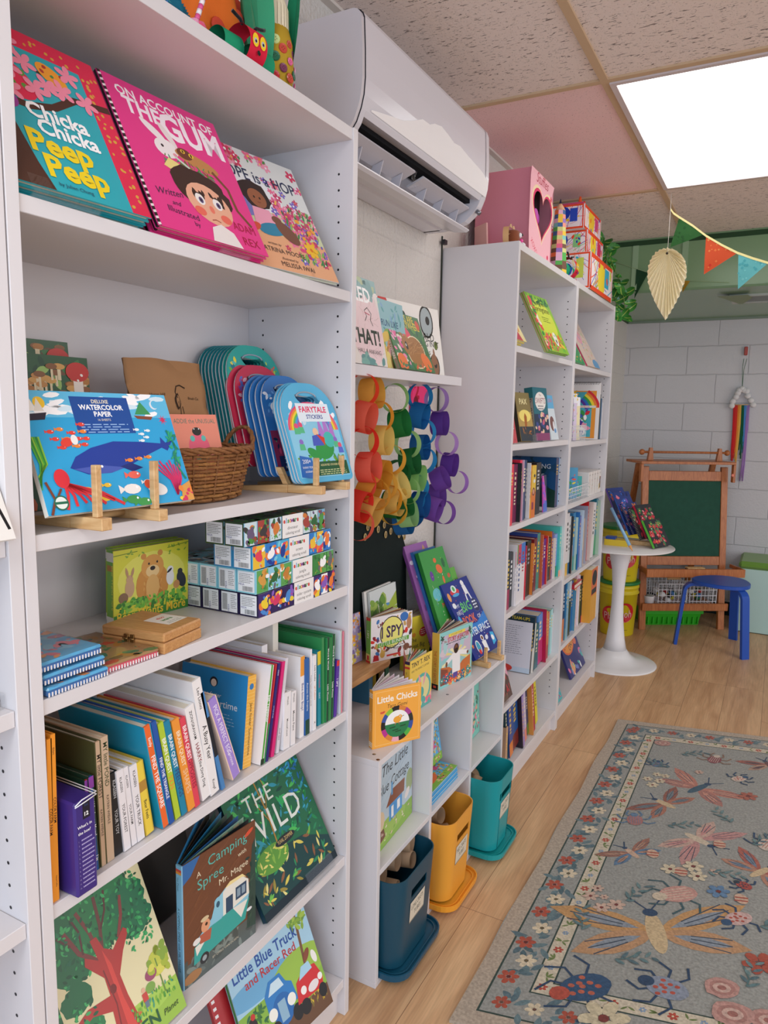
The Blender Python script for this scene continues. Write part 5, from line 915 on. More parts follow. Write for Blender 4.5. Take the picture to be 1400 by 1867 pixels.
t=thing('painted_pumpkin','large orange painted pumpkin craft with red spots, behind the caterpillar','paper craft',(.105,at(490,110,'z',ZT).y-.02,ZT));mb=MB()
vs=[];fs=[];n=48;prof=[(.02,0),(.085,.002),(.115,.05),(.12,.11),(.108,.17),(.075,.205),(.02,.212)]
for r,z in prof:
 for k in range(n):a=2*PI*k/n;rr=r*(1+.05*abs(math.sin(4*a)));vs.append((rr*.8*math.cos(a),rr*1.15*math.sin(a),z+.004*math.sin(7*a)))
for i in range(len(prof)-1):
 for k in range(n):j=(k+1)%n;fs.append((i*n+k,i*n+j,(i+1)*n+j,(i+1)*n+k))
fs+=[tuple(range(n-1,-1,-1)),tuple((len(prof)-1)*n+k for k in range(n))]
mb.add(vs,fs,'e8742a',True);mb.build('pumpkin_body','paper',t)
for k in range(11):
 a=-1.3+k*.27;z=.03+(k*37%14)*.012;mb=MB();mb.ball((.098*math.cos(a),.14*math.sin(a),z),.018,['c93028','d8503a'][k%2],12,.18,1,.9);mb.build('red_spot','paper',t)
t=thing('straw_craft','striped paper straw craft with pink tissue and a teal dyed paper disc','paper craft',(.22,-.42,ZT))
def straw(p,q,c1,c2):
 p,q=V(p),V(q);d=(q-p);mb=MB();n=14
 for i in range(n):mb.cyl(p+d*i/n,p+d*(i+1)/n,.0042,c1 if i%2 else c2,8)
 mb.build('paper_straw','gloss',t)
straw((-.005,-.078,0),(.0,-.075,.16),'7acb3f','f4f4f0');straw((0,.0,.015),(.015,.035,.13),'e85a9a','f8f0f4');straw((-.03,-.03,.01),(-.03,-.02,.12),'2f86d8','2f7acb')
mb=MB();mb.T=M.Translation(V((-.03,.005,.055)))@M.Rotation(1.35,4,'Y');n=48;vs=[(0,0,.006)]+[(.052*math.cos(2*PI*i/n),.052*math.sin(2*PI*i/n),.004*(i%2))for i in range(n)]
mb.add(vs,[(0,1+i,1+(i+1)%n)for i in range(n)],'4aa0a8');mb.add([(x*.7,y*.7,z+.001)for x,y,z in vs],[(0,1+i,1+(i+1)%n)for i in range(n)],'1d6f86');mb.build('paper_disc','paper',t)
rd=random.Random(3);mb=MB()
for k in range(7):mb.ball((rd.uniform(-.01,.015),-.005+rd.uniform(-.012,.018),.012+rd.uniform(0,.02)),rd.uniform(.007,.012),rd.choice(['f08ab0','e8557f','f2a0c0']),8)
mb.build('tissue_knot','cloth',t)
mb=MB()
for k in range(7):a=k*.9;mb.strip([(.012,.032,.12),(.02+.02*math.cos(a),.03+.02*math.sin(a),.135+.01*(k%3)),(.02+.04*math.cos(a),.035+.045*math.sin(a),.13+.02*(k%2))],(0.004,.004,.014),['e85a8a','f4e8ee','d8406a'][k%3])
mb.build('paper_bow','paper',t)
mb=MB()
for k in range(9):mb.ball((.01+rd.uniform(-.02,.02),-.1+rd.uniform(-.05,.05),.012+rd.uniform(0,.025)),rd.uniform(.008,.014),rd.choice(['b5708a','d8a8b5','8a4a5f','e8d0c8']),8)
tag(mb.build('tissue_bundle','cloth'),'crumpled mauve tissue paper at the straw craft foot','paper craft');bpy.data.objects['tissue_bundle'].location=(.2,-.45,ZT)
# ================================================================ books on the floating shelf
ZW=1.552;GW='picture books on the floating wall shelf'
def art_that(a):
 a.rect(0,0,1,1,'e9e2dc');a.ell(.62,.45,.4,.5,'edd3d6');a.rect(0,.86,1,1,'7fa8a8');a.scatter(30,0,.8,1,1,.06,.1,['7fa8a8','a9b88a','6a9a9a'],'ell',.6,seed=141);a.scatter(60,.05,.1,.95,.8,.03,.07,['c9b0ac','d8a8b0','b9a8a0'],'dash',.06,seed=142)
 a.text('NAKED',.42,.72,.17,'ffffff',bold=.02,maxw=.8);a.text('AND',.2,.48,.16,'2f3a38',bold=.03,maxw=.36);a.text('THAT!',.56,.24,.17,'26382f',bold=.03,maxw=.7);a.text('HALL & ANKANG',.6,.13,.05,'4a4444',maxw=.66)
 a.line([(.6,.5),(.66,.56),(.62,.62),(.7,.66),(.78,.6),(.74,.52),(.78,.46)],.012,'3a3434');a.line([(.62,.6),(.74,.58)],.012,'c8506a');a.scatter(12,0,.0,1,.06,.06,.1,['6a9a9a','7fb0a8'],'ell',.6,seed=143)
A,U,W,w,h=pose((650,663),(707.3,671),(681.6,516),ZW)
book('pale picture book with white and green hand capitals, leftmost on the floating shelf',frame(A+U*w-U*.2,U,W),.2,h,.01,'e9e2dc',art_that,group=GW)
def art_pastel(a):a.rect(0,0,1,1,'9cc8d0');a.scatter(40,0,.4,1,1,.06,.14,['6fb0b5','a9d8c8','8fb8d8'],'leaf',.4,seed=151);a.scatter(40,0,0,1,.5,.06,.14,['e8c86a','d89a6a','f0dc8a','9ab86a','d8a0a8'],'ell',.6,seed=152);a.text('RUN LIKE',.5,.62,.09,'2a4a7a')
A,U,W,w,h=pose((700,671),(755,679),(740,558),ZW)
book('soft blue and yellow picture book half hidden behind the rabbit book',frame(A+V((-.012,0,0)),U,W),w,h,.009,'9cc8d0',art_pastel,group=GW)
def art_world(a):
 a.rect(0,0,1,1,'f3efe9');a.rect(0,.0,.06,1,'3f9ac8');a.ell(.14,.93,.07,.07,'d8403a')
 for k in range(7):a.line([(.16+.07*math.cos(-.2-k*.3),.9+.07*math.sin(-.2-k*.3)),(.16+.12*math.cos(-.2-k*.3),.9+.12*math.sin(-.2-k*.3))],.008,'c8403a')
 for(u,v,r,c)in((.25,.75,.06,'8a7a6a'),(.42,.78,.045,'4a6a5a'),(.55,.7,.04,'c8503a'),(.78,.78,.11,'a9b5b8'),(.9,.45,.03,'7a8a4a'),(.85,.14,.08,'9a7058'),(.6,.14,.035,'5a8a4a')):a.ell(u,v,r,r*1.3,'222222');a.ell(u,v,r*.85,r*1.12,c);a.ell(u+r*.2,v+.02,r*.3,r*.35,'3a3a3a')
 a.ell(.85,.24,.045,.05,'9a7058');a.leaf(.86,.26,.09,.03,'9a7058',1.7);a.text('THE WORLD',.6,.5,.07,'222222',maxw=.56);a.text('& EVERYTHING IN IT',.62,.42,.05,'222222',maxw=.66);a.text('Kevin Henkes',.6,.3,.05,'222222',maxw=.45)
A,U,W,w,h=pose((750,677),(816,687),(803.6,562.6),ZW)
book('white picture book with small animal drawings, rightmost on the floating shelf',frame(V((.165,.315,ZW+.0003)),V((.12,1,0)),V((-.16,0,1))),.33,h,.012,'f3efe9',art_world,spine='3f9ac8',group=GW)
def art_eggs(a):
 a.rect(0,0,1,1,'3f7a4a');a.scatter(70,0,0,1,1,.06,.14,['2f6a45','5a9a4a','1f5a4a','4a8a6a'],'leaf',.4,seed=161);a.scatter(24,0,.05,.4,.7,.06,.12,['e85a9a','f08ab8','f0a0c8','e8e0d0'],'leaf',.5,seed=162);a.ell(.18,.82,.13,.13,'e8503a');a.text('A LIFT',.18,.83,.04,'ffffff');a.lines(.08,.79,.28,2,.04,.014,'ffffff')
 a.text('EGGS ARE',.58,.86,.085,'f0d84a',maxw=.46,bold=.01);a.text('EVERYWHERE',.62,.74,.085,'f0d84a',maxw=.6,bold=.01);a.ell(.48,.55,.12,.14,'e8506a',.2);a.ell(.9,.85,.06,.06,'d8543a')
 a.ell(.6,.33,.27,.2,'f2e2c0',.2);a.ell(.6,.33,.25,.185,'a9743c',.2);a.ell(.4,.42,.14,.12,'a9743c');a.leaf(.36,.5,.25,.07,'a9743c',2.2);a.leaf(.44,.52,.25,.07,'b9844c',1.7);a.ell(.37,.42,.035,.05,'16161a');a.ell(.36,.43,.012,.018,'ffffff');a.scatter(40,.45,.3,.8,.5,.05,.09,['946230','b5804a','c2915a'],'dash',.1,rot=.3,seed=163);a.ell(.82,.18,.14,.1,'ef7a3a',-.4);a.ell(.12,.12,.12,.1,'ef7a3a');a.scatter(30,.0,.0,1,.16,.05,.1,['2f7a6a','e8603a','3f8a4a'],'leaf',.4,seed=164)
A,U,W,w,h=pose((731,674.5),(794,684),(760.8,584.3),ZW)
book('green board book with a brown rabbit, standing before the other wall shelf books',frame(A,U,W),w,h,.014,'3f7a4a',art_eggs,spine='8a7a6a',name='board_book',group=GW,sart=lambda a:(a.rect(0,.9,1,.97,'e0a43a'),a.text('EGGS ARE EVERYWHERE',.2,.5,.5,'f0ece0',rot=-PI/2,maxw=8)))
# ================================================================ paper chains
zc0=(620,460);zs0=3.459
CH={'red':('red and coral paper chain hanging nearest, next to the bookcase side',[(145,865,'F','f0472a'),(150,1040,'B','ee6a52'),(145,1195,'F','e8301f'),(180,1355,'B','f06a55'),(130,1465,'F','ee5a48'),(120,1600,'B','e03a28'),(118,1720,'F','f0705a')]),'yellow':('yellow and amber paper chain bundled beside the red chain',[(200,890,'B','e8b04a'),(245,1035,'F','e8a22f'),(262,1185,'B','edcf72'),(325,1305,'F','eeb33f'),(250,1400,'B','d99a2e'),(365,1480,'B','efd57c'),(225,1530,'F','dfa63e'),(300,1560,'F','e0a030'),(195,1630,'B','e6b85c'),(335,1630,'F','ecb944'),(270,1470,'F','e9b84e'),(180,1500,'B','dd9f35'),(345,1570,'B','f0cf70')]),'green':('light and dark green paper chain in the middle of the five',[(345,920,'F','9ccf83'),(375,1080,'B','1f7a38'),(425,1210,'F','a4d48c'),(440,1320,'B','1c6a34'),(480,1420,'B','8fc872'),(420,1500,'F','9ed286'),(390,1590,'B','1f6f36'),(425,1650,'B','9fd08a'),(360,1400,'F','1c6a34'),(330,1590,'B','1f7a3a')]),'blue':('bright blue paper chain left of the purple chain',[(503,910,'F','2088c8'),(500,1030,'B','1a6fae'),(525,1135,'F','2f9ad8'),(505,1230,'B','175f9c'),(530,1310,'F','2590d0'),(480,1480,'F','2b98d2'),(505,1590,'B','15569a'),(450,1650,'F','1c62a4'),(400,1700,'B','1f6cb0'),(455,1560,'F','2b90cc')]),'purple':('lilac and purple paper chain, rightmost of the five',[(608,930,'F','a784c8'),(628,1078,'B','5a3590'),(672,1205,'F','bd93d8'),(690,1338,'B','5a3090'),(738,1450,'F','a878cc'),(630,1430,'B','6f429f'),(610,1535,'B','6a3f9a'),(655,1640,'F','8a58b5'),(590,1620,'B','7a4aa8')])}
xs={'red':.235,'yellow':.22,'green':.2,'blue':.175,'purple':.17}
toc=V((CX-.2,CY-.5,0)).normalized();side=V((-toc.y,toc.x,0))
for key,(lab,links)in CH.items():
 p0=at(zc0[0]+links[0][0]/zs0,zc0[1]+links[0][1]/zs0,'x',xs[key]);t=thing('paper_chain',lab,'paper chain',(p0.x,p0.y,1.525),'rainbow paper chains');rd=random.Random(len(key)*3)
 for i,(zx,zy,kind,c)in enumerate(links):
  p=at(zc0[0]+zx/zs0,zc0[1]+zy/zs0,'x',xs[key]+rd.uniform(-.012,.012)*(i>3));tilt=rd.uniform(-.25,.25)+(rd.uniform(-.5,.5)if i>4 else 0)
  ax=(toc*.92+side*(.35+tilt*.3)+V((0,0,rd.uniform(-.15,.15))))if kind=='F' else(side+toc*.35+V((0,0,tilt*.8)))
  mb=MB();mb.T=M.Translation(-t.location);band_ring(mb,p,.0345 if kind=='F' else .037,.031 if kind=='F' else .041,ax,c,0,2*PI,40,1.08 if kind=='F' else 1.0)
  mb.build('paper_link','thinpaper',t)
q=at(772,735,'x',.01);mb=MB();a=Art(mb,(.006,q.y-.09,q.z-.04),(0,1,0),(0,0,1),.13,.11);mb.box(.001,q.y-.09,q.z-.04,.0058,q.y+.04,q.z+.07,'d8306a');a.poly([(0,.1),(.6,.0),(1,.8),(.5,1),(.1,.7)],'e8407a');a.text('2',.35,.5,.4,'b51f3a',bold=.04);a.ell(.3,.4,.14,.14,'7a1a2f');tag(mb.build('valentine_card','paper'),'pink and red paper valentine on the wall behind the purple chain','card')
t=thing('blackboard_panel','black arched board with pressed coins, leaning behind the low cube shelf','board',(0,0,0));mb=MB();pts=[(.06,.609),(.80,.609),(.795,.75),(.775,1.0),(.72,1.09),(.6,1.14),(.4,1.16),(.2,1.14),(.06,1.1)]
mb.prism(pts,.008,.02,'14201e','x');mb.build('board','chalk',t)
for px,py in((665,979),(670,961),(689,965),(702.6,974.6),(711.8,968.5),(727,974.6),(736.6,978),(700,957)):
 q=at(px,py,'x',.022);mb=MB();mb.T=M.Translation(q)@M.Rotation(PI/2,4,'Y');mb.lathe([(.001,0),(.0085,0),(.0088,.001),(.0085,.002),(.001,.002)],'c9ad72',20);mb.lathe([(.001,.0021),(.005,.0021),(.001,.003)],'9a8048',12);mb.v=[(x,y,q.z+(z-q.z)*1.35)for x,y,z in mb.v];mb.build('pressed_coin','gloss',t)
 # ================================================================ top of the cube shelf
ZC2=.6077
t=thing('wooden_riser','light wooden plank riser on the low cube shelf, against the tall bookcase','riser',(0,0,ZC2));mb=MB();pts=[(.008,.095),(.125,.095),(.13,.46),(.12,.49),(.008,.5)];mb.prism(pts,.094,.112,'ffffff');mb.build('plank','beech',t)
for y in(.11,.42):mb=MB();mb.box(.02,y,0,.11,y+.018,.0938,'ffffff');mb.build('leg','beech',t)
GC='books displayed on the cube shelf top'
def fan(r,w,h,n,a0,da,c,t0,cols=None):
 for k in range(n):
  mb=MB();mb.T=M.Translation(V((0,0,-t0-.0012*k)))@M.Rotation(a0+da*k,4,'Y');mb.box(.002,.002,-.0012,w,h-.002,0,(cols[k%len(cols)]if cols else c));mb.build('back_cover' if k==n-1 else 'page','print',r)
def open_board(label,mw,w,h,st,front,spine,art,sart,n=8,a0=.12,da=.07,cols=('efe9dc',),name='board_book',group=GC):
 r=thing(name,label,'book',mw,group);mb=MB();q=.01;pr=[(0,0),(w-q,0),(w-q*.3,q*.3),(w,q),(w,h-q),(w-q*.3,h-q*.3),(w-q,h),(0,h)];mb.prism(pr,-.002,0,front)
 art(Art(mb,(0,0,0),(1,0,0),(0,1,0),w,h));mb.build('front_cover','print',r)
 mb=MB();mb.box(-.002,0,-st,0,h,0,spine);sart(Art(mb,(-.0021,0,-st),(0,0,1),(0,1,0),st,h));mb.build('spine','print',r);fan(r,w*.98,h,n,a0,da,'efe9dc',.003,cols);return r
def art_ispy(a):
 a.rect(0,0,1,1,'efe9ea');a.scatter(60,.03,.04,.97,.96,.03,.07,['d8352f','8a2030','222222','c8a05a','3f7ab8','7a4a3a','f0f0f0','2f6a4a'],'ell',.6,seed=171);a.ell(.5,.6,.29,.32,'2a2430');a.ell(.5,.6,.27,.3,'eee67e');a.text('I SPY',.5,.5,.22,'3a2252',bold=.02,maxw=.5,hs=.8);a.poly([(.16,.3),(.92,.36),(.93,.46),(.17,.4)],'5fa53a');a.text('LITTLE BUNNIES',.54,.345,.07,'f4f4e8',rot=.05,maxw=.68)
 a.ell(.8,.9,.1,.09,'2f6fb8');a.ell(.28,.14,.06,.07,'d8b05a');a.ell(.27,.22,.03,.03,'d8b05a');a.leaf(.26,.24,.1,.03,'d8b05a',1.9);a.leaf(.29,.24,.1,.03,'d8b05a',1.3);a.poly([(.05,.02),(.2,.02),(.18,.14),(.08,.16)],'b8303a');a.ell(.86,.2,.08,.07,'7a4a38',.4);a.leaf(.84,.26,.12,.04,'8a5a48',2.2);a.ell(.92,.74,.06,.12,'b5805a');a.text('Walter Wick',.66,.2,.03,'333333',maxw=.3);a.rect(.38,.07,.72,.11,'d8352f');a.lines(.36,.28,.8,2,.05,.014,'444444')
A,U,W,w,h=pose((675.4,1210),(750,1192),(676.6,1127.6),.72,'L')
open_board('open board book with a yellow oval title and scattered toys, on the plank riser',frame(A+V((0,0,.0004)),U,(0,0,1)),w,h,.02,'efe9ea','6fae45',art_ispy,lambda a:(a.rect(0,.93,1,1,'d0332e'),a.rect(0,0,1,.2,'d8d07a'),a.rect(0,0,1,.05,'d0332e'),a.rect(.25,.06,.75,.16,'d0332e'),a.text('I SPY',.25,.62,.4,'ffffff',rot=-PI/2)),7,.1,.055,('efe9dc','cfc5b0','7a3a3a','e0b06a'))
def art_land(a):
 a.rect(0,0,1,1,'dfe6e4');a.rect(0,0,1,.6,'9db545');a.poly([(.3,.5),(1,.62),(1,.85),(.75,.72)],'a9c04a');a.ell(.6,.68,.12,.03,'5f9ad0');a.scatter(50,0,.05,.55,.8,.06,.16,['6a9a3a','8ab045','4f7f35','a9c45a'],'ell',.7,seed=181);a.line([(.3,.1),(.34,.5),(.28,.75)],.02,'e9e2cc');a.line([(.34,.4),(.42,.6)],.012,'e9e2cc')
p=at(717.6,1060.8,'x',.035);hL=.155;zb=.7204
book('landscape picture book with green hills and white clouds, behind the open toy book',frame(V((.06,p.y-.17,zb)),(0,1,0),(-.1,0,1)),.17,p.z-zb+.002,.007,'dfe6e4',art_land,group=GC)
book('white edged twin hidden behind the green hills picture book',frame(V((.05,p.y-.185,zb)),(0,1,0),(-.1,0,1)),.17,p.z-zb+.004,.007,'eceae4',None,group=GC)
def art_floralp(a):a.rect(0,0,1,1,'a99ac0');a.scatter(40,0,0,1,1,.08,.16,['8a7ab0','c9bcd8','f0a23a','e8d86a','9a8a9a'],'flower',seed=185)
p=at(656,1203,'z',.7204)
book('lilac flowered book edge squeezed between the plank riser and the bookcase side',frame(V((p.x-.004,p.y-.13,.7204)),(.1,1,0),(-.08,0,1)),.13,.145,.006,'a99ac0',art_floralp,group=GC)
def art_hunt(a):a.rect(0,0,1,1,'eedb45');a.ell(.62,.66,.14,.11,'d8433a');a.lines(.53,.7,.7,3,.04,.012,'ffffff');a.ell(.3,.64,.06,.05,'f0a03a');a.ell(.24,.78,.04,.03,'f0b04a');a.line([(.84,.86),(.97,.94)],.02,'7a5230');a.line([(.9,.75),(1,.72)],.014,'7a5230');a.scatter(20,.78,.1,1,.85,.04,.08,['2f5a6a','3f7a3a'],'leaf',.4,seed=191);a.text('The',.28,.5,.1,'232a3a',maxw=.34);a.text('Great Big',.4,.38,.1,'232a3a',maxw=.7);a.text('Egg Hunt',.45,.25,.1,'232a3a',maxw=.7);a.ell(.92,.2,.09,.16,'1f4a4a');a.rect(0,0,1,.1,'2f7a4a')
A,U,W,w,h=pose((752,1215),(785,1203),(785.9,1113),ZC2)
open_board('yellow board book with dark title letters, behind the two open ones',frame(A+U*w-U*.15+V((.01,0,0)),U,(0,0,1)),.15,h,.018,'eedb45','eedb45',art_hunt,lambda a:None,7,.1,.05,('f0e6b0','e8dcc0','e0b0a0'))
def art_trex(a):a.rect(0,0,1,1,'f0cd5a');a.text('TINY T. REX',.48,.86,.11,'2a2433',maxw=.84,bold=.02);a.text('AND THE PERFECT SURPRISE',.46,.77,.05,'2a2433',maxw=.8);a.ell(.55,.36,.42,.38,'5fb5a8');a.ell(.55,.36,.34,.3,'e8dc9a');a.leaf(.5,.42,.35,.09,'f0a8b0',1.9);a.leaf(.6,.42,.35,.09,'f0a8b0',1.2);a.ell(.5,.3,.14,.14,'57b0a5');a.ell(.46,.33,.03,.03,'1a2a2a');a.rect(0,0,1,.16,'e8748a');a.scatter(16,0,.02,1,.18,.06,.1,['f0a8b0','57b0a5','f4e6a0'],'ell',.7,seed=193);a.rect(0,0,1,.05,'57b0a5')
A,U,W,w,h=pose((746,1305),(785.6,1279),(789,1185.8),ZC2)
open_board('yellow fanned board book with a teal dinosaur hatching, behind the orange chick book',frame(A+V((0,0,.0002)),U,(0,0,1)),w,h,.016,'f0cd5a','efc74a',art_trex,lambda a:(a.rect(0,.94,1,1,'3a2a4a'),a.rect(0,.86,1,.9,'d8433a'),a.text('T',.3,.75,.4,'2a2433')),8,.12,.07,('efe9dc','5fb5a8','e8dcc0','e07a6a'))
def art_easter(a):
 a.rect(0,0,1,1,'8fd0cc');a.rect(.05,.05,.95,.93,'9cc9c8');a.rect(.05,.5,.95,.93,'c9b8c8');a.scatter(14,.08,.55,.92,.9,.06,.14,['d8c8d0','b8a8c0','a9d0d0'],'ell',.5,seed=201)
 for k in range(9):q=k*PI/8;a.poly([(.5,.52),(.5+.42*math.cos(q-.1),.52+.3*math.sin(q-.1)-.14),(.5+.42*math.cos(q+.1),.52+.3*math.sin(q+.1)-.14)],['e8d88a','8fcfd0','efe4b0'][k%3])
 a.poly([(.05,.05),(.95,.05),(.95,.42),(.7,.36),(.5,.22),(.3,.34),(.05,.38)],'c8703a');a.poly([(.05,.05),(.3,.05),(.26,.3),(.05,.36)],'8a4a38');a.scatter(40,.05,.05,.95,.2,.04,.08,['e8703a','3f8a7a','d8403a','f0b05a','2f6a8a'],'flower',seed=202)
 a.poly([(.38,.56),(.62,.58),(.64,.2),(.4,.18)],'f0ecea');a.poly([(.2,.46),(.4,.56),(.42,.48),(.24,.38)],'f0ecea');a.poly([(.6,.58),(.86,.52),(.84,.44),(.6,.5)],'f0ecea');a.ell(.5,.63,.075,.09,'3a241c');a.ell(.5,.645,.045,.055,'7a4a34');a.ell(.5,.6,.05,.04,'2a1a16');a.poly([(.42,.2),(.56,.2),(.56,.12),(.44,.1)],'5a4a9a');a.ell(.22,.4,.03,.05,'7a4a34');a.ell(.86,.48,.03,.03,'7a4a34')
 a.scatter(16,.02,.8,.14,.97,.04,.07,['2f5a4a'],'leaf',.4,seed=203);a.scatter(16,.86,.78,.98,.97,.04,.07,['2f5a4a'],'leaf',.4,seed=204);a.rect(.26,.88,.76,.935,'f0d45a');a.text('LITTLE BIBLE STORIES',.5,.895,.025,'3a5a5a',maxw=.42);a.text('The',.17,.8,.04,'c8303a',shear=.3);a.text('STORY of EASTER',.56,.79,.085,'c8303a',maxw=.64,bold=.01);a.lines(.2,.76,.8,1,.04,.012,'333333');a.lines(.55,.025,.9,1,.03,.01,'2a5a5a')
A,U,W,w,h=pose((799,1259),(858.5,1230.8),(857.5,1133),ZC2)
open_board('light turquoise board book with a robed figure, standing fanned open',frame(A+V((0,0,.0002)),U,(0,0,1)),w,.178,.026,'8fd0cc','e8b84a',art_easter,lambda a:(a.rect(0,0,1,.1,'1a1a1c'),a.rect(.3,.03,.7,.07,'e0503a'),a.text('THE STORY OF EASTER',.3,.4,.4,'c8502a',rot=-PI/2,maxw=4)),8,.06,.05,('efe9dc','8a4a3a','e8dcc0','b8a08a','2a3a3a'))
def art_chick(a):
 a.rect(0,0,1,1,'f0a843')
 for q in((.04,.04,.96,.046),(.04,.954,.96,.96),(.04,.04,.046,.96),(.954,.04,.96,.96)):a.rect(*q,'f7cf8a')
 a.text('Little Chicks',.5,.77,.12,'f6f0e4',maxw=.84,bold=.02);a.text('Taro Gomi',.5,.66,.07,'2a2018',maxw=.42,shear=.2);a.ell(.2,.6,.045,.02,'d8503a',.3);a.star(.16,.6,.03,'d8503a',5)
 cols=['2a2e2c','a53a8a','d8833a','1c1c1e','8ac23a','2f4f9a','1c1c1e','b5308a','d8833a','e8a8b8','1c1c1e','4fae45','2f4f9a']
 for k,c in enumerate(cols):a.poly([(.5+.34*math.cos(2*PI*(k+j/6)/13),.36+.31*math.sin(2*PI*(k+j/6)/13))for j in range(7)]+[(.5,.36)],c)
 a.ell(.5,.36,.255,.255,'1f7a4a');a.poly([(.5+.255*math.cos(q),.36+.233*math.sin(q))for q in[PI*i/18*.97+.05 for i in range(19)]],'f3f1ee');a.ell(.5,.43,.085,.065,'eda53a');a.ell(.555,.47,.045,.04,'eda53a');a.ell(.56,.475,.014,.014,'ffffff');a.ell(.563,.475,.007,.008,'111111');a.line([(.47,.38),(.45,.34)],.01,'c8503a');a.line([(.53,.38),(.54,.34)],.01,'c8503a');a.line([(.6,.47),(.64,.48)],.01,'4a3a20')
 for u,v in((.34,.3),(.56,.3),(.46,.22),(.4,.25)):a.line([(u,v),(u+.12,v+.01)],.018,'123f2a')
A,U,W,w,h=pose((679.5,1366.8),(765.7,1346),(767.4,1243),ZC2)
open_board('orange board book with a chick in a colorful ring, overhanging the cube shelf edge',frame(A+V((0,0,.0002)),U,(0,0,1)),w,h,.017,'f0a843','efa53f',art_chick,lambda a:([a.rect(0,q,1,q+.02,'f7ead0')for q in(.87,.9,.93,.03,.06,.09)],a.text('Little Chicks',.3,.45,.4,'f7ead0',rot=-PI/2,maxw=5)),8,.12,.10,('f2ede6','efe8ee','e8d0dc'))
def art_space(a):
 a.rect(0,0,1,1,'1f2f86');a.poly([(0,.34),(.2,.42),(.62,.4),(1,.5),(1,.36),(.6,.3),(.3,.3),(0,.22)],'2f7fcf');a.scatter(40,.02,.02,.98,.98,.008,.018,['f0c84a','ffffff','e8603a'],'star',seed=211)
 a.text('MY',.24,.66,.06,'e8ecf4',rot=.08);a.text('FIRST',.22,.57,.075,'e8ecf4',maxw=.22,rot=.08);a.text('BIG',.5,.58,.17,'5fbf6a',bold=.02,maxw=.36);a.text('BOOK',.42,.42,.15,'e8703a',bold=.02,maxw=.46);a.text('OF',.78,.44,.07,'f4f4f4');a.text('OUTER SPACE',.52,.27,.13,'dfeaf4',bold=.015,maxw=.9);a.ell(.83,.61,.14,.14,'3a4a8a');a.ell(.83,.61,.12,.12,'2a2f5a');a.lines(.75,.65,.9,3,.04,.02,'e8ecf4')
 a.ell(.35,.86,.16,.06,'d8383f');a.ell(.35,.9,.09,.07,'dff0e8');a.ell(.35,.9,.04,.045,'4fae5a');a.ell(.35,.82,.12,.03,'4fa8d8');a.ell(.72,.93,.055,.06,'f0f0f2');a.poly([(.66,.9),(.78,.9),(.8,.78),(.66,.78)],'f0f0f2');a.line([(.66,.78),(.64,.7)],.04,'f0f0f2');a.line([(.78,.78),(.8,.7)],.04,'f0f0f2');a.ell(.1,.82,.05,.08,'e8a05a');a.ell(.13,.7,.06,.05,'e8ecf0');a.ell(.1,.5,.045,.09,'4fb0e0');a.ell(.1,.38,.05,.08,'f4f4f4')
 a.ell(.28,.12,.08,.12,'f4f4f2');a.ell(.28,.12,.06,.1,'3fa0c0');a.ell(.27,.06,.045,.045,'d8383f');a.ell(.52,.2,.055,.055,'f0f0f2');a.ell(.52,.2,.035,.035,'7a4a34');a.poly([(.45,.16),(.6,.16),(.58,.02),(.46,.02)],'f0f0f2');a.ell(.68,.18,.06,.04,'dfe4ec',.3);a.poly([(.8,.05),(.95,.08),(.97,.2),(.85,.22)],'3fb0e0');a.ell(.88,.14,.05,.05,'f4f4f4');a.star(.1,.16,.05,'e8833a')
easel_at((893,1218),(917,1204),ZC2,'wooden display easel holding the blue outer space book',.05,.16)
A,U,W,w,h=pose((873.8,1210),(917.5,1182),(855.5,1054.7),ZC2+.02)
A=A+V((-.012,0,.002))
book('dark blue picture book about outer space with a red flying saucer, on the easel',frame(A,U,W),w,h,.014,'1f2f86',art_space,spine='23358c',back='1f2f86',name='picture_book',group=GC,cat='book')
def leanTL(px,ztop,x_,h_,ln,yaw,w_,*a_,**k_):
 P=at(*px,'x',x_);b_=math.radians(ln);hz=P.z-ZC2-.0004;hh=hz/math.cos(b_);o=V((x_+hh*math.sin(b_),P.y,ZC2+.0004));return book(a_[0],lean(o,yaw,ln),w_,hh,*a_[1:],**k_)
def art_dinoc(a):
 a.rect(0,0,1,1,'3f9a45');a.ell(.25,.78,.07,.1,'6a3a9a');a.ell(.24,.62,.16,.13,'6ac0c8');a.scatter(14,.12,.54,.36,.7,.02,.04,['3f9aa5','e8e8e0'],'dash',.2,seed=5);a.ell(.6,.82,.12,.09,'e8703a',-.5);a.ell(.52,.9,.06,.05,'e8703a');a.ell(.66,.72,.04,.08,'e8703a');a.ell(.82,.86,.06,.1,'2a6a3a');a.ell(.9,.74,.06,.05,'c8643a');a.scatter(24,.05,.05,.95,.95,.03,.05,['e8ecd8','2f7a38','e8c83a'],'leaf',.4,seed=6);a.text('MY FIRST',.6,.5,.1,'e83a3a');a.text('BIG BOOK',.6,.35,.12,'f0e070',maxw=.6);a.text('OF DINOS',.6,.2,.12,'ffffff',maxw=.6)
def art_farmc(a):
 a.rect(0,0,1,1,'63ad3f');a.ell(.34,.72,.1,.1,'b5693a');a.ell(.34,.84,.05,.06,'c8803f');a.ell(.6,.76,.12,.09,'e89a4a');a.ell(.6,.7,.07,.05,'8a5a3a');a.ell(.86,.82,.12,.08,'f0f0ee');a.ell(.88,.84,.05,.04,'2a2a2c');a.ell(.5,.4,.14,.16,'7a7f8a');a.scatter(24,.05,.2,.95,.95,.02,.04,['f0ecd8','e8d84a','2f7a38'],'leaf',.4,seed=7)
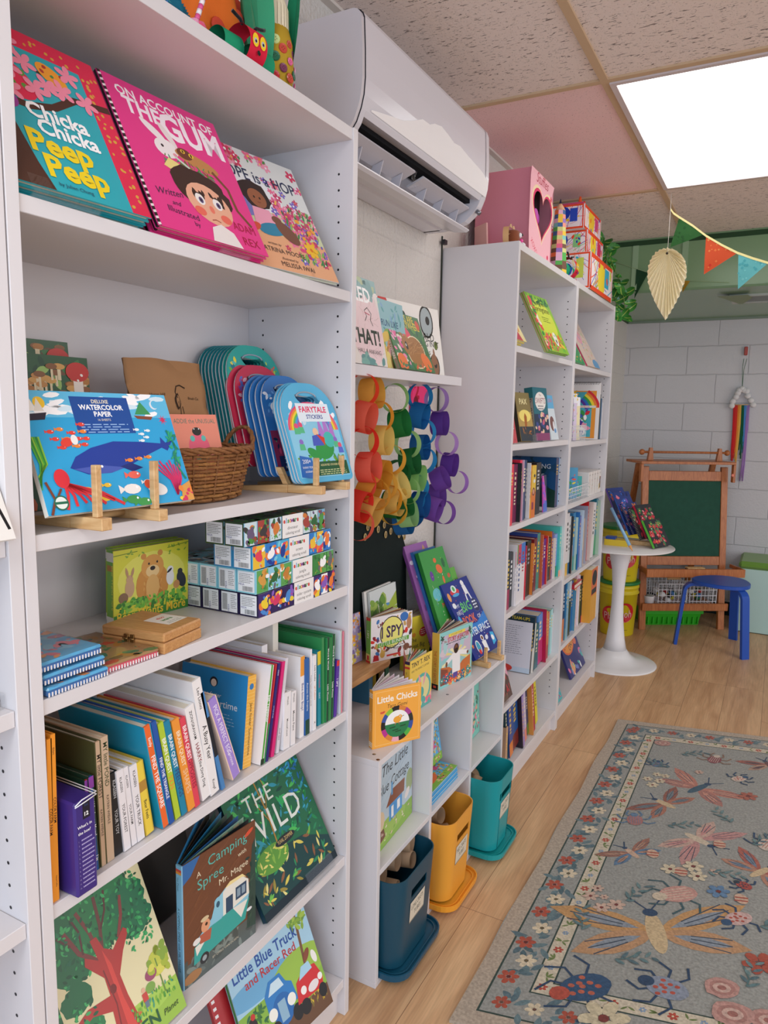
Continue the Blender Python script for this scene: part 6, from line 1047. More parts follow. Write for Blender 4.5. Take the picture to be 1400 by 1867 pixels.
for(px,x_,w_,ln,t_,c,sp,art,lab)in(((733,1000),.023,.15,21,.012,'a06aa8','8a4f96',lambda a:(a.rect(0,0,1,1,'9c62a8'),a.poly([(.3,.7),(.8,.98),(.86,.94),(.36,.66)],'c8a06a'),a.ell(.8,.85,.1,.07,'8a3a3a'),a.ell(.12,.86,.08,.05,'e8dcea'),a.scatter(20,.1,.1,.9,.8,.05,.1,['7a4a8a','d8503a','e8c8d8'],'ell',.5,seed=9)),'mauve picture book leaning on the wall, leftmost of the leaning pack'),((750,1010),.045,.15,21,.012,'2a6fa8','2f78b5',None,'blue spined picture book between the mauve and the green dinosaur ones'),((759.6,1012),.068,.17,21,.014,'3f9a45','2f8a3a',art_dinoc,'green picture book with an orange dinosaur, leaning behind the space book'),((785,1051),.094,.165,21,.014,'63ad3f','4f9a35',art_farmc,'lighter green picture book with farm animals, right behind the space book')):
 leanTL(px,0,x_,0,ln,4,w_,lab,t_,c,art,spine=sp,back=sp,group=GC)
for i,(y,c)in enumerate(((.37,'3f7a9a'),(.41,'c9a53a'),(.44,'8a6a4a'),(.47,'2f5a45'))):book(['teal','mustard','brown','dark green'][i]+' book spine low in the gap beneath the yellow open book',frame(V((.11,y+.03,ZC2+.0004)),(-1,0,0),(0,0,1)),.085,.088,.022,c,group='books in the gap under the riser')
# ================================================================ cube compartments
Z3c=.3144
def art_cot(a):
 a.rect(0,0,1,1,'b9ccd8');a.scatter(50,0,.4,1,1,.1,.2,['a9c0d0','c9d8e0','9ab4c8'],'dash',.05,rot=.3,seed=221);a.rect(0,0,1,.2,'8ab545');a.ell(.3,.16,.5,.12,'9cc052');a.line([(0,.99),(.4,.9),(1,.96)],.07,'5a86b8');a.text('The Little',.52,.74,.13,'26282c',maxw=.7,shear=.25);a.text('Blue Cottage',.48,.56,.12,'26282c',maxw=.84,shear=.25)
 a.rect(.34,.2,.7,.38,'4f9ad8');a.poly([(.26,.38),(.42,.52),(.78,.5),(.76,.36)],'8a5238');a.rect(.4,.22,.46,.34,'f4f4f4');a.rect(.56,.24,.64,.34,'f4f4f4');a.rect(.4,.46,.44,.6,'5fa5d8');a.ell(.1,.3,.12,.12,'e0c9a8');a.poly([(0,.06),(.24,.1),(.2,.2),(0,.2)],'7a4a34');a.ell(.92,.42,.1,.14,'9cae7a');a.ell(.85,.3,.08,.05,'e8e0dc',.5);a.scatter(26,.0,.02,1,.24,.03,.06,['e8c0b8','6a9a3a','7aa545','f0e0d0'],'leaf',.4,seed=222);a.ell(.04,.85,.07,.1,'c890a0')
A,U,W,w,h=pose((693,1551),(744,1483),(747,1352),Z3c)
book('picture book with a blue cottage and black script, in the first upper cube',frame(V((A.x+.004,.150,Z3c+.0002)),V((-.06,1,0)),V((-.02,0,1))),.235,.262,.008,'b9ccd8',art_cot,spine='8aa5b8',back='b9ccd8')
def art_sing(a):
 a.rect(0,0,1,1,'5fb5e8');a.scatter(16,0,.5,1,.95,.12,.22,['a9d8f0','c9e6f4','8ac8ec'],'ell',.4,rot=.3,seed=231);a.poly([(0,.02),(0,.25),(.5,.4),(.55,.3),(.3,.02)],'9cc83a');a.rect(0,0,1,.1,'8abf3f');a.scatter(130,.45,.0,.98,.3,.03,.06,['c8a53a','e8d88a','7a9a3a','8a6a3a','e0507a'],'leaf',.5,seed=232);a.scatter(60,.68,.28,.98,.56,.03,.05,['c8a53a','e8d88a','7a9a3a','8a6a3a'],'leaf',.5,seed=233);a.ell(.76,.26,.06,.08,'d8408a');a.ell(.88,.95,.05,.035,'c85a2a')
 a.text('HAPPY, SINGY DAY',.52,.78,.085,'1a2a26',arc=1.5,maxw=1.05,bold=.02);a.ell(.28,.62,.2,.09,'e0a04a',.4);a.ell(.24,.57,.13,.09,'1f1a1c');a.ell(.24,.52,.1,.09,'e8a07a');a.poly([(.14,.45),(.34,.46),(.36,.3),(.14,.28)],'f0d86a');a.line([(.32,.45),(.46,.62)],.045,'e8a07a');a.poly([(.14,.3),(.34,.32),(.3,.2),(.12,.18)],'2f6fae');a.line([(.3,.32),(.46,.34),(.5,.38)],.05,'d8835a');a.ell(.48,.14,.16,.06,'e8702f',.2)
A,U,W,w,h=pose((788,1475),(850,1412),(833,1285),Z3c)
book('sky blue picture book with a dancing child in a straw hat, in the middle cube',frame(V((.22,.425,Z3c+.036)),V((0,1,0)),V((-.16,0,1))),.245,.245,.009,'5fb5e8',art_sing,spine='4fa5d8',back='5fb5e8')
for k in range(3):
 book('%s copy lying flat below the dancing child book'%['lowest','middle','top'][k],frame(V((.288-.003*k,.41+.004*k,Z3c+.0115*(k+1))),V((0,1,0)),V((-1,0,0))),.23,.24,.0105,'5fb5e8',art_sing if k==2 else None,spine='4fa5d8',back='5fb5e8',group='copies lying flat in the middle cube')
def art_mint(a):a.rect(0,0,1,1,'7fcab8');a.scatter(90,.3,0,1,.85,.05,.1,['e8607a','f08aa0','2f6a5a','f0b07a','e8e0d0','3f8a6a'],'leaf',.5,seed=241);a.text('THE',.5,.6,.12,'e0485f');a.text('ROSE',.5,.48,.12,'e0485f',maxw=.5);a.rect(0,.93,1,1,'5aa898')
book('mint green floral picture book in the third upper cube',frame(V((.232,.722,Z3c+.0003)),V((-.03,1,0)),V((-.05,0,1))),.27,.20,.01,'7fcab8',art_mint,spine='5aa898',back='7fcab8')
def rrect(x0,y0,x1,y1,r,n=6):
 q=[]
 for cx_,cy_,a0 in((x1-r,y0+r,-PI/2),(x1-r,y1-r,0),(x0+r,y1-r,PI/2),(x0+r,y0+r,PI)):
  for i in range(n+1):a=a0+PI/2*i/n;q.append((cx_+r*math.cos(a),cy_+r*math.sin(a)))
 return q
def loft(mb,rings,col,inv=False,cap=None):
 n=len(rings[0][0]);vs=[];fs=[]
 for P,z in rings:vs+=[(x,y,z)for x,y in P]
 for i in range(len(rings)-1):
  for k in range(n):j=(k+1)%n;f=(i*n+k,i*n+j,(i+1)*n+j,(i+1)*n+k);fs.append(tuple(reversed(f))if inv else f)
 if cap is not None:fs.append(tuple(range(cap*n,cap*n+n))if not inv else tuple(range(cap*n+n-1,cap*n-1,-1)))
 mb.add(vs,fs,col)
TB='a58a6f'
def tubeobj(p,d,L,r,lab,grp):
 p=V(p);d=V(d).normalized();t_=.0016;a=d.orthogonal().normalized();b=d.cross(a);n=24;vs=[]
 for(s_,rr)in((0,r),(L,r),(L,r-t_),(0,r-t_)):
  for k in range(n):vs.append(p+d*s_+a*rr*math.cos(2*PI*k/n)+b*rr*math.sin(2*PI*k/n))
 mb=MB();mb.add(vs,[(((i+1)%4)*n+k,((i+1)%4)*n+(k+1)%n,i*n+(k+1)%n,i*n+k)for i in range(4)for k in range(n)],TB,True);o=mb.build('cardboard_tube','paper');tag(o,lab,'cardboard tube',grp)
def bin_(y0,y1,xf,col,lcol,name,word,tubes):
 x0=xf-.30;t=thing('storage_bin','%s open plastic storage bin with a cut-out handle and a handwritten paper label'%name,'storage bin',(0,0,0),'plastic bins in the cube shelf');zb,H=.034,.247;s=.014
 R0=rrect(x0+s,y0+s,xf-s,y1-s,.04);R1=rrect(x0,y0,xf,y1,.045);R2=rrect(x0+.003,y0+.003,xf-.003,y1-.003,.042);R3=rrect(x0+s+.003,y0+s+.003,xf-s-.003,y1-s-.003,.037)
 lerp=lambda P,Q,u:[(a[0]+(b_[0]-a[0])*u,a[1]+(b_[1]-a[1])*u)for a,b_ in zip(P,Q)]
 hz0,hz1=zb+H*.70,zb+H*.80;lv=[zb,hz0,hz1,zb+H];mb=MB();n=len(R0);yc=(y0+y1)/2
 def sub(P):
  o=[]
  for i,p in enumerate(P):
   q=P[(i+1)%len(P)];o.append(p)
   if abs(p[0]-q[0])<.002 and p[0]>x0+.15 and abs(p[1]-q[1])>.05:
    for ty in(yc-.045,yc-.038,yc+.038,yc+.045):o.append((p[0]+(q[0]-p[0])*(ty-p[1])/(q[1]-p[1]),ty))
  return o
 S0,S1,S2_,S3=[sub(P)for P in(R0,R1,R2,R3)];n=len(S0)
 for(A_,B_,inv)in((S0,S1,False),(S3,S2_,True)):
  rings=[lerp(A_,B_,(z-zb)/H)for z in lv];vs=[(x,y,z)for P,z in zip(rings,lv)for x,y in P];fs=[]
  for i in range(3):
   for k in range(n):
    j=(k+1)%n;mid=(A_[k][1]+A_[j][1])/2
    if i==1 and abs(A_[k][0]-A_[j][0])<.002 and A_[k][0]>x0+.15 and abs(mid-yc)<.0445:continue
    f=(i*n+k,i*n+j,(i+1)*n+j,(i+1)*n+k);fs.append(tuple(reversed(f))if inv else f)
  mb.add(vs,fs,col,True);mb.add(vs[:n],[tuple(range(n))if inv else tuple(range(n-1,-1,-1))],col)
 vs=[(x,y,zb+H)for x,y in S1]+[(x,y,zb+H)for x,y in S2_];mb.add(vs,[(k,(k+1)%n,n+(k+1)%n,n+k)for k in range(n)],col)
 xo=lambda z:xf-s*(1-(z-zb)/H);
 for(z,dz)in((hz0,1),(hz1,-1)):mb.add([(xo(z),yc-.045,z),(xo(z)-.003,yc-.045,z),(xo(z)-.003,yc+.045,z),(xo(z),yc+.045,z)],[(0,3,2,1)if dz>0 else(0,1,2,3)],col)
 for yy in(yc-.045,yc+.045):mb.add([(xo(hz0),yy,hz0),(xo(hz0)-.003,yy,hz0),(xo(hz1)-.003,yy,hz1),(xo(hz1),yy,hz1)],[(0,1,2,3)],col)
 mb.build('bin_body','plastic',t)
 mb=MB();W_=V((s,0,H)).normalized();a=Art(mb,(xo(zb+H*.42)+.0012,yc-.048,zb+H*.42),(0,1,0),W_,.085,.058);a.rect(0,0,1,1,'d8cdb8');a.rect(0,0,1,.07,'9a9080');a.text(word,.5,.6,.16,'2a2a2a',maxw=.8,rot=.04);a.text('TUBES',.52,.26,.14,'2a2a2a',maxw=.45,rot=.04);mb.build('paper_label','paper',t)
 lx0,lx1,ly0,ly1=xf-.30,xf+.012,y0-.0015,y1+.026
 t2=thing('bin_lid','%s lid lying upturned under the %s bin, sticking out of the cube'%(name,name),'bin lid',(0,0,0),'lids under the bins');mb=MB();z0=.0154
 O0=rrect(lx0,ly0,lx1,ly1,.05);O1=rrect(lx0-.003+.003,ly0,lx1+.003,ly1,.053);I1=rrect(lx0+.004,ly0+.004,lx1-.001,ly1-.004,.049);I2=rrect(lx0+.012,ly0+.012,lx1-.009,ly1-.012,.042);I3=rrect(lx0+.015,ly0+.015,lx1-.012,ly1-.015,.04)
 loft(mb,[(O0,z0),(O1,z0+.016),(I1,z0+.0165),(I1,z0+.010),(I2,z0+.0095),(I2,z0+.013),(I3,z0+.0132),(I3,z0+.009)],lcol,cap=7);mb.add([(x,y,z0)for x,y in O0],[tuple(range(len(O0)-1,-1,-1))],lcol);mb.build('lid_shell','plastic',t2)
 rd=random.Random(len(word))
 for p,d,L_,r_ in tubes:tubeobj((xf+p[0],y0+p[1],zb+p[2]),d,L_,r_,'brown cardboard tube among those in the %s bin'%name,'cardboard tubes in the %s bin'%name)
bin_(.112,.345,.358,'11465a','14506a','dark blue','LONG CRAFTS',[((-.24,.05,.20),(1,.08,.12),.16,.024),((-.23,.11,.21),(1,.1,.1),.16,.026),((-.2,.17,.185),(1,.04,.15),.15,.022),((-.22,.035,.14),(1,.1,.15),.17,.02),((-.24,.16,.235),(1,.2,.05),.18,.027),((-.2,.09,.16),(1,.1,.05),.14,.018)])
bin_(.4145,.615,.364,'eba138','f0a02f','yellow','MED. CRAFTS',[((-.20,.05,.17),(1,.2,.28),.12,.025),((-.19,.11,.19),(1,-.12,.25),.12,.024),((-.22,.15,.21),(1,.15,.3),.13,.024),((-.16,.05,.14),(.7,.7,.05),.13,.024)])
bin_(.7175,.903,.395,'1a979b','189a9c','teal','SMALL CRAFTS',[((-.16,.03,.20),(.5,1,.05),.09,.021),((-.12,.04,.14),(.2,.6,1),.09,.02)])
# ================================================================ things in the bookcase cut off at the left
q=at(35,957,'z',1.283)
def art_leafcard(a):a.rect(0,0,1,1,'f1ede6');a.line([(.6,.3),(.8,.42),(.92,.3),(.98,.05)],.02,'15151a');a.line([(.55,.2),(.78,.3),(.9,.06)],.016,'15151a');a.line([(.7,.55),(.86,.52),(.95,.45)],.018,'15151a');a.ell(.75,.18,.08,.1,'c8cf3a');a.ell(.8,.5,.1,.08,'5fae4a');a.ell(.68,.45,.08,.06,'9cc85a')
book('white coloring pad with black leaf lines leaning at the far left edge',frame(V((.30,-1.0225,1.283)),(0,1,0),V((-.42,0,.9))),.2,.25,.006,'f1ede6',art_leafcard,cat='paper pad',name='coloring_pad')
p=at(8,1262,'x',.26);mb=MB();mb.box(.17,p.y-.08,1.0628,.262,p.y,p.z,'dfe4ea',.002);t=thing('clear_box','clear plastic box with black and white letters at the far left edge','box',(0,0,0));mb.build('box_shell','cellophane',t);mb=MB();mb.box(.172,p.y-.078,1.064,.25,p.y-.003,p.z-.008,'c9ccd2');a=Art(mb,(.2502,p.y-.078,1.064),(0,1,0),(0,0,1),.075,p.z-1.072);a.text('N',.84,.2,.4,'1a1a1e',bold=.03);mb.build('contents','print',t)
YO=-.8215-at(62,1867,'x',.25).y
for i,(px0,px1,ty,c,band,lab)in enumerate(((-30,8,1793,'4fb0d0',None,'pale blue book on the bottom shelf at the far left edge'),(8,36,1792,'1f7a94','e8dc9a','teal book with cream stripes on the bottom shelf at the far left'),(18,40,1830,'5aae3a',None,'short green book before the teal striped one'),(37,43,1795,'ece9ec','a53a4a','narrow white book with maroon squares at the far left'),(43,49,1790,'ece9ec','2a8ab0','narrow white book with blue squares at the far left'),(47,62,1845,'cbb9a0',None,'low beige book touching the case side at the far left'))):
 P0=at(px0,1867,'x',.25);P1=at(px1,1867,'x',.25);T=at((px0+px1)/2,ty,'x',.25);hh=min(T.z-.0968,.255)
 def sa(a,band=band):
  if band:[a.rect(0,.93-.04*k,1,.945-.04*k,band)for k in range(3)];a.text('BOOK',.3,.5,.4,band,rot=-PI/2)
 book(lab,frame(V((.25+(.006 if i==2 else 0),P1.y-.0008+YO,.0969)),(-1,0,0),(0,0,1)),.18,hh,max(.004,P1.y-P0.y-.001),c,sart=sa)
 # ================================================================ rows of books in the two far bookcases
ORD=['first','second','third','fourth','fifth','sixth','seventh','eighth','ninth','tenth','eleventh','twelfth','thirteenth','fourteenth','fifteenth','sixteenth','seventeenth','eighteenth','nineteenth','twentieth','twenty-first']
def row(desc,o,sc,x0,z,items,group,ymin,ymax,depth=.2):
 rd=random.Random(int(z*1000));prev=ymin;zmx=min(q for q in(ZF1 if ymin<YF2 else ZF2)if q>z+.01)-.0225-z
 for i,it in enumerate(items):
  xl,xr,yb,yt,nm,c=it[:6];op=it[6]if len(it)>6 else{}
  x=op.get('x',x0+rd.uniform(-.012,.008));A=at(o[0]+xl/sc,o[1]+yb/sc,'x',x);B=at(o[0]+xr/sc,o[1]+yb/sc,'x',x);sh=op.get('lean',0);T=at(o[0]+(xl+sh)/sc,o[1]+yt/sc,'x',x)
  yA,yB=max(A.y,prev+.0006),min(B.y,ymax)
  if yB-yA<.004:yB=yA+.006
  h=T.z-z;th=math.atan2(T.y-A.y,h)if sh else 0;h/=max(.9,math.cos(th));t=(yB-yA)*math.cos(th);h=min(h,(zmx-t*abs(math.sin(th)))/math.cos(th))
  up=V((0,math.sin(th),math.cos(th)));wd=V((0,math.cos(th),-math.sin(th)))
  piv=V((x,yA,z+.0003))+wd*t if th<=0 else V((x,yB,z+.0003))
  mw=frame(piv,V((-1,0,0)),up);d=min(depth,x-.02)
  c2=op.get('c2');tc=op.get('tc',rd.choice(['ffffff','f2e6c0','f0c84a'])if c not in('e8e4e6','ece6da','dfe4e4')else rd.choice(['333333','2a4a8a','b03038']))
  lab='%s book, %s from left, %s'%(nm,ORD[i],desc)
  def sa(a,c2=c2,op=op,tc=tc,t=t):
   if c2:a.rect(0,0,1,op.get('f',.3),c2)
   if op.get('c3'):a.rect(0,op.get('g',.75),1,1,op['c3'])
   if op.get('art'):op['art'](a)
   elif t>.006:
    u=.62;v=.88
    for _ in range(rd.randint(4,9)):
     L=rd.uniform(.03,.09);a.poly([(.5-u/2+.1,v-L),(.5+u/2-.15,v-L),(.5+u/2-.15,v-L*.35),(.5-u/2+.1,v-L*.35)],tc,0);v-=L+.012
     if v<.25:break
    a.k+=1
  book(lab,mw,d,h,t,op.get('cover',c),spine=c,back=op.get('cover',c),bart=op.get('bart'),sart=sa,group=group)
  prev=yB-(0 if not sh else .0)
GF='books in the far bookcases'
def paw(a):a.rect(0,0,1,.5,'e0782a');a.rect(0,.5,1,1,'e8c23a');a.ell(.62,.8,.2,.12,'2a2a2c');a.ell(.62,.7,.24,.14,'e8e4dc');a.ell(.5,.5,.34,.3,'6a2f2a');a.ell(.5,.5,.22,.2,'d89a7a');a.rect(.15,.16,.6,.3,'8a2a4a')
row('heart box case, upright third row',(920,820),7.368,.262,ZF1[2],[(55,96,1000,205,'red','e83a50',{'c3':'e8304a'}),(98,145,990,205,'maroon','7a2f55'),(147,164,980,195,'black','1d2a2c'),(165,205,975,150,'pink and red','ea2f4c'),(205,222,970,148,'pale lilac','c9b4cc'),(222,262,960,150,'dark blue','1f3d6c'),(262,272,945,150,'thin black','16201f'),(273,305,935,195,'white','e8e4e6'),(306,398,920,228,'wide yellow and orange','e8a23a',{'art':paw,'x':.272}),(400,460,890,185,'black','1c1c20',{'tc':'c9c9c9'})],GF,YF1+.0187,YF1+.782)
def art_ocean(a):a.rect(0,0,1,1,'16304f');a.scatter(30,0,0,1,1,.15,.3,['1c4468','12384a','1a4a78'],'ell',.6,seed=301);a.ell(.75,.12,.4,.3,'14382f');a.text('A LONG',.35,.78,.1,'c9cfd8',al='L');a.text('WAY',.35,.7,.1,'c9cfd8',al='L');a.text('GONE',.35,.58,.1,'c9cfd8',al='L');a.rect(.4,.04,.66,.16,'eceef0');a.text('$15',.53,.06,.08,'222222')
A=at(920+480/7.368,820+825/7.368,'x',.25);B=at(920+668/7.368,820+800/7.368,'x',.25)
book('magenta and blue triangle of a picture book tilted before the dark blue cover',frame(V((.262,A.y-.002,ZF1[2]+.0003)),V((0,1,0)),V((-.06,-.0,1))),.055,.15,.004,'d85ab8',lambda a:(a.rect(0,0,1,.3,'4a6fd0'),a.poly([(.3,1),(1,1),(1,.2)],'16304f'),a.scatter(10,0,.2,.6,.8,.1,.3,['e88ad0','b54ad0','8a5ae0'],'ell',.6,seed=3)),group=GF)
row('heart box case, third row, right end',(920,820),7.368,.25,ZF1[2],[(655,698,800,120,'deep violet spined dark blue','2a2a5a',{'cover':'16304f','bart':art_ocean}),(699,722,785,112,'light blue','5fa5dc'),(723,745,775,100,'bright blue','2a78b8',{'c3':'e8c24a','g':.6}),(746,790,768,68,'teal blue','4a98ac')],GF,B.y-.03,YF1+.7815)
WHT='e8e4e6'
row('heart box case, fourth row',(915,940),9.825,.262,ZF1[3],[(65,118,1690,690,'dark and pink','26303a',{'c2':'a8305a','f':.35}),(119,165,1640,690,'black','14191e'),(166,205,1590,700,'white with a red head',WHT,{'c3':'b5343a','g':.72}),(206,260,1545,570,'white with a leafy head',WHT,{'c3':'6a9a4a','g':.68}),(261,314,1500,550,'white with a pink head',WHT,{'c3':'c8405a','g':.68}),(315,384,1480,520,'white with a blue head',WHT,{'c3':'3f78c8','g':.65,'cover':'e8e4e6'}),(385,414,1450,575,'red','d0253a'),(415,484,1425,490,'black','1a2224',{'tc':'8aa0b0'}),(485,539,1380,550,'orange and black','e8873a',{'c2':'1a1a1c','f':.35}),(540,592,1350,445,'dark red','7a2026'),(593,648,1340,352,'teal green','3f8f7f',{'cover':'3a4f9a'}),(649,680,1310,395,'rust orange','c8603a'),(681,714,1285,380,'crimson','b5264a'),(715,758,1250,450,'purple','5a3090'),(759,800,1232,405,'rosy tan','c8a08a',{'cover':'d8342f'}),(801,848,1212,430,'black','16120f'),(849,884,1196,325,'indigo','3a2f8a',{'cover':'e07a2f'}),(885,912,1160,452,'cream','ece6da'),(913,958,1140,365,'lavender blue','8f9fdc',{'c2':'3f8a5a','f':.25}),(959,1038,1118,252,'turquoise','4fbfb5',{'c2':'e8a07a','f':.12}),(1039,1075,1095,225,'coral','d8606a')],GF,YF1+.0187,YF1+.7815,.22)
def wcov(a):a.lines(.25,.9,.85,14,.042,.01,'8a8a98',8);a.rect(0,0,1,.1,'c8d8e8');a.ell(.5,.06,.16,.07,'d8443a')
def twcov(a):a.text('TITANIC TEAM-UPS',.55,.92,.06,'e8d03a',maxw=.7,bold=.01)
row('heart box case, fifth row',(915,1080),10.375,.258,ZF1[4],[(510,543,1545,600,'black spined white','1a1a20',{'cover':'dedde6','bart':wcov,'lean':75}),(546,570,1540,610,'cream','ece6da',{'lean':75}),(572,598,1500,480,'dark navy','1f3a4a',{'lean':60,'cover':'1f3a4a','bart':twcov}),(602,660,1480,610,'deep teal','1d6a74',{'lean':45}),(672,750,1415,480,'blue and pink','5f98dc',{'c2':'c8407a','f':.5,'lean':20}),(752,776,1410,395,'crimson','b5204a',{'lean':20}),(790,826,1320,415,'golden','e0a84a'),(828,860,1280,430,'tomato patterned','d8704a',{'c2':'b5303a','f':.3}),(862,892,1210,400,'sea green','6fb0a5'),(893,928,1190,370,'light aqua','a9d8d8'),(930,978,1165,345,'white dotted',WHT,{'c3':'2a2a2c','g':.9}),(980,1032,1125,252,'bright blue tall','2a86c8',{'cover':'3f9ad0'})],GF,YF1+.2,YF1+.7815,.22)
row('heart box case, bottom row',(915,1220),10.37,.262,ZF1[5],[(58,92,1760,1150,'short tan','c8a080'),(94,128,1700,760,'dark teal','2a4a50',{'lean':-42}),(130,212,1660,720,'blue with an orange foot','2f4f9a',{'c2':'e0803a','f':.25,'lean':-42}),(214,312,1615,690,'blue with a maroon foot','24589a',{'c2':'7a2a26','f':.3,'lean':-42}),(318,400,1510,600,'black and red','2a2030',{'c3':'4a3a7a','g':.6,'lean':-42}),(402,436,1375,565,'lilac','a08ac8',{'lean':-42}),(438,474,1335,480,'white and violet','c8b8dc',{'c2':'e88a7a','f':.25,'lean':-42}),(478,508,1312,470,'navy with a green foot','1a3f66',{'c2':'5a8a3a','f':.25,'lean':-42}),(510,576,1300,365,'orange and pink','e89a4a',{'c3':'e8789a','g':.7,'lean':-42}),(578,630,1190,345,'crimson','b53048',{'lean':-42}),(634,716,1157,300,'bright yellow','e8dc2a',{'tc':'3a3a2a','lean':-42})],GF,YF1+.0187,YF1+.6,.15)
def art_org(a):a.rect(0,0,1,1,'d8602f');a.rect(0,.9,1,1,'dcd4c8');a.rect(0,0,1,.1,'1f5a5a');a.lines(.1,.78,.9,10,.045,.01,'8a3a1a',11);a.text('FRANCE!',.4,.83,.07,'e8c83a');a.ell(.85,.88,.12,.1,'e84a2f');a.rect(.05,.26,.55,.31,'f0d8cc');a.rect(.45,.12,.78,.24,'f0eee8');a.text('$15',.6,.14,.09,'2a2a5a')
A=at(915+940/10.37,1220+865/10.37,'x',.24);T=at(915+940/10.37,1220+80/10.37,'x',.24)
book('orange back cover with a white price sticker, at the right of the bottom row',frame(V((.24,A.y+.012,ZF1[5]+.0003)),(-1,0,0),(0,0,1)),.17,T.z-ZF1[5],.012,'d8602f',art=None,bart=lambda a:art_org(a),spine='d8602f',back='d8602f',group=GF)
book('dark green book edge standing right behind the orange back cover',frame(V((.225,A.y+.034,ZF1[5]+.0003)),(-1,0,0),(0,0,1)),.18,T.z-ZF1[5]+.02,.02,'12302a',None,group=GF)
def art_fire(a):a.rect(0,0,1,1,'e0a0b5');a.poly([(0,0),(1,0),(1,.3),(.7,.5),(.55,.42),(.45,.6),(.3,.35),(0,.3)],'5a4540');a.scatter(40,.3,.0,1,.45,.06,.16,['e8603a','f0a04a','c8303a','3a2a2c','e0405a'],'leaf',.3,rot=1.5,seed=311);a.poly([(.1,.2),(.35,.45),(.3,.75),(.1,.6)],'e8b8bc');a.text('WE',.4,.82,.12,'2a2226');a.text('are',.42,.72,.08,'2a2226');a.text('FIRE',.5,.6,.14,'2a2226');a.ell(.2,.14,.13,.12,'e8c8c8')
A=at(915+105/10.375,1080+1850/10.375,'z',ZF1[4]);T=at(915+230/10.375,1080+625/10.375,'x',.2)
book('pink picture book with flames, leaning at the left of the second lowest shelf',frame(V((.262,YF1+.0215,ZF1[4]+.001)),V((0,1,0)),V((-.3,0,1))),.165,.24,.012,'e0a0b5',art_fire,spine='3a2f34',group=GF)
acr('clear acrylic stand under the pink flame book',0,.09,.03,frame(V((.2655,YF1+.085,ZF1[4]+.0004)),(0,1,0),V((-.3,0,1))))
row('farthest case, fourth row',(1010,900),9.83,.262,ZF2[3],[(178,228,1480,392,'white with a yellow foot',WHT,{'c2':'e8b84a','f':.2}),(230,258,1455,440,'pale','dfe4e4',{'c2':'2a6a9a','f':.2}),(260,292,1445,455,'black','22262a',{'c2':'c88a7a','f':.5}),(294,340,1440,375,'sky blue','3f86b8',{'c2':'2a8a8a','f':.25}),(342,386,1420,470,'pale green','c8dccb',{'c2':'2a7a3a','f':.3}),(388,414,1392,372,'blue','2f74b8'),(416,440,1370,430,'violet','5a5aa0'),(442,474,1350,345,'white and blue','c9dcea',{'c2':'3f80c0','f':.3}),(476,506,1312,480,'sandy','d8b88a'),(508,560,1275,272,'silver grey','a5a8bc'),(566,572,1210,145,'tall red','d0242a',{'lean':60,'cover':'d8242a'}),(576,640,1190,178,'thick cream','ddd0c8',{'lean':80}),(642,688,1165,178,'white',WHT,{'lean':75}),(690,728,1135,105,'teal','2a7a90',{'c2':'3f9a6a','f':.35,'lean':75}),(730,766,1110,150,'pale green edged','b8ccb8',{'lean':50}),(768,808,1100,205,'cobalt blue','2f66c0',{'lean':50}),(810,838,1095,210,'royal blue','3a74d0',{'lean':50}),(840,858,1085,120,'thin rose','d89aa0',{'lean':50})],GF,YF2+.0187,YF2+.795,.2)
def leafy(a):a.scatter(10,0,0,1,1,.1,.3,['6a8a4a','3a5a3a','c8a08a','e8d8b8'],'leaf',.4,seed=5)
row('farthest case, fifth row',(1010,1030),6.67,.262,ZF2[4],[(82,104,1020,285,'navy with an orange foot','24446a',{'c2':'e0803a','f':.4}),(105,128,1005,245,'blue and gold','3a86b8',{'c2':'8ab08a','f':.2}),(129,152,995,250,'pale blue','8ab8d0'),(153,178,985,235,'dark green with a pale head','23402f',{'c3':'c9d4e0','g':.7}),(179,200,965,235,'cobalt','2468a8'),(201,218,950,370,'yellow edged blue','5f9ab8',{'c2':'d8cc5a','f':.3}),(219,240,930,220,'mustard','c8a03a',{'c2':'dccfd0','f':.6}),(241,262,885,130,'rosy white','dcc0c8',{'art':leafy}),(263,284,870,165,'white',WHT),(285,304,860,260,'pine green','1f4a34'),(305,322,850,170,'black tipped','2a2a30',{'c2':'c8405a','f':.15}),(323,342,838,165,'lilac','c0a8cc'),(343,362,822,170,'moss green','7a8f5a'),(363,378,812,200,'sand','d8b898'),(379,402,805,225,'brown','5a3a2e'),(403,412,790,210,'thin white',WHT),(413,428,745,120,'speckled cream','e8d0b8')],GF,YF2+.0187,YF2+.7,.2)
def art_ybox(a):a.rect(0,0,1,1,'e8a840');a.rect(0,.5,1,1,'e0703a');a.ell(.5,.82,.4,.3,'1f2420');a.rect(.1,.52,.9,.62,'2a3028');a.line([(.5,0),(.5,.48)],.03,'f0c070')
P0=at(1010+430/6.67,1030+680/6.67,'x',.30);P1=at(1010+497/6.67,1030+672/6.67,'x',.30);T=at(1010+430/6.67,1030+30/6.67,'x',.30)
book('thick orange and black box book sticking out of the farthest bookcase',frame(V((.30,P0.y,ZF2[4]+.0003)),(0,1,0),(0,0,1)),P1.y-P0.y,min(T.z-ZF2[4],.28),.2,'e8a840',art_ybox,spine='e8a840',group=GF)
for i,(c,dx)in enumerate((('e8e4e6',0),('c88a80',-.004),('e8e4e6',-.002))):book(['white protruding edge right of the orange box book','dusty red protruding edge between two white ones','outermost white protruding edge of the farthest bookcase'][i],frame(V((.302+dx,P1.y+.011*(i+1),ZF2[4]+.0003)),(-1,0,0),(0,0,1)),.2,.28-.004*i,.0095,c,group=GF)
book('small red cloth book lying on top of the row in the farthest bookcase',frame(V((.27,YF2+.26,ZF2[4]+.245)),V((0,1,0)),V((-1,0,0))),.16,.12,.022,'c8283a',None,group=GF)
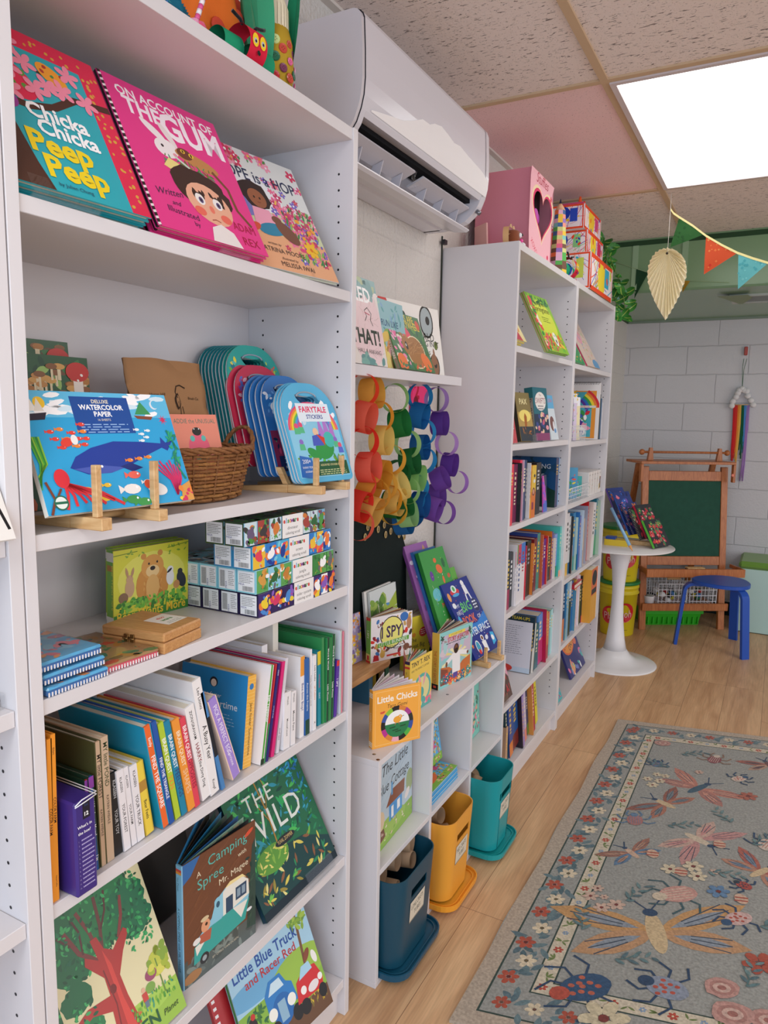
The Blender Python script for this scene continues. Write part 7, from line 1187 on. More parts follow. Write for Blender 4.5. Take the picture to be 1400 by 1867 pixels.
def art_pizza(a):a.rect(0,0,1,1,'3a3a78');a.ell(.45,.68,.42,.3,'e8703a',.2);a.ell(.45,.66,.36,.25,'f0a04a',.2);a.text('PIZZA',.36,.8,.14,'c82a30',rot=.3,bold=.02);a.text('EVERYTHING',.5,.6,.12,'c82a30',rot=.3,maxw=.7,bold=.02);a.text('ON IT',.6,.46,.1,'2a2030',rot=.3);a.ell(.3,.14,.1,.09,'e8d85a');a.scatter(16,.0,.0,1,.3,.05,.09,['e87aa8','f0a07a','7a8ac8','f0f0f0','4fc0b8'],'ell',.5,seed=321);a.ell(.85,.7,.07,.06,'f0a05a');a.ell(.82,.5,.08,.06,'e87a5a')
A,U,W,w,h=pose((1010+180/6.67,1030+1375/6.67),(1010+415/6.67,1030+1245/6.67),(1010+260/6.67,1030+870/6.67),ZF2[5])
book('navy picture book with an orange lettered oval, on the lowest shelf of the farthest case',frame(V((.245,A.y-.03,ZF2[5]+.0006)),V((0,1,0)),V((-.42,0,1))),B.y*0+.30,.285,.012,'3a3a78',art_pizza,group=GF)
def art_aqua(a):a.rect(0,0,1,1,'4fb8bc');a.scatter(50,0,0,1,1,.1,.24,['e8eef0','d83a4a','2a9aa8','e8703a','d8408a','3f8ad0'],'leaf',.35,seed=331)
book('aqua picture book with red and white splashes, low at the left of the farthest case',frame(V((.268,YF2+.0205,ZF2[5]+.0006)),V((0,1,0)),V((-.4,0,1))),.125,.2,.01,'4fb8bc',art_aqua,spine='c82a30',group=GF)
def art_yel(a):a.rect(0,0,1,1,'f0e2a8');a.scatter(50,0,.1,.8,1,.08,.2,['e8a04a','e8604a','f0c86a','5a86c0','f0e8d0'],'ell',.6,seed=341);a.poly([(.2,0),(.75,0),(.6,.22),(.2,.24)],'c8405a');a.text('BUNNY',.6,.6,.12,'3a4a8a');a.lines(.5,.45,.85,3,.04,.014,'5a5a5a')
A=at(925+125/7.18,520+760/7.18,'z',ZF1[0]);B=at(925+400/7.18,520+835/7.18,'z',ZF1[0])
wY=B.y-YF1-.026
stackbook(4,0,V((.262,YF1+.0255,ZF1[0])),V((0,1,0)),V((-.5,0,.87)),wY,.25,.012,'cream and orange picture book with a yellow back, at the left of the top shelf','%s yellow copy in the slanted stack at the left of the top shelf','picture books on the top shelves of the far bookcases',front='f0dc5a',art=art_yel,spine='f0dc5a',back='f0dc5a')
def art_spring(a):
 a.rect(0,0,1,1,'8fc63f');a.ell(.5,.55,.42,.4,'d5e34a');a.scatter(60,0,.8,1,1,.06,.12,['2f8a45','1f6a3a','5fae45'],'leaf',.5,seed=351);a.scatter(40,0,0,.16,.9,.04,.07,['2f8a45','e83a4a','f0e8d0'],'ell',.7,seed=352);a.scatter(90,.05,0,.95,.36,.06,.14,['e83a4a','f05a7a','f0903a','d8285a','6ab84a','f0d84a'],'leaf',.45,seed=353);a.ell(.12,.88,.07,.07,'e8505a');a.ell(.6,.24,.09,.13,'f0f0e8');a.ell(.6,.2,.03,.04,'2a2a2a');a.ell(.58,.3,.01,.012,'111111');a.ell(.63,.3,.01,.012,'111111');a.text('Little Witch',.5,.82,.07,'2a2a1a',shear=.2,maxw=.6);a.text('Springtime',.5,.7,.11,'1f2a14',shear=.3,maxw=.75);a.lines(.36,.6,.7,3,.035,.01,'4a5a2a')
A,U,W,w,h=pose((925+560/7.18,520+880/7.18),(925+830/7.18,520+940/7.18),(925+520/7.18,520+215/7.18),ZF1[0])
stackbook(2,0,A+V((-.006,0,0)),U,W,w,h,.009,'lime green picture book with red flowers and a round white face','%s copy behind the lime green flower book','picture books on the top shelves of the far bookcases',front='8fc63f',art=art_spring,spine='c8a08a',back='8fc63f')
def art_grn(a):a.rect(0,0,1,1,'2f9a5a');a.ell(.3,.5,.3,.35,'8ac83f');a.scatter(60,0,0,1,1,.05,.1,['e8f0d8','5fae45','f0d84a','e8904a'],'leaf',.4,seed=361)
book('green picture book at the left of the farthest top shelf',frame(V((.262,YF2+.03,ZF2[0]+.006)),V((0,1,0)),V((-.48,0,.88))),.25,.26,.01,'2f9a5a',art_grn,spine='d8d04a',group=GF)
def art_pnk(a):a.rect(0,0,1,1,'dfc8b8');a.ell(.35,.66,.26,.2,'e8a0b0');a.scatter(50,.3,0,1,.9,.05,.12,['9ac05a','e8906a','f0e0c8','6aa0c8','c8b0a0'],'leaf',.4,seed=371);a.ell(.8,.06,.25,.12,'4f9ad0')
A,U,W,w,h=pose((925+1165/7.18,520+1062/7.18),(925+1300/7.18,520+1090/7.18),(925+1080/7.18,520+600/7.18),ZF2[0])
book('pale pink and tan picture book at the right of the farthest top shelf',frame(V((.262,YF2+.33,ZF2[0]+.006)),V((0,1,0)),V((-.48,0,.88))),.27,.27,.01,'dfc8b8',art_pnk,spine='d8406a',group=GF)
NV=(925,680);nv=7.18
def novel(bl,br,tl,lab,c,art,t_,sp,sart=None):
 A,U,W,w,h=pose((NV[0]+bl[0]/nv,NV[1]+bl[1]/nv),(NV[0]+br[0]/nv,NV[1]+br[1]/nv),(NV[0]+tl[0]/nv,NV[1]+tl[1]/nv),ZF1[1],'L')
 book(lab,frame(A+V((0,0,.0015)),U,W),w,h,t_,c,art,spine=sp,group='novels standing face out',name='novel',sart=sart)
book('red and white novel cut by the case side on the novel shelf',frame(V((.268,YF1+.0205,ZF1[1]+.0004)),(0,1,0),V((-.2,0,1))),.085,.13,.018,'c84a52',lambda a:(a.scatter(30,0,0,1,1,.1,.2,['e8d0cc','b53040'],'leaf',.4,seed=4),a.text('BIRD',.5,.5,.2,'f0e0dc')),spine='b53040',group='novels standing face out',name='novel')
novel((185,915),(365,908),(92,272),'golden brown novel with a fox at sunset','b89a5a',lambda a:(a.rect(0,.6,1,1,'8a7a4f'),a.ell(.5,.52,.42,.22,'f0dc7a'),a.rect(0,0,1,.3,'3a4048'),a.text('PAX',.5,.76,.2,'e8dca8',bold=.02),a.poly([(.4,.3),(.55,.3),(.62,.5),(.5,.58),(.42,.5)],'a8642f'),a.scatter(16,.1,.05,.9,.3,.1,.2,['5a4a3a','b5703a','2a3038'],'leaf',.3,seed=5)),.022,'3a352a')
novel((378,908),(560,900),(322,205),'teal and white novel with ornate lettering and a street scene, the tallest','2a6a78',lambda a:(a.ell(.5,.74,.38,.3,'ece6e0'),a.text('The',.5,.84,.07,'8a2f4a'),a.text('SWIFTS',.5,.7,.18,'8a2f4a',maxw=.7),a.lines(.3,.64,.7,2,.05,.02,'4a4a5a'),a.rect(0,0,1,.5,'24344f'),a.scatter(30,.05,.0,.95,.5,.05,.12,['c8607a','e8a0a8','3a4a8a','e8c8a0','8a3f6a'],'ell',.7,seed=6),a.rect(0,0,1,.14,'8a3f6a')),.035,'9a938c',lambda a:(a.rect(0,.8,1,1,'1f6a72'),a.text('The SWIFTS',.3,.55,.5,'2a2226',rot=-PI/2,maxw=3)))
novel((578,893),(672,886),(485,305),'light blue and white novel with a brown bear','d8e4ea',lambda a:(a.rect(0,.7,1,1,'5fb0dc'),a.text('FLORA',.5,.84,.16,'d85a7a',maxw=.7),a.ell(.45,.36,.3,.32,'7a4a44'),a.ell(.6,.3,.12,.22,'e8e8ec'),a.ell(.7,.2,.14,.1,'5f9ad0')),.02,'d8e4ea')
acr('clear acrylic stand under the novels',0,.06,.03,frame(V((.2725,YF1+.3,ZF1[1]+.0004)),(0,1,0),V((-.15,0,1))))
def wire_basket(x0,y0,x1,y1,z,H,lab,n=14,m=4,r=.0012):
 t=thing('wire_basket',lab,'wire basket',(x0,y0,z+.0005),'white wire baskets');L=y1-y0;D=x1-x0
 mb=MB()
 for i in range(n+1):y=L*i/n;mb.tube([(0,y,H),(0.004,y,.0015),(D-.004,y,.0015),(D,y,H)],r,'f0eef0',5)
 mb.build('wire_hoops','gloss',t);mb=MB()
 for j in range(m+1):z_=.0015+(H-.0015)*j/m;mb.tube([(0,0,z_),(D,0,z_),(D,L,z_),(0,L,z_)],r*(1.6 if j==m else 1),'f0eef0',5,smooth=False,closed=True)
 for k in range(1,5):
  for yy in(0,L):mb.tube([(D*k/5,yy,0.001),(D*k/5,yy,H)],r,'f0eef0',5)
 mb.build('wire_rails','gloss',t);return t
P0=at(NV[0]+840/nv,NV[1]+890/nv,'z',ZF2[1]);P1=at(NV[0]+1085/nv,NV[1]+870/nv,'z',ZF2[1])
yb0=YF2+.021;yb1=yb0+.30
wire_basket(.15,yb0,.272,yb1,ZF2[1],.072,'white wire basket of coloring sets below the sun sketchbook')
PK=['e8e4ea','d8dce4','e8e0ea','e4dcd4']
for i,(dy,h_,c,lab)in enumerate(((.01,.27,'e0dce4','tall pen set with pink and blue print, first in the wire rack'),(.062,.24,'8a7a9a','violet patterned pen set, second in the wire rack'),(.125,.215,'d8c8e0','white and green pen set, third in the wire rack'),(.185,.20,'e8dcae','cream paint set, last in the wire rack'))):
 q_=at(925+(850,905,965,1035)[i]/7.18,680+880/7.18,'z',ZF2[1]+.004);f=frame(V((max(.155,min(q_.x,.215)),YF2+.03+.062*i,ZF2[1]+.004)),V((.8,.6,0)),V((-.04,.05,1)))
 book(lab,f,.055,h_,.016,c,(lambda i:lambda a:(a.rect(0,.8,1,1,'eceaee'),a.scatter(30,.05,.05,.95,.78,.15,.35,[['c8507a','5a6ac0','3a3a5a'],['4a4a6a','c85a8a','5fa58a'],['6aae5a','e8a06a','c858c0'],['f0d8a0','d8a060','e8b8b8']][i],'leaf',.3,rot=1.5,seed=380+i),a.scatter(6,.1,.84,.9,.97,.1,.2,['e8603a','3f8ad0','e8c83a'],'ell',.6,seed=i)))(i),cat='pen set',name='pen_set',group='sets in the wire rack')
def art_sun(a):
 a.rect(0,0,1,1,'ece8e6');a.rect(.12,.02,.93,.86,'e8973a');a.rect(.18,.04,.84,.84,'4fb0c0');cols=['d8303a','e8833a','f0d83a','3fa050','2f6fc0','5a3a9a']
 for k,c in enumerate(cols):R_=.6-.055*k;a.line([(.4+R_*math.cos(q),.5+R_*.72*math.sin(q))for q in[.15+i*.09 for i in range(10)]],.055,c)
 a.star(.36,.76,.2,'f0b83a',14,.7);a.ell(.36,.76,.13,.13,'f0c83f');a.ell(.31,.78,.016,.01,'3a2a1a');a.ell(.41,.78,.016,.01,'3a2a1a');a.ell(.36,.72,.03,.012,'c8502f');a.rect(.4,.56,.93,.6,'e8e0d8');a.text('SKETCHBOOK',.66,.565,.03,'d8402f');a.scatter(36,.2,.06,.84,.55,.08,.18,['d8303a','3a6fc0','3fa050','f0d83a','f0a0b8','ffffff','5a3a9a'],'leaf',.55,seed=391);a.rect(.2,.04,.42,.3,'f0c06a');a.ell(.64,.14,.09,.09,'f0f0ee');a.ell(.64,.12,.05,.05,'2a4a9a')
 for k in range(26):a.ell(.03+k*.037,.975,.008,.008,'2a2a2c',0,8,0)
 a.k+=1
ys_=YF2+.56;tz=at(925+1305/7.18,680+185/7.18,'y',ys_);sk=frame(V((.04,ys_,ZF2[1]+.0006)),V((1,-.02,0)),V((0,.04,1)))
r=book('spiral bound sketchbook with a smiling sun and rainbow on the cover',sk,.235,.285,.012,'ece8e6',art_sun,cat='sketchbook',name='sketchbook',group=GF)
mb=MB()
for k in range(30):x=.006+k*.0077;mb.tube([(x,.281,.0015),(x,.289,.001),(x,.291,-.006),(x,.287,-.014),(x,.279,-.0125)],.0011,'2a2c2e',5)
mb.build('spiral_binding','metal',r)
for k in range(4):book(['white edged drawing pad right of the sun sketchbook','black and green drawing pad at the right end','slim blue speckled pad at the right end','slim white pad touching the case side'][k],frame(V((.262,YF2+.60+.03*k+.02,ZF2[1]+.0003)),V((-1,0,0)),V((0,.02,1))),.2,.25-.02*k,.012,['e8e6ea','22302a','5a7a9a','e8e6ea'][k],group='pads at the right end')
yb0=YF2+.022
wire_basket(.16,yb0,.274,yb0+.42,ZF2[2],.07,'white wire basket holding craft packs, above the blue and red books')
for i,(dy,h_,w_,c,cs,lab)in enumerate(((.006,.255,.13,'e8e6e8',['9a8aa0','3a3a3a','3fa050'],'white craft pack with a grey figure, highest in the lower wire basket'),(.02,.17,.12,'ecebe8',['5fae45','d8504a','4f9ad0','c8b0d8'],'white craft pack with green plants, in the lower wire basket'),(.15,.2,.05,'e8e4e4',['e8c0c8','8ab0d0'],'narrow pale craft pack in the lower wire basket'),(.2,.15,.11,'4f9ac0',['f0d83a','e8543a','3f66b8','3fa050'],'craft pack with yellow and red shapes in the lower wire basket'),(.33,.10,.09,'3fa8a5',['8ad0d0','e8703a'],'small teal craft pack at the basket end'))):
 book(lab,frame(V((.165,yb0+dy+.012,ZF2[2]+.004)),V((.9,.45,0)),V((-.03,.04,1))),min(w_,.1),h_,.01,c,(lambda cs,i:lambda a:a.scatter(26,.05,.05,.95,.8,.1,.24,cs,'leaf',.4,seed=400+i))(cs,i),cat='craft pack',name='craft_pack',group='packs in the wire basket')
for k in range(5):
 t=thing('small_box',['small white carton nearest the basket','second small white carton','third small white carton with colored drawing','fourth small white carton','last small white carton with a crayon picture'][k],'box',(.17,YF2+.46+.058*k,ZF2[2]+.0003),'white cartons right of the wire basket');mb=MB();mb.box(0,0,0,.095,.054,.12,'e9e5e2',.001);mb.build('carton','print',t)
 mb=MB();a=Art(mb,(.0951,0,0),(0,1,0),(0,0,1),.054,.12);a.text('crayons',.5,.85,.12,'444444',maxw=.7)
 if k==4:a.rect(.3,.2,.85,.7,'3a3038');a.scatter(14,.3,.2,.85,.7,.08,.16,['c8505a','e8c84a','b0a0c0'],'dash',.4,rot=1.5,seed=5);a.rect(.12,.15,.3,.4,'e8c84a')
 else:a.scatter(8,.25,.2,.7,.7,.08,.2,['3f66b8','e8803a','3fa050'],'leaf',.4,rot=1.5,seed=k)
 mb.build('printed_front','print',t)
 # ================================================================ crafts on top of the far cases
XB=.245
c0=at(971.7,303,'x',XB);c1=at(1011,338,'x',XB);zt=min(c0.z,ZC-.03);y0,y1=c0.y,c1.y
t=thing('heart_box','large pink cardboard box with a heart-shaped window full of purple hearts','box',(0,0,0));XL=at(892,316,'y',y0).x
XL=max(.02,XL-.05)
mb=MB();PB,PF='d98b9a','efb6bf';zb=ZT+.0004;yc=(y0+y1)/2;zc_=zb+(zt-zb)*.53;hs=(y1-y0)*.40;SV=.56*(zt-zb)/(1.875*hs)
mb.box(XL,y0,zb,XB-.003,y0+.003,zt,PB);mb.box(XL,y1-.003,zb,XB-.003,y1,zt,PB);mb.box(XL,y0+.003,zb,XL+.003,y1-.003,zt,PB);mb.box(XL,y0+.003,zb,XB-.003,y1-.003,zb+.003,PB);mb.box(XL+.003,y0+.003,zt-.003,XB-.003,y1-.003,zt,PB);mb.build('box_shell','paper',t)
def heart(s,cx=0,cy=0,n=40,sv=1):return[(cx+s*.0625*16*math.sin(2*PI*i/n)**3,cy+sv*s*.0625*(13*math.cos(2*PI*i/n)-5*math.cos(4*PI*i/n)-2*math.cos(6*PI*i/n)-math.cos(8*PI*i/n)+2))for i in range(n)]
mb=MB();H_=heart(hs,yc+.0,zc_,40,SV);n=40;W2,Hh=(y1-y0),(zt-zb);O_=[]
for(py,pz)in H_:
 dy,dz=py-(yc+.0),pz-zc_;k_=1e9
 if dy>1e-6:k_=min(k_,(y1-yc-.02)/dy)
 if dy<-1e-6:k_=min(k_,(y0-yc-.02)/dy)
 if dz>1e-6:k_=min(k_,(zt-zc_)/dz)
 if dz<-1e-6:k_=min(k_,(zb-zc_)/dz)
 O_.append((yc+.0+dy*k_,zc_+dz*k_))
vs=[(XB,a_,b_)for a_,b_ in H_]+[(XB,a_,b_)for a_,b_ in O_]
mb.add(vs,[(i,(i+1)%n,n+(i+1)%n,n+i)for i in range(n)],PF)
for(cy_,cz_)in((y0,zb),(y1,zb),(y1,zt),(y0,zt)):
 i=min(range(n),key=lambda i:abs(O_[i][0]-cy_)*1+abs(O_[i][1]-cz_));j=min((x_ for x_ in range(n)if x_!=i),key=lambda q:abs((O_[q][0]-cy_))+abs(O_[q][1]-cz_));mb.add([(XB-.0003,cy_,cz_),(XB-.0003,O_[i][0],O_[i][1]),(XB-.0003,O_[j][0],O_[j][1]),(XB-.0003,(O_[i][0]+O_[j][0])/2+(cy_-yc)*-.2,(O_[i][1]+O_[j][1])/2)],[(0,1,3,2)],PF)
a=Art(mb,(XB,y0,zb),(0,1,0),(0,0,1),W2,Hh,start=3);P_=[((q[0]-y0)/W2,(q[1]-zb)/Hh)for q in H_];Q_=[((q[0]-y0)/W2,(q[1]-zb)/Hh)for q in heart(hs*1.12,yc+.0,zc_,40,SV)];R2_=[((q[0]-y0)/W2,(q[1]-zb)/Hh)for q in heart(hs*1.24,yc+.0,zc_,40,SV)]
for A_,B_,c in((P_,Q_,'d83a6a'),(Q_,R2_,'f0d8b0')):
 a.raw([(u*W2,v*Hh)for u,v in A_]+[(u*W2,v*Hh)for u,v in B_],[(i,(i+1)%n,n+(i+1)%n,n+i)for i in range(n)],c)
a.text('Stuffies',.45,.88,.13,'b0243f',shear=.3,maxw=.6);a.star(.86,.82,.06,'d8405a',8,.4);a.text('XOXO',.16,.1,.07,'d8405a',rot=-.5);a.ell(.8,.1,.035,.03,'d8305a');mb.build('window_front','paper',t)
for k,(dy,dz,s_)in enumerate(((-.05,.0,.5),(.045,.0,.5),(0,-.12,.45))):
 mb=MB();mb.prism(heart(hs*s_,yc+.0+dy*W2*2,zc_+dz*Hh,30,SV*.9),XB-.03-.012*k,XB-.025-.012*k,['c058b0','b54aa8','b02a3f'][k],'x');mb.build('paper_heart','paper',t)
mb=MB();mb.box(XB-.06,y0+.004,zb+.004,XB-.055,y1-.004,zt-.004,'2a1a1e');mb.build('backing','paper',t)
p=at(862,447,'z',ZT);T=at(870,398,'x',.08)
book('small pink scribbled card leaning behind the heart box',frame(V((.11,y0-.06,ZT+.0004)),V((-.8,.6,0)),V((-.1,0,1))),.08,.11,.006,'e8b0a8',lambda a:a.scatter(40,.05,.05,.95,.95,.1,.3,['d8605a','f0d0c0','c84a4a','f0a080'],'dash',.12,seed=411),cat='card',name='drawn_card')
SQ=at(955,449,'z',ZT+.004);t=thing('felt_animal','small brown felt animal craft with a googly eye, pink nose and curled paper tail','paper craft',(.215,SQ.y+.01,ZT))
mb=MB();mb.lathe([(.001,0),(.026,0),(.028,.02),(.027,.056),(.02,.062),(.001,.064)],'8a4a2c',28);mb.build('felt_body','cloth',t)
for k in range(2):mb=MB();mb.prism([(.012*math.cos(q)+(-.016+.03*k),.07+.012*math.sin(q))for q in[i*PI/8 for i in range(9)]],-.002,0,'c9a27c','x');mb.build('ear','paper',t)
for(q,r_,c,nm)in(((.026,.004,.045),.009,'f0f0f0','googly_eye'),((.033,.006,.046),.005,'151515','pupil'),((.03,.008,.026),.008,'f0409a','nose'),((.034,.008,.008),.014,'eceaea','pompom')):mb=MB();mb.ball(q,r_,c,12);mb.build(nm,'cloth' if nm=='pompom' else 'gloss',t)
mb=MB();band_ring(mb,(.0,-.055,.034),.03,.02,(1,.2,0),'dcae7a',-1.2,3.6);mb.build('paper_tail','paper',t)
TW=at(1027,500,'z',ZT);zt2=at(1023,350,'x',TW.x).z
TWx,TWy=.235,TW.y;t=thing('pencil_tower','tall paper pencil covered with colored paper squares, beside the heart box','paper craft',(TWx,TWy,ZT));H_=min(.40,zt2-ZT);mb=MB();rd=random.Random(8)
ns,nr=8,15;hb=H_*.84;r0,r1=.038,.022
for i in range(nr):
 for k in range(ns):
  a0,a1=2*PI*k/ns,2*PI*(k+1)/ns;ra,rb=r0+(r1-r0)*i/nr,r0+(r1-r0)*(i+1)/nr
  mb.add([(ra*math.cos(a0),ra*math.sin(a0),hb*i/nr),(ra*math.cos(a1),ra*math.sin(a1),hb*i/nr),(rb*math.cos(a1),rb*math.sin(a1),hb*(i+1)/nr),(rb*math.cos(a0),rb*math.sin(a0),hb*(i+1)/nr)],[(0,1,2,3)],rd.choice(['e86a8a','5fb55a','f0c84a','4a6a9a','f0a08a','8ac8c0','e8b8d0','7a5a4a','d8d88a','f07a4a','9a7ac0']))
mb.build('patchwork_barrel','paper',t);mb=MB();mb.lathe([(r1,hb),(.006,H_-.02),(.005,H_-.02)],'e0b088',16);mb.build('wood_tip','paper',t);mb=MB();mb.lathe([(.006,H_-.02),(.001,H_)],'2a2a40',12);mb.build('lead_tip','paper',t)
def scrib(mb,o,U,W,w,h,cs,seed):
 a=Art(mb,o,U,W,w,h);a.rect(.0,.0,1,1,'f0e8ea');rd=random.Random(seed);a.scatter(22,.08,.08,.92,.92,.08,.25,cs,'dash',.07,rot=rd.choice([.7,1.4,2.2]),seed=seed);a.scatter(10,.08,.08,.92,.92,.06,.14,cs,'dash',.1,seed=seed+1)
 a.ell(rd.uniform(.3,.5),rd.uniform(.45,.7),.17,.17,cs[0],0,20,None,.05);a.rect(.62,.3,.82,.85,cs[1]);a.line([(.03,.03),(.97,.04),(.96,.97),(.03,.96),(.03,.03)],.06,'e84f2a');a.scatter(6,.3,.1,.9,.9,.03,.06,cs,'ell',.6,seed=seed+2)
def painted(px_corner,zt_,yl,x0,x1,z0,lab,seed,cs):pass
BXS=[((971-0,0),0)]
PX=lambda zx,zy:(820+zx/3.889,280+zy/3.889)
bz=ZT+.0004;XF=.262
specs=[(955,975,700,1135,850,1015,'lowest painted box of the stack, white with blue and red scribbles, cardboard bottom showing',['2f5fc0','c8d85a','e8604a','b060c0','3fb0d0','f0d83a'],5),(0,975,520,1090,695,0,'painted box second in the stack, orange rimmed with a blue blot',['2440b0','8ad08a','e84a2a','c870d0','d83060','f0d03a'],15),(0,945,335,1072,515,0,'topmost painted box with a blue patch and pink scribbles',['1f3fb0','2f4fc0','ea4a24','e87ac0','d84a80','f0c83a'],25)]
zz=bz;tops=[]
cB=at(*PX(975,860),'x',XF);yL=cB.y
lev=[at(*PX(975,697),'x',XF).z,at(*PX(975,515),'x',XF).z,at(*PX(945,335),'x',XF-.02).z]
for i in range(3):
 zt_=lev[i];rx=specs[i][3];yR=at(*PX(rx,700-100*i),'x',XF-.01*i).y;yl_=at(*PX((975,975,945)[i],600),'x',XF-.01*i).y;x1_=XF-.01*i+.02*(i==0);x0_=x1_-.17
 t=thing('painted_box',specs[i][6],'painted box',(0,0,0),'painted boxes in a stack');mb=MB();mb.box(x0_,yl_,zz,x1_,yR,zt_-.0008,'c98f66' if i==0 else 'efe6e8');mb.build('carton','paper',t)
 mb=MB();scrib(mb,(x0_,yl_-.0003,zz),(1,0,0),(0,0,1),x1_-x0_,zt_-zz-.001,specs[i][7],specs[i][8]);mb.build('painted_side','paper',t)
 mb=MB();scrib(mb,(x1_+.0003,yl_,zz),(0,1,0),(0,0,1),yR-yl_,zt_-zz-.001,specs[i][7][::-1],specs[i][8]+50);mb.build('painted_front','paper',t);zz=zt_
t=thing('paper_roof','pink and green striped paper strip with orange cones on the topmost painted box','paper craft',(.17,yl_+.04,zz+.0003));mb=MB();mb.box(-.05,-.02,0,.06,.1,.012,'d8507a');mb.box(-.051,.03,-.0,.061,.06,.0125,'5fae8a');mb.build('striped_strip','paper',t)
for yy in(0,.08):mb=MB();mb.cyl((.04,yy,.0126),(.04,yy,.04),.009,'f0602f',12,.004);mb.build('orange_cone','paper',t)
q=at(1062,511,'x',.25);caterpillar((.235,at(*PX(935,905),'z',ZT).y-.07,ZT+.0005),.95,.0,'paper ring caterpillar with red head before the painted boxes, on the far bookcases')
t=thing('trailing_plant','hanging green leafy vine with yellow veined leaves at the end of the bookcases','plant',(.2,2.72,2.0));rd=random.Random(21);mb=MB();t.location=(0,0,0)
def PLY(px,py):return at(px,py,'y',2.74)
stem=[PLY(*q)for q in((1098,425),(1108,460),(1120,490),(1132,520),(1138,545),(1140,575))];stem=[p+V((0,rd.uniform(-.02,.02),0))for p in stem];mb.tube(stem,.0022,'6a8a3a',6);s2=[PLY(*q)for q in((1100,440),(1112,505),(1122,550),(1132,580))];mb.tube(s2,.002,'6a8a3a',6);mb.build('stem','plastic',t)
for k in range(34):
 s_=stem if k%2 else s2;i=rd.uniform(0,len(s_)-1.01);j=int(i);b_=s_[j].lerp(s_[j+1],i-j);L=rd.uniform(.055,.085);Wd=L*.55
 d=V((rd.uniform(-.6,.9),rd.uniform(-.7,.4),rd.uniform(-.7,.4))).normalized();sd=d.cross(V((.4,-1,.2))).normalized();nn=d.cross(sd);mb=MB();n=7;vs=[]
 for q in range(n+1):u=q/n;w_=Wd*.5*math.sin(PI*min(1,u*.94+.04))**.7;c_=b_+d*(L*u)+nn*(.012*math.sin(PI*u));vs+=[c_-sd*w_-nn*.004,c_-sd*w_*.12,c_+sd*w_*.12,c_+sd*w_-nn*.004]
 mb.add(vs,[(4*q,4*q+1,4*q+5,4*q+4)for q in range(n)]+[(4*q+2,4*q+3,4*q+7,4*q+6)for q in range(n)],rd.choice(['3f8a3a','4a9a45','357a34']));mb.add(vs,[(4*q+1,4*q+2,4*q+6,4*q+5)for q in range(n)],'a9c85a');mb.build('leaf','gloss',t)
 # ================================================================ back corner: table, easel, stool, chest, buckets
TX,TY=.325,2.96;TH=.71
q0=at(1231,1003,'z',TH);qc=at(1150,1018,'z',TH)
t=thing('pedestal_table','small round white pedestal table with a trumpet foot','table',(TX,TY,0));R_=.295
mb=MB();mb.lathe([(.001,0),(.238,0),(.24,.004),(.232,.009),(.18,.017),(.12,.032),(.086,.058),(.068,.085)],'eceaea',64);mb.build('base','gloss',t)
mb=MB();mb.lathe([(.066,.0855),(.052,.15),(.04,.25),(.034,.36),(.034,.45),(.042,.56),(.058,.64),(.072,TH-.0125)],'eceaec',48);mb.build('stem','gloss',t)
mb=MB();mb.lathe([(.001,TH-.012),(R_-.03,TH-.012),(R_-.004,TH-.008),(R_,TH-.003),(R_-.002,TH),(.001,TH)],'eae6e4',72);mb.build('tabletop','gloss',t)
def slant(pb,pt,w,t_,lab,c,sp,art=None,nm='notebook',yawd=0,cat='notebook',spiral=False):
 """thin pad seen nearly edge-on, leaning: bottom and top pixels of its spine edge"""
 A=at(pb[0],pb[1],'z',TH+pb[2]);T=at(pt[0],pt[1],'y',A.y+.05);up=(T-A);h=up.length;y=math.radians(yawd);Ud=V((-math.sin(y)*.2,math.cos(y),0))
 mw=frame(A,Ud,up);r=book(lab,mw,w,h,t_,c,art,spine=sp,back=c,cat=cat,name=nm,group='notebooks displayed on the round table')
 if spiral:
  mb=MB()
  for k in range(int(h/.009)):y_=.006+k*.009;mb.tube([(.003,y_,.001),(-.004,y_,.0),(-.005,y_,-t_*.5),(-.004,y_,-t_),(.003,y_,-t_-.001)],.0011,'d8d8dc',5)
  mb.build('spiral_binding','metal',r)
def art_bloom(cs,seed):return lambda a:(a.rect(0,0,1,1,cs[0]),a.scatter(44,0,0,1,1,.1,.24,cs[1:],'leaf',.55,seed=seed),a.scatter(14,.05,.05,.95,.95,.06,.12,cs[1:],'flower',seed=seed+1))
BL_=['2a3f86','e8607a','8a5ac0','f0904a','3a6fd0','24306a','e8889a'];BK_=['22262c','d8404a','3f7a4a','e8a0a0','c8303f','5a8a5a']
def pxz(zx,zy):return(1080+zx/8.75,860+zy/8.75)
def npad(bot,top,y_,w_,lab,c,sp,art,spiral=False,yawd=0,t_=.010):
 slant((*pxz(*bot),y_),pxz(*top),w_,t_,lab,c,sp,art,spiral=spiral,yawd=yawd)
npad((480,960),(215,280),.05,.17,'blue floral notebook at the left rear of the round table','2a3f86','8a5ac0',art_bloom(BL_,501),yawd=-65)
npad((600,1020),(320,345),.045,.16,'second blue floral notebook, right of the left rear one','2a3f86','3a6fd0',art_bloom(BL_,503),yawd=-65)
npad((660,1010),(475,520),.05,.15,'spiral notebook with a blue and red floral cover','2a3f86','24306a',art_bloom(BL_,505),True,yawd=-65)
npad((775,1095),(605,590),.03,.16,'spiral notebook with a dark rose cover beside the red one','22262c','22262c',art_bloom(BK_,507),True,yawd=-65)
npad((870,1075),(690,560),.035,.16,'notebook with a thick red spine and dark floral cover','22262c','d8304a',art_bloom(BK_,509),yawd=-65,t_=.02)
npad((1000,1240),(840,800),.004,.16,'lime green spined notebook with dark floral cover at the table front','22262c','6acb4a',art_bloom(BK_,511),yawd=-65,t_=.018)
mb=MB();A=at(*pxz(640,1270),'z',TH+.004);T=at(*pxz(300,580),'y',A.y+.06)
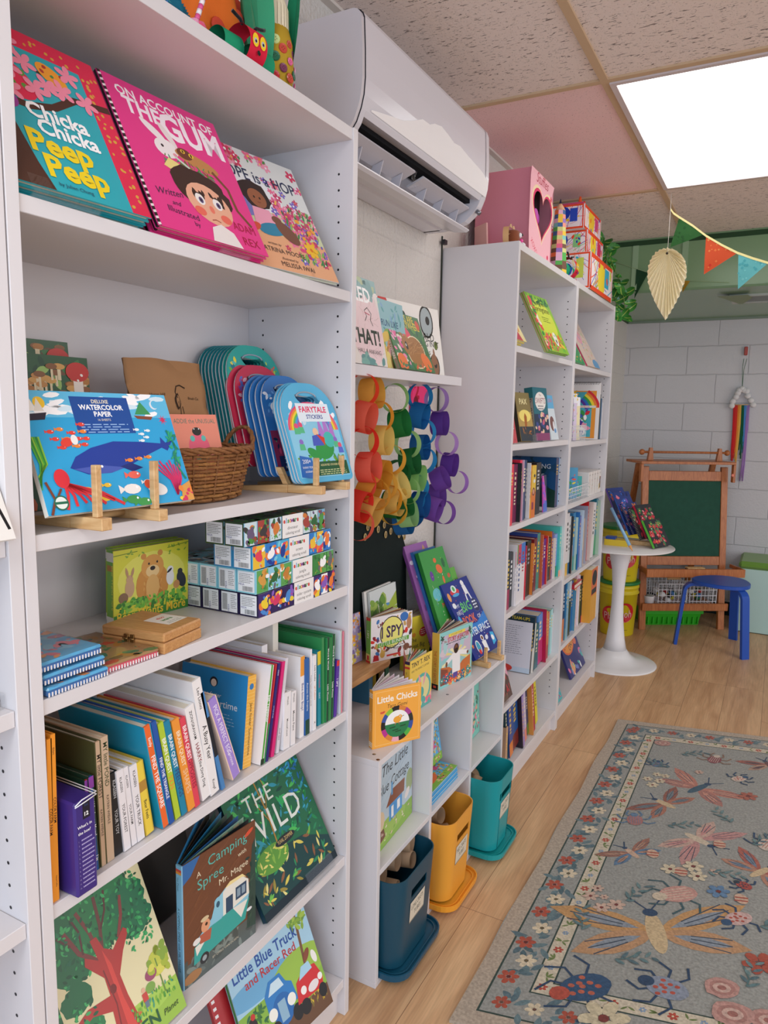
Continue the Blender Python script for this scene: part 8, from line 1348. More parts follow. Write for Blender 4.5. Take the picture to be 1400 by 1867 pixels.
d=(T-A).normalized();mb.tube([(0,0,0)]+[tuple(d*(T-A).length*k)for k in(.12,.13)],.008,'e0a060',8,radii=[.001,.0085,.0085]);o=thing('jumbo_pencil','big pale blue pencil leaning at the round table front edge','pencil',A);mb.build('pencil_tip','paper',o);mb=MB();mb.tube([tuple(d*(T-A).length*.131),tuple(d*(T-A).length)],.009,'8ab8dc',8);mb.build('pencil_barrel','gloss',o)
P=at(1098,1000,'z',TH);VX,VY=.175,2.80
t=thing('flower_vase','brown glass vase holding pink flowers at the left of the round table','vase',(VX,VY,TH));mb=MB();mb.lathe([(.001,0),(.034,0),(.044,.02),(.042,.045),(.024,.07),(.018,.09),(.024,.11)],'7a4a38',28);mb.build('vase_body','gloss',t);rd=random.Random(4)
for k in range(5):
 c=V((rd.uniform(-.01,.055),rd.uniform(-.04,.03),.16+.035*k*.7));mb=MB();mb.tube([(0,0,.09),tuple(c*.7+V((0,0,.03))),tuple(c)],.002,'4a7a3a',5);mb.build('flower_stem','plastic',t);mb=MB()
 for j in range(7):a_=j*.9;dd=V((math.cos(a_),math.sin(a_),.35)).normalized();mb.ball(c+dd*.018,.016,rd.choice(['ef3f86','f06aa0','d8306a']),8,.9,.9,.5)
 mb.build('blossom','cloth',t)
A=at(*pxz(240,990),'z',TH);t=thing('pencil_tray','yellow and blue box lying at the rear of the round table','box',(.24,2.90,TH));mb=MB();mb.box(0,0,0,.13,.08,.035,'e8c83a',.001);mb.build('yellow_box','print',t);mb=MB();mb.box(0.005,.005,.0352,.06,.06,.05,'2f4fa0',.001);mb.build('blue_box','print',t)
mb=MB();mb.box(.22,3.0,TH+.0003,.52,3.035,TH+.024,'ffffff',.001);o=mb.build('wooden_rack','pine');tag(o,'low wooden rack bar behind the notebooks on the round table','rack')
for i,(zx,zy)in enumerate(((440,1110),(560,1120),(790,1150),(900,1140))):
 A=at(*pxz(zx,zy),'z',TH);A=V((min(max(A.x,.2),.52),min(max(A.y,2.78),3.1),TH));acr('clear acrylic stand propping a notebook on the round table',0,.05,.09,frame(A+V((0,0,.0115)),V((-.8,.6,0)),V((0,-.2,1))))
E0=at(1165,1148,'z',0);E1=at(1312,1148,'z',0);
ex=(E1-E0);ew=ex.length;e=ex.normalized();nrm=V((e.y,-e.x,0));EM=M(((e.x,-nrm.x,0,E0.x),(e.y,-nrm.y,0,E0.y),(0,0,1,0),(0,0,0,1)))
def topz(px,py,yy):
 d=_f+_r*((px-700)/FPX)-_u*((py-933.5)/FPX);o=E0+(-nrm)*yy;k=((o-CAM).dot(nrm))/d.dot(nrm);return CAM+d*k
t=thing('play_easel','brown wooden children easel with a green chalkboard, tray and paper roll bar','easel',EM);EW='easelwood'
zT=topz(1220,840,.12).z;zB=topz(1220,1000,.03).z
def eb(nm,*q,m='easelwood',c='ffffff',sh=0):
 mb=MB();x0,y0,z0,x1,y1,z1=q;mb.box(x0,y0,z0,x1,y1,z1,c,.002)
 if sh:mb.v=[(x,y+z*sh,z)for x,y,z in mb.v]
 return mb.build(nm,m,t)
SH=.10;W_=ew+.03
for x in(0,W_-.045):eb('leg',x,0,0,x+.045,.025,zT-.04,sh=SH)
eb('top_rail',.0455,0.001,zT-.135,W_-.0455,.024,zT-.07,sh=SH);zt_=zT-.136;zlo=.505
eb('bottom_rail',.0455,.001,zlo-.06,W_-.0455,.024,zlo,sh=SH);eb('chalkboard',.0455,.006,zlo+.0005,W_-.0455,.018,zt_-.0005,m='chalk',c='245040',sh=SH)
eb('tray',-.03,-.13,.415,W_+.03,-.001,.43);eb('tray_lip',-.035,-.145,.40,W_+.035,-.1305,.455)
for x in(-.035,W_+.0235):eb('tray_side',x,-.13,.4305,x+.0115,.04,.455)
zT+=.012;eb('top_shelf',-.045,.03,zT-.03,W_+.012,.30,zT-.012)
for x in(-.045,W_-.006):eb('shelf_cheek',x,.03,zT-.15,x+.018,.06,zT-.0305)
for x in(.04,W_-.075):mb=MB();mb.prism([(x,zT-.0115),(x+.04,zT-.0115),(x+.03,zT+.075),(x+.012,zT+.075)],.13,.155,'ffffff','y');mb.build('roll_holder',EW,t)
mb=MB();mb.cyl((.0,.142,zT+.045),(W_,.142,zT+.045),.008,'ffffff',12);mb.build('paper_dowel','easelwood',t)
for x in(.0,W_):mb=MB();mb.ball((x,.142,zT+.045),.02,'ffffff',14);mb.build('dowel_knob',EW,t)
for x in(0.01,W_-.055):mb=MB();mb.box(x,.0,0,x+.04,.022,zT-.04,'ffffff',.002);mb.v=[(xx,y+.55-z*.27,z)for xx,y,z in mb.v];mb.build('rear_leg',EW,t)
eb('lower_shelf',.02,-.01,.145,W_-.02,.34,.158);eb('lower_lip',.0,-.028,.14,W_,-.0105,.19)
mb=MB();a=Art(mb,(W_-.035,.0,zT-.11),(1,0,0),(0,SH,1),.024,.024);a.ell(.5,.5,.45,.45,'c83a2f');a.ell(.5,.5,.28,.28,'e0783a');mb.build('round_badge','print',t)
EP=lambda x,y,z:tuple(EM@V((x,y,z)))
o=thing('board_eraser','black felt board eraser with a wooden back on the easel tray','eraser',EM@M.Translation(V((ew*.47,-.09,.4305))));mb=MB();mb.box(0,0,0,.12,.045,.014,'1e1f22',.002);mb.build('felt','cloth',o);mb=MB();mb.box(0,0,.0142,.12,.045,.024,'ffffff',.002);mb.build('back','pine',o)
rd=random.Random(6)
for k in range(4):x=.05+.06*k+(.3 if k>2 else 0);mb=MB();mb.cyl((0,0,0),(.05,.01,0),.0045,['e8e0dc','d8a0a0','c8d0e0','e8d8a0'][k],8);o=mb.build('chalk_stick','matte');o.location=EP(x,-.07,.4355);o.rotation_euler.z=math.atan2(e.y,e.x);tag(o,['white','rosy','pale blue','yellowish'][k]+' chalk stick on the easel tray','chalk')
def crate(x0,lab,w_=.20,d_=.27,h_=.165):
 c=thing('wire_crate',lab,'wire crate',EM@M.Translation(V((x0,-.008,.1585))),'white wire crates on the easel shelf');mb=MB();r=.0022
 for i in range(8):x=w_*i/7;mb.tube([(x,0,h_),(x,.004,.003),(x,d_-.004,.003),(x,d_,h_)],r,'e9e9ec',5)
 for i in range(8):y=d_*i/7;mb.tube([(0,y,h_),(.004,y,.003),(w_-.004,y,.003),(w_,y,h_)],r,'e9e9ec',5)
 mb.build('vertical_wires','gloss',c);mb=MB()
 for j in range(5):z=.003+(h_-.003)*j/4;mb.tube([(0,0,z),(w_,0,z),(w_,d_,z),(0,d_,z)],r*(1.5 if j in(0,4)else 1),'e9e9ec',5,smooth=False,closed=True)
 mb.build('rim_wires','gloss',c)
 for yy in(-.0,d_):
  mb=MB();mb.tube([(.05,yy,h_),(.05,yy,h_+.04),(w_-.05,yy,h_+.04),(w_-.05,yy,h_)],r,'e9e9ec',5);mb.build('handle_wire','gloss',c);mb=MB();mb.cyl((.055,yy,h_+.04),(w_-.055,yy,h_+.04),.009,'ffffff',12);mb.build('wooden_grip','pinex',c)
 for k in range(12):
  mb=MB();mb.ball((rd.uniform(.03,w_-.03),rd.uniform(.03,d_-.03),.03+rd.uniform(0,.06)),rd.uniform(.014,.026),rd.choice(['c83a3a','2a2a30','e8e4e0','5a86c0','8a5a3a','d8c84a','3a6a4a']),8,1,1.3,.8);o=mb.build('craft_supply','matte');o.matrix_world=c.matrix_world.copy();tag(o,'small craft supply lying inside the %s'%lab.split(' on the')[0],'craft supply','supplies inside the wire crates')
crate(.115,'left white wire crate on the easel shelf');crate(.335,'right white wire crate on the easel shelf',.19)
o=thing('white_cup','small white plastic cup at the left of the wire crates','cup',EM@M.Translation(V((.065,.02,.1585))));mb=MB();mb.lathe([(.001,0),(.028,0),(.036,.075),(.038,.078),(.034,.078),(.027,.004),(.001,.004)],'eceaec',24);mb.build('cup_body','plastic',o);mb=MB();mb.ball((0,0,.078),.026,'8a8a80',12,1,1,.4);mb.build('cup_filling','cloth',o)
o=thing('storage_tub','bright green ribbed plastic tub on the floor under the easel','tub',EM@M.Translation(V((.07,.10,.0))));mb=MB();TW_,TD,TH_=.42,.26,.115
mb.add([(.02,.02,0),(TW_-.02,.02,0),(TW_-.02,TD-.02,0),(.02,TD-.02,0),(0,0,TH_),(TW_,0,TH_),(TW_,TD,TH_),(0,TD,TH_),(.008,.008,TH_),(TW_-.008,.008,TH_),(TW_-.008,TD-.008,TH_),(.008,TD-.008,TH_),(.026,.026,.006),(TW_-.026,.026,.006),(TW_-.026,TD-.026,.006),(.026,TD-.026,.006)],[(0,3,2,1),(0,1,5,4),(1,2,6,5),(2,3,7,6),(3,0,4,7),(4,5,9,8),(5,6,10,9),(6,7,11,10),(7,4,8,11),(8,9,13,12),(9,10,14,13),(10,11,15,14),(11,8,12,15),(12,13,14,15)],'2fae1f')
for k in range(11):x=.03+k*.036;mb.box(x,-.0,.01,x+.006,.018,.06,'2fae1f')
mb.box(-.006,-.006,TH_-.03,TW_+.006,.0,TH_,'35b824');mb.build('tub_body','plastic',o)
s0,s1,s2=at(1230,1173,'z',0),at(1336,1166,'z',0),at(1357,1202,'z',0)
t=thing('blue_stool','cobalt blue three legged stool with bentwood legs','stool',(0,0,0));BLU='1f4fae';SZ=.435
cen=(at(1236,1060,'z',SZ)+at(1380,1068,'z',SZ))/2;tops=[at(1262,1062,'z',SZ-.02),at(1345,1075,'z',SZ-.02),at(1352,1082,'z',SZ-.02)]
cc=(s0+s1+s2)/3;cc.z=0;n=60;pts=[]
SR=.19
fa=[math.atan2((s-cc).y,(s-cc).x)for s in(s0,s1,s2)]
for i in range(n):
 a_=2*PI*i/n;r_=.155
 for f_ in fa:r_+=.022*math.exp(-((math.atan2(math.sin(a_-f_),math.cos(a_-f_)))/.7)**2)
 pts.append((cc.x+r_*math.cos(a_),cc.y+r_*math.sin(a_)))
mb=MB();sm=[(cc.x+(x-cc.x)*.97,cc.y+(y-cc.y)*.97)for x,y in pts];mb.prism(pts,SZ-.022,SZ-.003,BLU);
vs=[(x,y,SZ-.003)for x,y in pts]+[(x,y,SZ)for x,y in sm];mb.add(vs,[(i,(i+1)%n,n+(i+1)%n,n+i)for i in range(n)],BLU);mb.add([(x,y,SZ)for x,y in sm],[tuple(range(n))],BLU);mb.build('seat','plastic',t)
for s in(s0,s1,s2):
 d=(s-cc);L=d.length;d.normalize();sd=V((-d.y,d.x,0))*.026;path=[(cc+d*(L*.45))+V((0,0,SZ-.032))]
 R0=.05;top=cc+d*(L-.03)
 for k in range(7):a_=PI/2*k/6;path.append(cc+d*(L-.035-R0+R0*math.sin(a_)+0)+V((0,0,SZ-.032-R0+R0*math.cos(a_))))
 path.append(V((s.x,s.y,0)))
 vs=[];m_=len(path);th=.0095
 for k,p in enumerate(path):
  tg=(path[min(k+1,m_-1)]-path[max(k-1,0)]).normalized();nr=tg.cross(sd.normalized())*th
  for q in(-sd-nr,sd-nr,sd+nr,-sd+nr):vs.append(p+q)
 for v_ in vs[-4:]:v_.z=0
 fs=[(4*k+j,4*k+(j+1)%4,4*k+4+(j+1)%4,4*k+4+j)for k in range(m_-1)for j in range(4)]+[(3,2,1,0),(4*m_-4,4*m_-3,4*m_-2,4*m_-1)]
 mb=MB();mb.add(vs,fs,BLU);mb.build('leg','plastic',t)
c0=at(1338,1150,'z',0);t=thing('toy_chest','pale mint storage bench with a green cushion lid, at the right edge','storage bench',(c0.x,c0.y-.0,0));CL,CD,CHt=.62,.40,.44
mb=MB();mb.box(0,0,.004,CL,CD,CHt,'b5d4ce',.003);mb.build('chest_body','laminate',t)
mb=MB();mb.box(-.004,-.006,CHt+.0005,CL+.004,CD+.004,CHt+.05,'6f9a3f',.016);mb.build('cushion','cloth',t)
mb=MB();mb.box(.004,.004,0,CL-.004,CD-.004,.0038,'3a4a44');mb.build('base_strip','matte',t)
def bucket(z0,lab,wx,wy):
 t=thing('plastic_bucket',lab,'bucket',(wx,wy,z0),'yellow buckets');Y='d9c41f'
 mb=MB();mb.lathe([(.001,0),(.122,0),(.125,.006),(.143,.285),(.152,.287),(.152,.293),(.145,.296),(.145,.322),(.150,.324),(.150,.33),(.146,.348)],Y,56);mb.v=[(x*.86,y*.86,z)for x,y,z in mb.v];mb.build('bucket_body','plastic',t)
 mb=MB();mb.lathe([(.001,.349),(.152,.349),(.155,.352),(.155,.366),(.15,.3685),(.001,.3685)],'1f7a3a',56);mb.v=[(x*.86,y*.86,z)for x,y,z in mb.v];mb.build('lid','plastic',t)
 mb=MB();fn=lambda a0:(lambda x,y:V(((.1445-(.22-y)*.058)*math.cos(a0+x/.14),(.1445-(.22-y)*.058)*math.sin(a0+x/.14),y)))
 for a0 in(-2.45,):
  class _A(Art):pass
  A_=Art(mb,(0,0,0),(1,0,0),(0,1,0),.30,.32,fn=fn(a0));A_.N=V((0,0,0))
  base=fn(a0)
  def mk(off):return lambda x,y:(lambda p:V((p.x*.86*(1+off),p.y*.86*(1+off),p.z)))(base(x,y))
  A_.fn=mk(.006);A_.ell(.3,.45,.24,.2,'c8202a',n=40);A_.ell(.68,.52,.24,.22,'c8202a',n=40);A_.fn=mk(.012);A_.text('Play',.31,.36,.16,'e8b8b8',maxw=.34);A_.text('Doh',.68,.42,.17,'e8b8b8',maxw=.34);A_.fn=mk(.006);A_.lines(.3,.14,.8,1,.05,.012,'8a7a1a')
 mb.build('printed_logo','print',t)
bx,by=.215,3.60
bucket(0.0,'lower yellow plastic bucket with a red logo and a green lid, on the floor',bx,by);bucket(.369,'upper yellow plastic bucket stacked on the lower one, behind the round table',bx,by)
# ================================================================ wall hanging
def WP(px,py,d=.02):return at(px,py,'y',YB-d)
t=thing('yarn_rainbow_hanging','white felt ball triangle with rainbow yarn strands hanging on the back wall','wall hanging',(0,0,0));
mb=MB();p=WP(1360,640,.012);mb.box(p.x-.011,YB-.024,p.z-.03,p.x+.011,YB-.002,p.z+.03,'b5473a',.004);mb.build('hook','plastic',t)
mb=MB();a0=WP(1357,655);mb.tube([WP(1356,654),WP(1353.5,672),WP(1353,708)],.0016,'2f6a45',5);mb.tube([WP(1361.5,654),WP(1356,674),WP(1353,708)],.0016,'2f6a45',5);mb.build('green_cord','cloth',t)
for i,q in enumerate(((1353,709),(1345,717),(1342,724),(1336,732),(1334,740),(1361,713),(1363,722),(1369,730),(1373,738),(1357,712),(1348,712))):mb=MB();mb.ball(WP(*q,.03),.021,'e9e5e4',12,1,.9,.95);mb.build('felt_ball','cloth',t)
mb=MB();mb.cyl(WP(1337,738,.03),WP(1364,738,.03),.003,'d8c0a0',8);mb.build('dowel','pine',t)
for i,(px,ye,dx,c)in enumerate(((1338,845,-6,'d8282f'),(1342,835,-6,'e03a2f'),(1346,840,-8,'f0913a'),(1349,848,-10,'f0b85a'),(1352,822,-6,'1f5f3f'),(1354,838,-5,'17603f'),(1357,830,-5,'4f8fd0'),(1360,826,-8,'6aa0dc'),(1363,800,-5,'a07ac0'),(1362,882,-12,'a880c0'))):
 for j in range(3):
  mb=MB();x=px+j*1.2;mb.tube([WP(x,739,.028),WP(x+dx*.3,739+(ye-739)*.4,.02),WP(x+dx*.7+rd.uniform(-1,1),739+(ye-739)*.75,.018),WP(x+dx+rd.uniform(-2,2),ye-rd.uniform(0,14),.016)],.0052,c,6);mb.build('yarn_strand','cloth',t)
  # ================================================================ pleated paper leaf and bunting
LY=2.3
t=thing('pleated_paper_leaf','large cream pleated paper leaf hanging by a thread from the ceiling','decoration',(0,0,0))
cL=at(1217,458,'y',LY);top=at(1222,385,'y',LY);n=22;outl=[(1217,452),(1206,454),(1195,460),(1187,471),(1182,485),(1180,500),(1181,515),(1186,532),(1193,549),(1202,566),(1213,584),(1222,570),(1230,556),(1238,540),(1245,522),(1251,505),(1252,490),(1249,475),(1242,464),(1230,455),(1217,452)]
P_=[at(*q,'y',LY)for q in outl];Q=[]
for i in range(len(P_)-1):
 for k in range(3):Q.append(P_[i].lerp(P_[i+1],k/3))
vs=[cL]+[q+V((0,.012 if i%2 else-.012,0))*1.0 for i,q in enumerate(Q)];mb=MB()
mb.add(vs,[(0,1+i,1+(i+1)%len(Q))for i in range(len(Q))],'fff6d8');mb.build('pleated_sheet','thinpaper',t)
mb=MB();mb.tube([cL+V((0,0,-.01)),V((top.x,LY,ZC-.002))],.0012,'e8e4dc',5);mb.build('thread','matte',t);mb=MB();mb.ball(cL+V((0,-.014,-.012)),.006,'4a4238',8);mb.build('eyelet','metal',t)
t=thing('flag_bunting','cloth flag bunting on a cream tape, from the ceiling to the right','bunting',(0,0,0));BY=2.2
def BP(px,py,dy=0):return at(px,py,'y',BY+dy)
tape=[(1223,382),(1228,389),(1238,396),(1262,411),(1287,430),(1316,447),(1344,461),(1372,471),(1402,480),(1440,490)];mb=MB();pts=[BP(*q)for q in tape];pts[0]=V((pts[0].x,BY,min(pts[0].z,ZC-.003)));mb.strip(pts,V((0,0,.010)),'e8dc9a');mb.strip([p+V((0,-.0015,0))for p in pts],V((0,0,.010)),'e8dc9a');mb.build('tape','cloth',t)
def flag(a_,b_,c_,col,seed,prt=None):
 A_,B_,C_=BP(*a_),BP(*b_),BP(*c_);mb=MB();n=10;vs=[];idx={}
 for i in range(n+1):
  for j in range(n+1-i):u,v=i/n,j/n;p=A_+(B_-A_)*v+(C_-A_)*u;idx[(i,j)]=len(vs);vs.append(p+V((0,.006*math.sin(7*v+5*u+seed)*u,0)))
 fs=[]
 for i in range(n):
  for j in range(n-i):
   fs.append((idx[(i,j)],idx[(i,j+1)],idx[(i+1,j)]))
   if j<n-i-1:fs.append((idx[(i,j+1)],idx[(i+1,j+1)],idx[(i+1,j)]))
 mb.add(vs,fs,col,True)
 if prt:
  r_=random.Random(seed)
  for k in range(46):
   u,v=r_.random(),r_.random()
   if u+v>.92:continue
   p=A_+(B_-A_)*v+(C_-A_)*u+V((0,.006*math.sin(7*v+5*u+seed)*u-.0012,0));s_=r_.uniform(.003,.007);mb.add([p+V((s_,0,0)),p+V((0,0,s_)),p+V((-s_,0,0)),p+V((0,0,-s_))],[(0,1,2,3)],r_.choice(prt))
 mb.build('flag','thinpaper',t)
flag((1238,397),(1284,427),(1222,451),'2f6a2f',1,['356f34','2a5f2c']);flag((1287,431),(1343,462),(1283,500),'e85a2f',2,['f08a4a','d83a2a','f0a05a']);flag((1346,463),(1400,480),(1345,527),'6fc8cc',3,['8ad8d8','5ab5bc'])
t=thing('rear_bunting','dark green and mustard flags of a second bunting behind the paper leaf','bunting',(0,0,0));BY=3.172
flag((1160,490),(1182,497),(1156,545),'1f4f2f',4);flag((1244,512),(1258,512),(1244,534),'c89a2f',5)
mb=MB();mb.tube([BP(1120,478),BP(1160,490),BP(1182,497),BP(1244,511),BP(1262,512),BP(1330,515)],.0015,'9ab08a',5);mb.build('string','matte',t)
# ================================================================ rug
CR=[at(820,1857,'z',.009),at(1128,1312,'z',.009)];c00=V((.508,.088,.0));c01=V((.517,2.10,0));u_top=V((.634,.147,0)).normalized();u_bot=V((.058,.0135,0)).normalized();RW=1.55
c10=c00+u_bot*RW;c11=c01+u_top*RW;c11=V((c10.x,c11.y,0));
t=thing('area_rug','grey green wool rug with insects and flowers, bordered by a floral band','rug',(0,0,0));mb=MB();TK=.009
def RP(u,v,z=TK):a_=c00.lerp(c10,u);b_=c01.lerp(c11,u);p=a_.lerp(b_,v);return V((p.x+.004*math.sin(v*23)*(u<.02),p.y,z))
N1=40;vs=[RP(i/8,j/N1)for j in range(N1+1)for i in range(9)];mb.add(vs,[(j*9+i,j*9+i+1,(j+1)*9+i+1,(j+1)*9+i)for j in range(N1)for i in range(8)],'989891')
bd=[(0,j/N1)for j in range(N1+1)]+[(i/8,1)for i in range(1,9)]+[(1,1-j/N1)for j in range(1,N1+1)]+[(1-i/8,0)for i in range(1,8)];m_=len(bd);vs=[RP(u,v)for u,v in bd]+[RP(u,v,0)for u,v in bd];mb.add(vs,[(i,m_+i,m_+(i+1)%m_,(i+1)%m_)for i in range(m_)],'b5a795');mb.build('woven_pile','rugpile',t)
RWd,RH=RW,2.03
mb=MB();a=Art(mb,(0,0,TK),(1,0,0),(0,1,0),RWd,RH,fn=lambda x,y:RP(x/RWd,y/RH),start=1);a.N=V((0,0,1));a.dz=9e-6;asp=RWd/RH
def frame4(m0,m1,c):
 for q in((m0,m0*asp,m1,1-m0*asp),(1-m1,m0*asp,1-m0,1-m0*asp),(m1,m0*asp,1-m1,m1*asp),(m1,1-m1*asp,1-m1,1-m0*asp)):
  for k in range(8):
   v0,v1=q[1]+(q[3]-q[1])*k/8,q[1]+(q[3]-q[1])*(k+1)/8;a.poly([(q[0],v0),(q[2],v0),(q[2],v1),(q[0],v1)],c,0)
 a.k+=1
frame4(.0,.03,'b5a592');frame4(.03,.0335,'36473f');frame4(.094,.124,'c9bda6');frame4(.0925,.0955,'36473f');frame4(.1225,.1255,'36473f')
rd=random.Random(31)
def petals(u,v,r,c,c2,k=0):
 for i in range(6):q=i*PI/3+.3;a.ell(u+r*.62*math.cos(q),v+r*.62*math.sin(q)*asp,r*.42,r*.3,c,q,9,k+(i%2),.08)
 a.ell(u,v,r*.22,r*.22,c2,0,8,k+2)
nb=25
for s_ in range(nb):
 v=.09+.85*s_/(nb-1);
 for k in range(7):a.leaf(.062+rd.uniform(-.02,.02),v+.018+rd.uniform(-.012,.012),rd.uniform(.018,.032),.011,rd.choice(['5a7077','667c80','4f666c']),rd.uniform(0,6),k)
 petals(.055+(.012 if s_%2 else-.003),v,.017,'b0523c' if s_%2==0 else 'd8c8aa','6a5a3c' if s_%2 else '6a2a22',8)
 for uu in():
  pass
for s_ in range(18):
 u=.06+.88*s_/17
 for vv in(.955,.045):
  for k in range(5):a.leaf(u+.02+rd.uniform(-.012,.012),vv+rd.uniform(-.012,.012),rd.uniform(.018,.03),.011,rd.choice(['5a7077','667c80']),rd.uniform(0,6),k)
  petals(u,vv,.0145,'a8503c' if s_%2==0 else 'd0c0a2','6a4a3c',8)
for s_ in range(46):
 v=.085+.83*s_/45;c=['b04a3a','7f95ac','8a9a5a'][s_%3 if s_%4 else 0]
 if s_%2==0:petals(.109,v,.0085 if s_%4==0 else .006,'b04a3a' if s_%4==0 else '8095ac','d8c8a0',1)
 else:
  for k in range(4):a.leaf(.109,v,.014,.004,'6f7f4a',rd.uniform(0,6),k)
for s_ in range(34):
 u=.13+.74*s_/33
 for vv in(1-.109*asp,.109*asp):
  if s_%2==0:petals(u,vv,.0085 if s_%4==0 else .006,'b04a3a' if s_%4==0 else '8095ac','d8c8a0',1)
  else:a.leaf(u,vv,.014,.004,'6f7f4a',rd.uniform(0,6),0);a.leaf(u,vv,.014,.004,'6f7f4a',rd.uniform(0,6),0)
a.k+=12
def RU(px,py):
 p=at(px,py,'z',TK);u=(p.x-c00.x)/(c10.x-c00.x);ya=c00.y+(c10.y-c00.y)*u;yb=c01.y+(c11.y-c01.y)*u;return(u,(p.y-ya)/(yb-ya))
def legs(u,v,r,n,c,L=1.5,w=.004,ph=0):
 for i in range(n):
  for s_ in(1,-1):q=ph+s_*(.5+i*.75);u1,v1=u+r*.6*math.cos(q),v+r*.6*math.sin(q)*asp;a.line([(u1,v1),(u+r*L*.8*math.cos(q+.1*s_),v+r*L*.8*math.sin(q+.1*s_)*asp),(u+r*L*1.15*math.cos(q-.25*s_),v+r*L*1.15*math.sin(q-.25*s_)*asp)],w,c,0)
 a.k+=1
def beetle(px,py,r,c,c2,rot,lc='2f4560',sp=None,legn=3):
 r*=.82;u,v=RU(px,py);legs(u,v,r,legn,lc,1.6,.0045,rot);a.ell(u,v,r,r*.72,c,rot,20,None,.03);hx=r*1.0;a.ell(u+hx*math.cos(rot),v+hx*math.sin(rot)*asp,r*.38,r*.36,c2,rot)
 if sp:
  for k in range(9):q=k*2.4;rr=r*.12*math.sqrt(k)*1.7;a.ell(u-r*.1+rr*math.cos(q),v+rr*math.sin(q)*asp,r*.13,r*.11,sp,0,8,k)
  a.k+=9
 else:
  for k in range(-2,3):a.line([(u-r*.7*math.cos(rot)-r*.22*k*math.sin(rot),v+(-r*.7*math.sin(rot)+r*.22*k*math.cos(rot))*asp),(u+r*.7*math.cos(rot)-r*.2*k*math.sin(rot),v+(r*.7*math.sin(rot)+r*.2*k*math.cos(rot))*asp)],r*.05,c2,0)
  a.k+=1
def moth(px,py,L,rot,c1,c2,body,pairs=2,stripe=None):
 L*=.78;u,v=RU(px,py)
 for s_ in(1,-1):
  for k in range(pairs):
   q=rot+s_*(1.15+k*.75);cx_,cy_=u+L*.5*math.cos(q),v+L*.5*math.sin(q)*asp;a.leaf(u,v,L*(1-.18*k),L*.3,c1 if k==0 else c2,q)
   a.leaf(u+L*.15*math.cos(q),v+L*.15*math.sin(q)*asp,L*(.62-.1*k),L*.12,stripe or body,q)
   for j in range(3):q2=q+(j-1)*.14;a.line([(u+L*.3*math.cos(q2),v+L*.3*math.sin(q2)*asp),(u+L*.8*(1-.18*k)*math.cos(q2),v+L*.8*(1-.18*k)*math.sin(q2)*asp)],L*.014,'3f4a58',0)
   a.k+=1
 a.ell(u,v,L*.3,L*.085,body,rot);a.ell(u+L*.3*math.cos(rot),v+L*.3*math.sin(rot)*asp,L*.07,L*.06,'2f4560')
 for s_ in(1,-1):a.line([(u+L*.32*math.cos(rot),v+L*.32*math.sin(rot)*asp),(u+L*.6*math.cos(rot+.3*s_),v+L*.6*math.sin(rot+.3*s_)*asp)],.003,'2f4560')
moth(1270,1437,.16,1.0,'b87a68','a87468','3f5a6a',2,'c8907a');moth(1210,1465,.13,2.6,'8f5a4a','a8705a','c8b08a',2,'6f7a7f');moth(1270,1530,.15,-.6,'b98a84','c0a090','c8b8a0',2,'c08a84');moth(1150,1555,.10,2.4,'9a6a58','5f7a94','c8a890',2,'b58a70');moth(1195,1700,.25,1.9,'c0935f','b98f68','c8b088',2,'8a929a');moth(1385,1590,.13,.9,'a85f50','b08068','c8b08a',2,'6f7f8f');moth(1400,1395,.11,2.0,'a05f50','b08f78','6a4a44',2)
beetle(1066,1800,.052,'34506e','b0503f',-2.5,'2f4560','b5604a');beetle(1215,1802,.042,'8a92a0','2f4560',2.9,'2f4560','b0503f');beetle(1235,1630,.045,'c49488','c8b8a0',-2.6,'3f5a5f');beetle(1345,1675,.032,'c8a8a0','34506e',-2.4,'2f4560','b0503f');beetle(1300,1385,.03,'8a4a4f','c8b8a8',1.4,'8a6a54');beetle(1195,1393,.022,'5a7a94','34506e',1.6,'34506e','a8503f');beetle(1155,1495,.03,'a8706a','5f7a94',1.8,'5f7a94');beetle(1345,1420,.025,'c8b8a8','34506e',.8,'2f4560','b0503f');beetle(1355,1615,.02,'a84a3f','2f3a44',2.6,'2f4560','2f3a44');beetle(1400,1540,.035,'c8b8a8','a8503f',1.2,'2f4560')
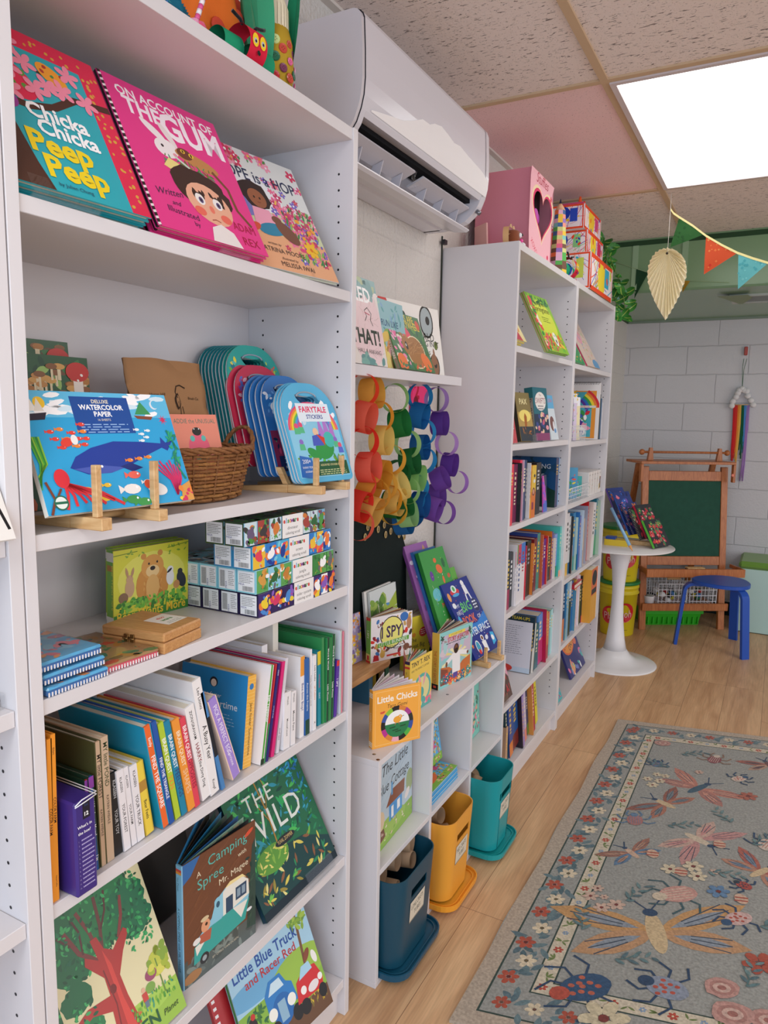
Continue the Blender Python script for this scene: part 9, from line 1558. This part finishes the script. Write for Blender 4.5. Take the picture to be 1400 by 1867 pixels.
for px,py,r_,c in((1187,1431,.018,'cfc1a3'),(1200,1424,.016,'cfc1a3'),(1178,1420,.015,'cfc1a3'),(1210,1415,.014,'cfc1a3'),(1195,1412,.014,'cfc1a3'),(1075,1634,.018,'c9ab98'),(1088,1620,.014,'c9ab98'),(1122,1650,.02,'c9ab98'),(1095,1655,.018,'c9ab98'),(1100,1636,.01,'c9ab98'),(1308,1626,.026,'5f7f9f'),(1385,1758,.035,'a8503c'),(1272,1408,.014,'c9ab98'),(1362,1452,.026,'a8604c'),(1300,1590,.012,'c9ab98'),(1100,1858,.045,'c9bc9c'),(1220,1585,.022,'cfc1a3'),(1262,1580,.024,'cfc1a3'),(1270,1598,.022,'cfc1a3')):
 u,v=RU(px,py);r_*=.85;petals(u,v,r_,c,'7a3a34',1);a.k+=2
a.k+=3
for px,py,r_ in((1315,1802,.035),(1335,1850,.04),(1400,1862,.035),(1205,1355,.028)):
 r_*=.8;u,v=RU(px,py);a.ell(u,v,r_,r_*.85,'bb8f84',0,16,None,.08);a.ell(u,v,r_*.7,r_*.58,'a87a70',0,14,None,.08);a.ell(u,v,r_*.5,r_*.4,'c9a89a',0,12);a.ell(u,v,r_*.25,r_*.2,'a06a60')
for px,py,rr in((1140,1643,1.2),(1215,1400,2.6),(1240,1375,.5),(1060,1695,1.8),(1360,1800,1.4),(1215,1505,.4),(1370,1540,1.0),(1290,1590,.1),(1330,1500,2.2),(1385,1690,.6),(1120,1750,.4)):
 u,v=RU(px,py);a.line([(u,v),(u+.02*math.cos(rr),v+.02*math.sin(rr)*asp),(u+.05*math.cos(rr+.3),v+.05*math.sin(rr+.3)*asp)],.003,'55706f')
 for k in range(7):a.leaf(u+.01*k*math.cos(rr),v+.01*k*math.sin(rr)*asp,rd.uniform(.016,.026),.007,rd.choice(['5f7a7c','566e74','6a8484']),rr+(.8 if k%2 else-.8),k)
 a.k+=1
for(p1,p2)in(((1160,1668),(1170,1672)),):pass
for px,py in((1188,1557),(1240,1590),(1310,1540),(1350,1640)):u,v=RU(px,py);a.ell(u,v,.012,.017,'c8a890',.4);a.line([(u-.012,v-.006),(u+.012,v-.004)],.004,'a8503f',0);a.line([(u-.012,v+.002),(u+.012,v+.004)],.004,'a8503f',0);a.k+=1
mb.build('woven_pattern','rugpile',t)
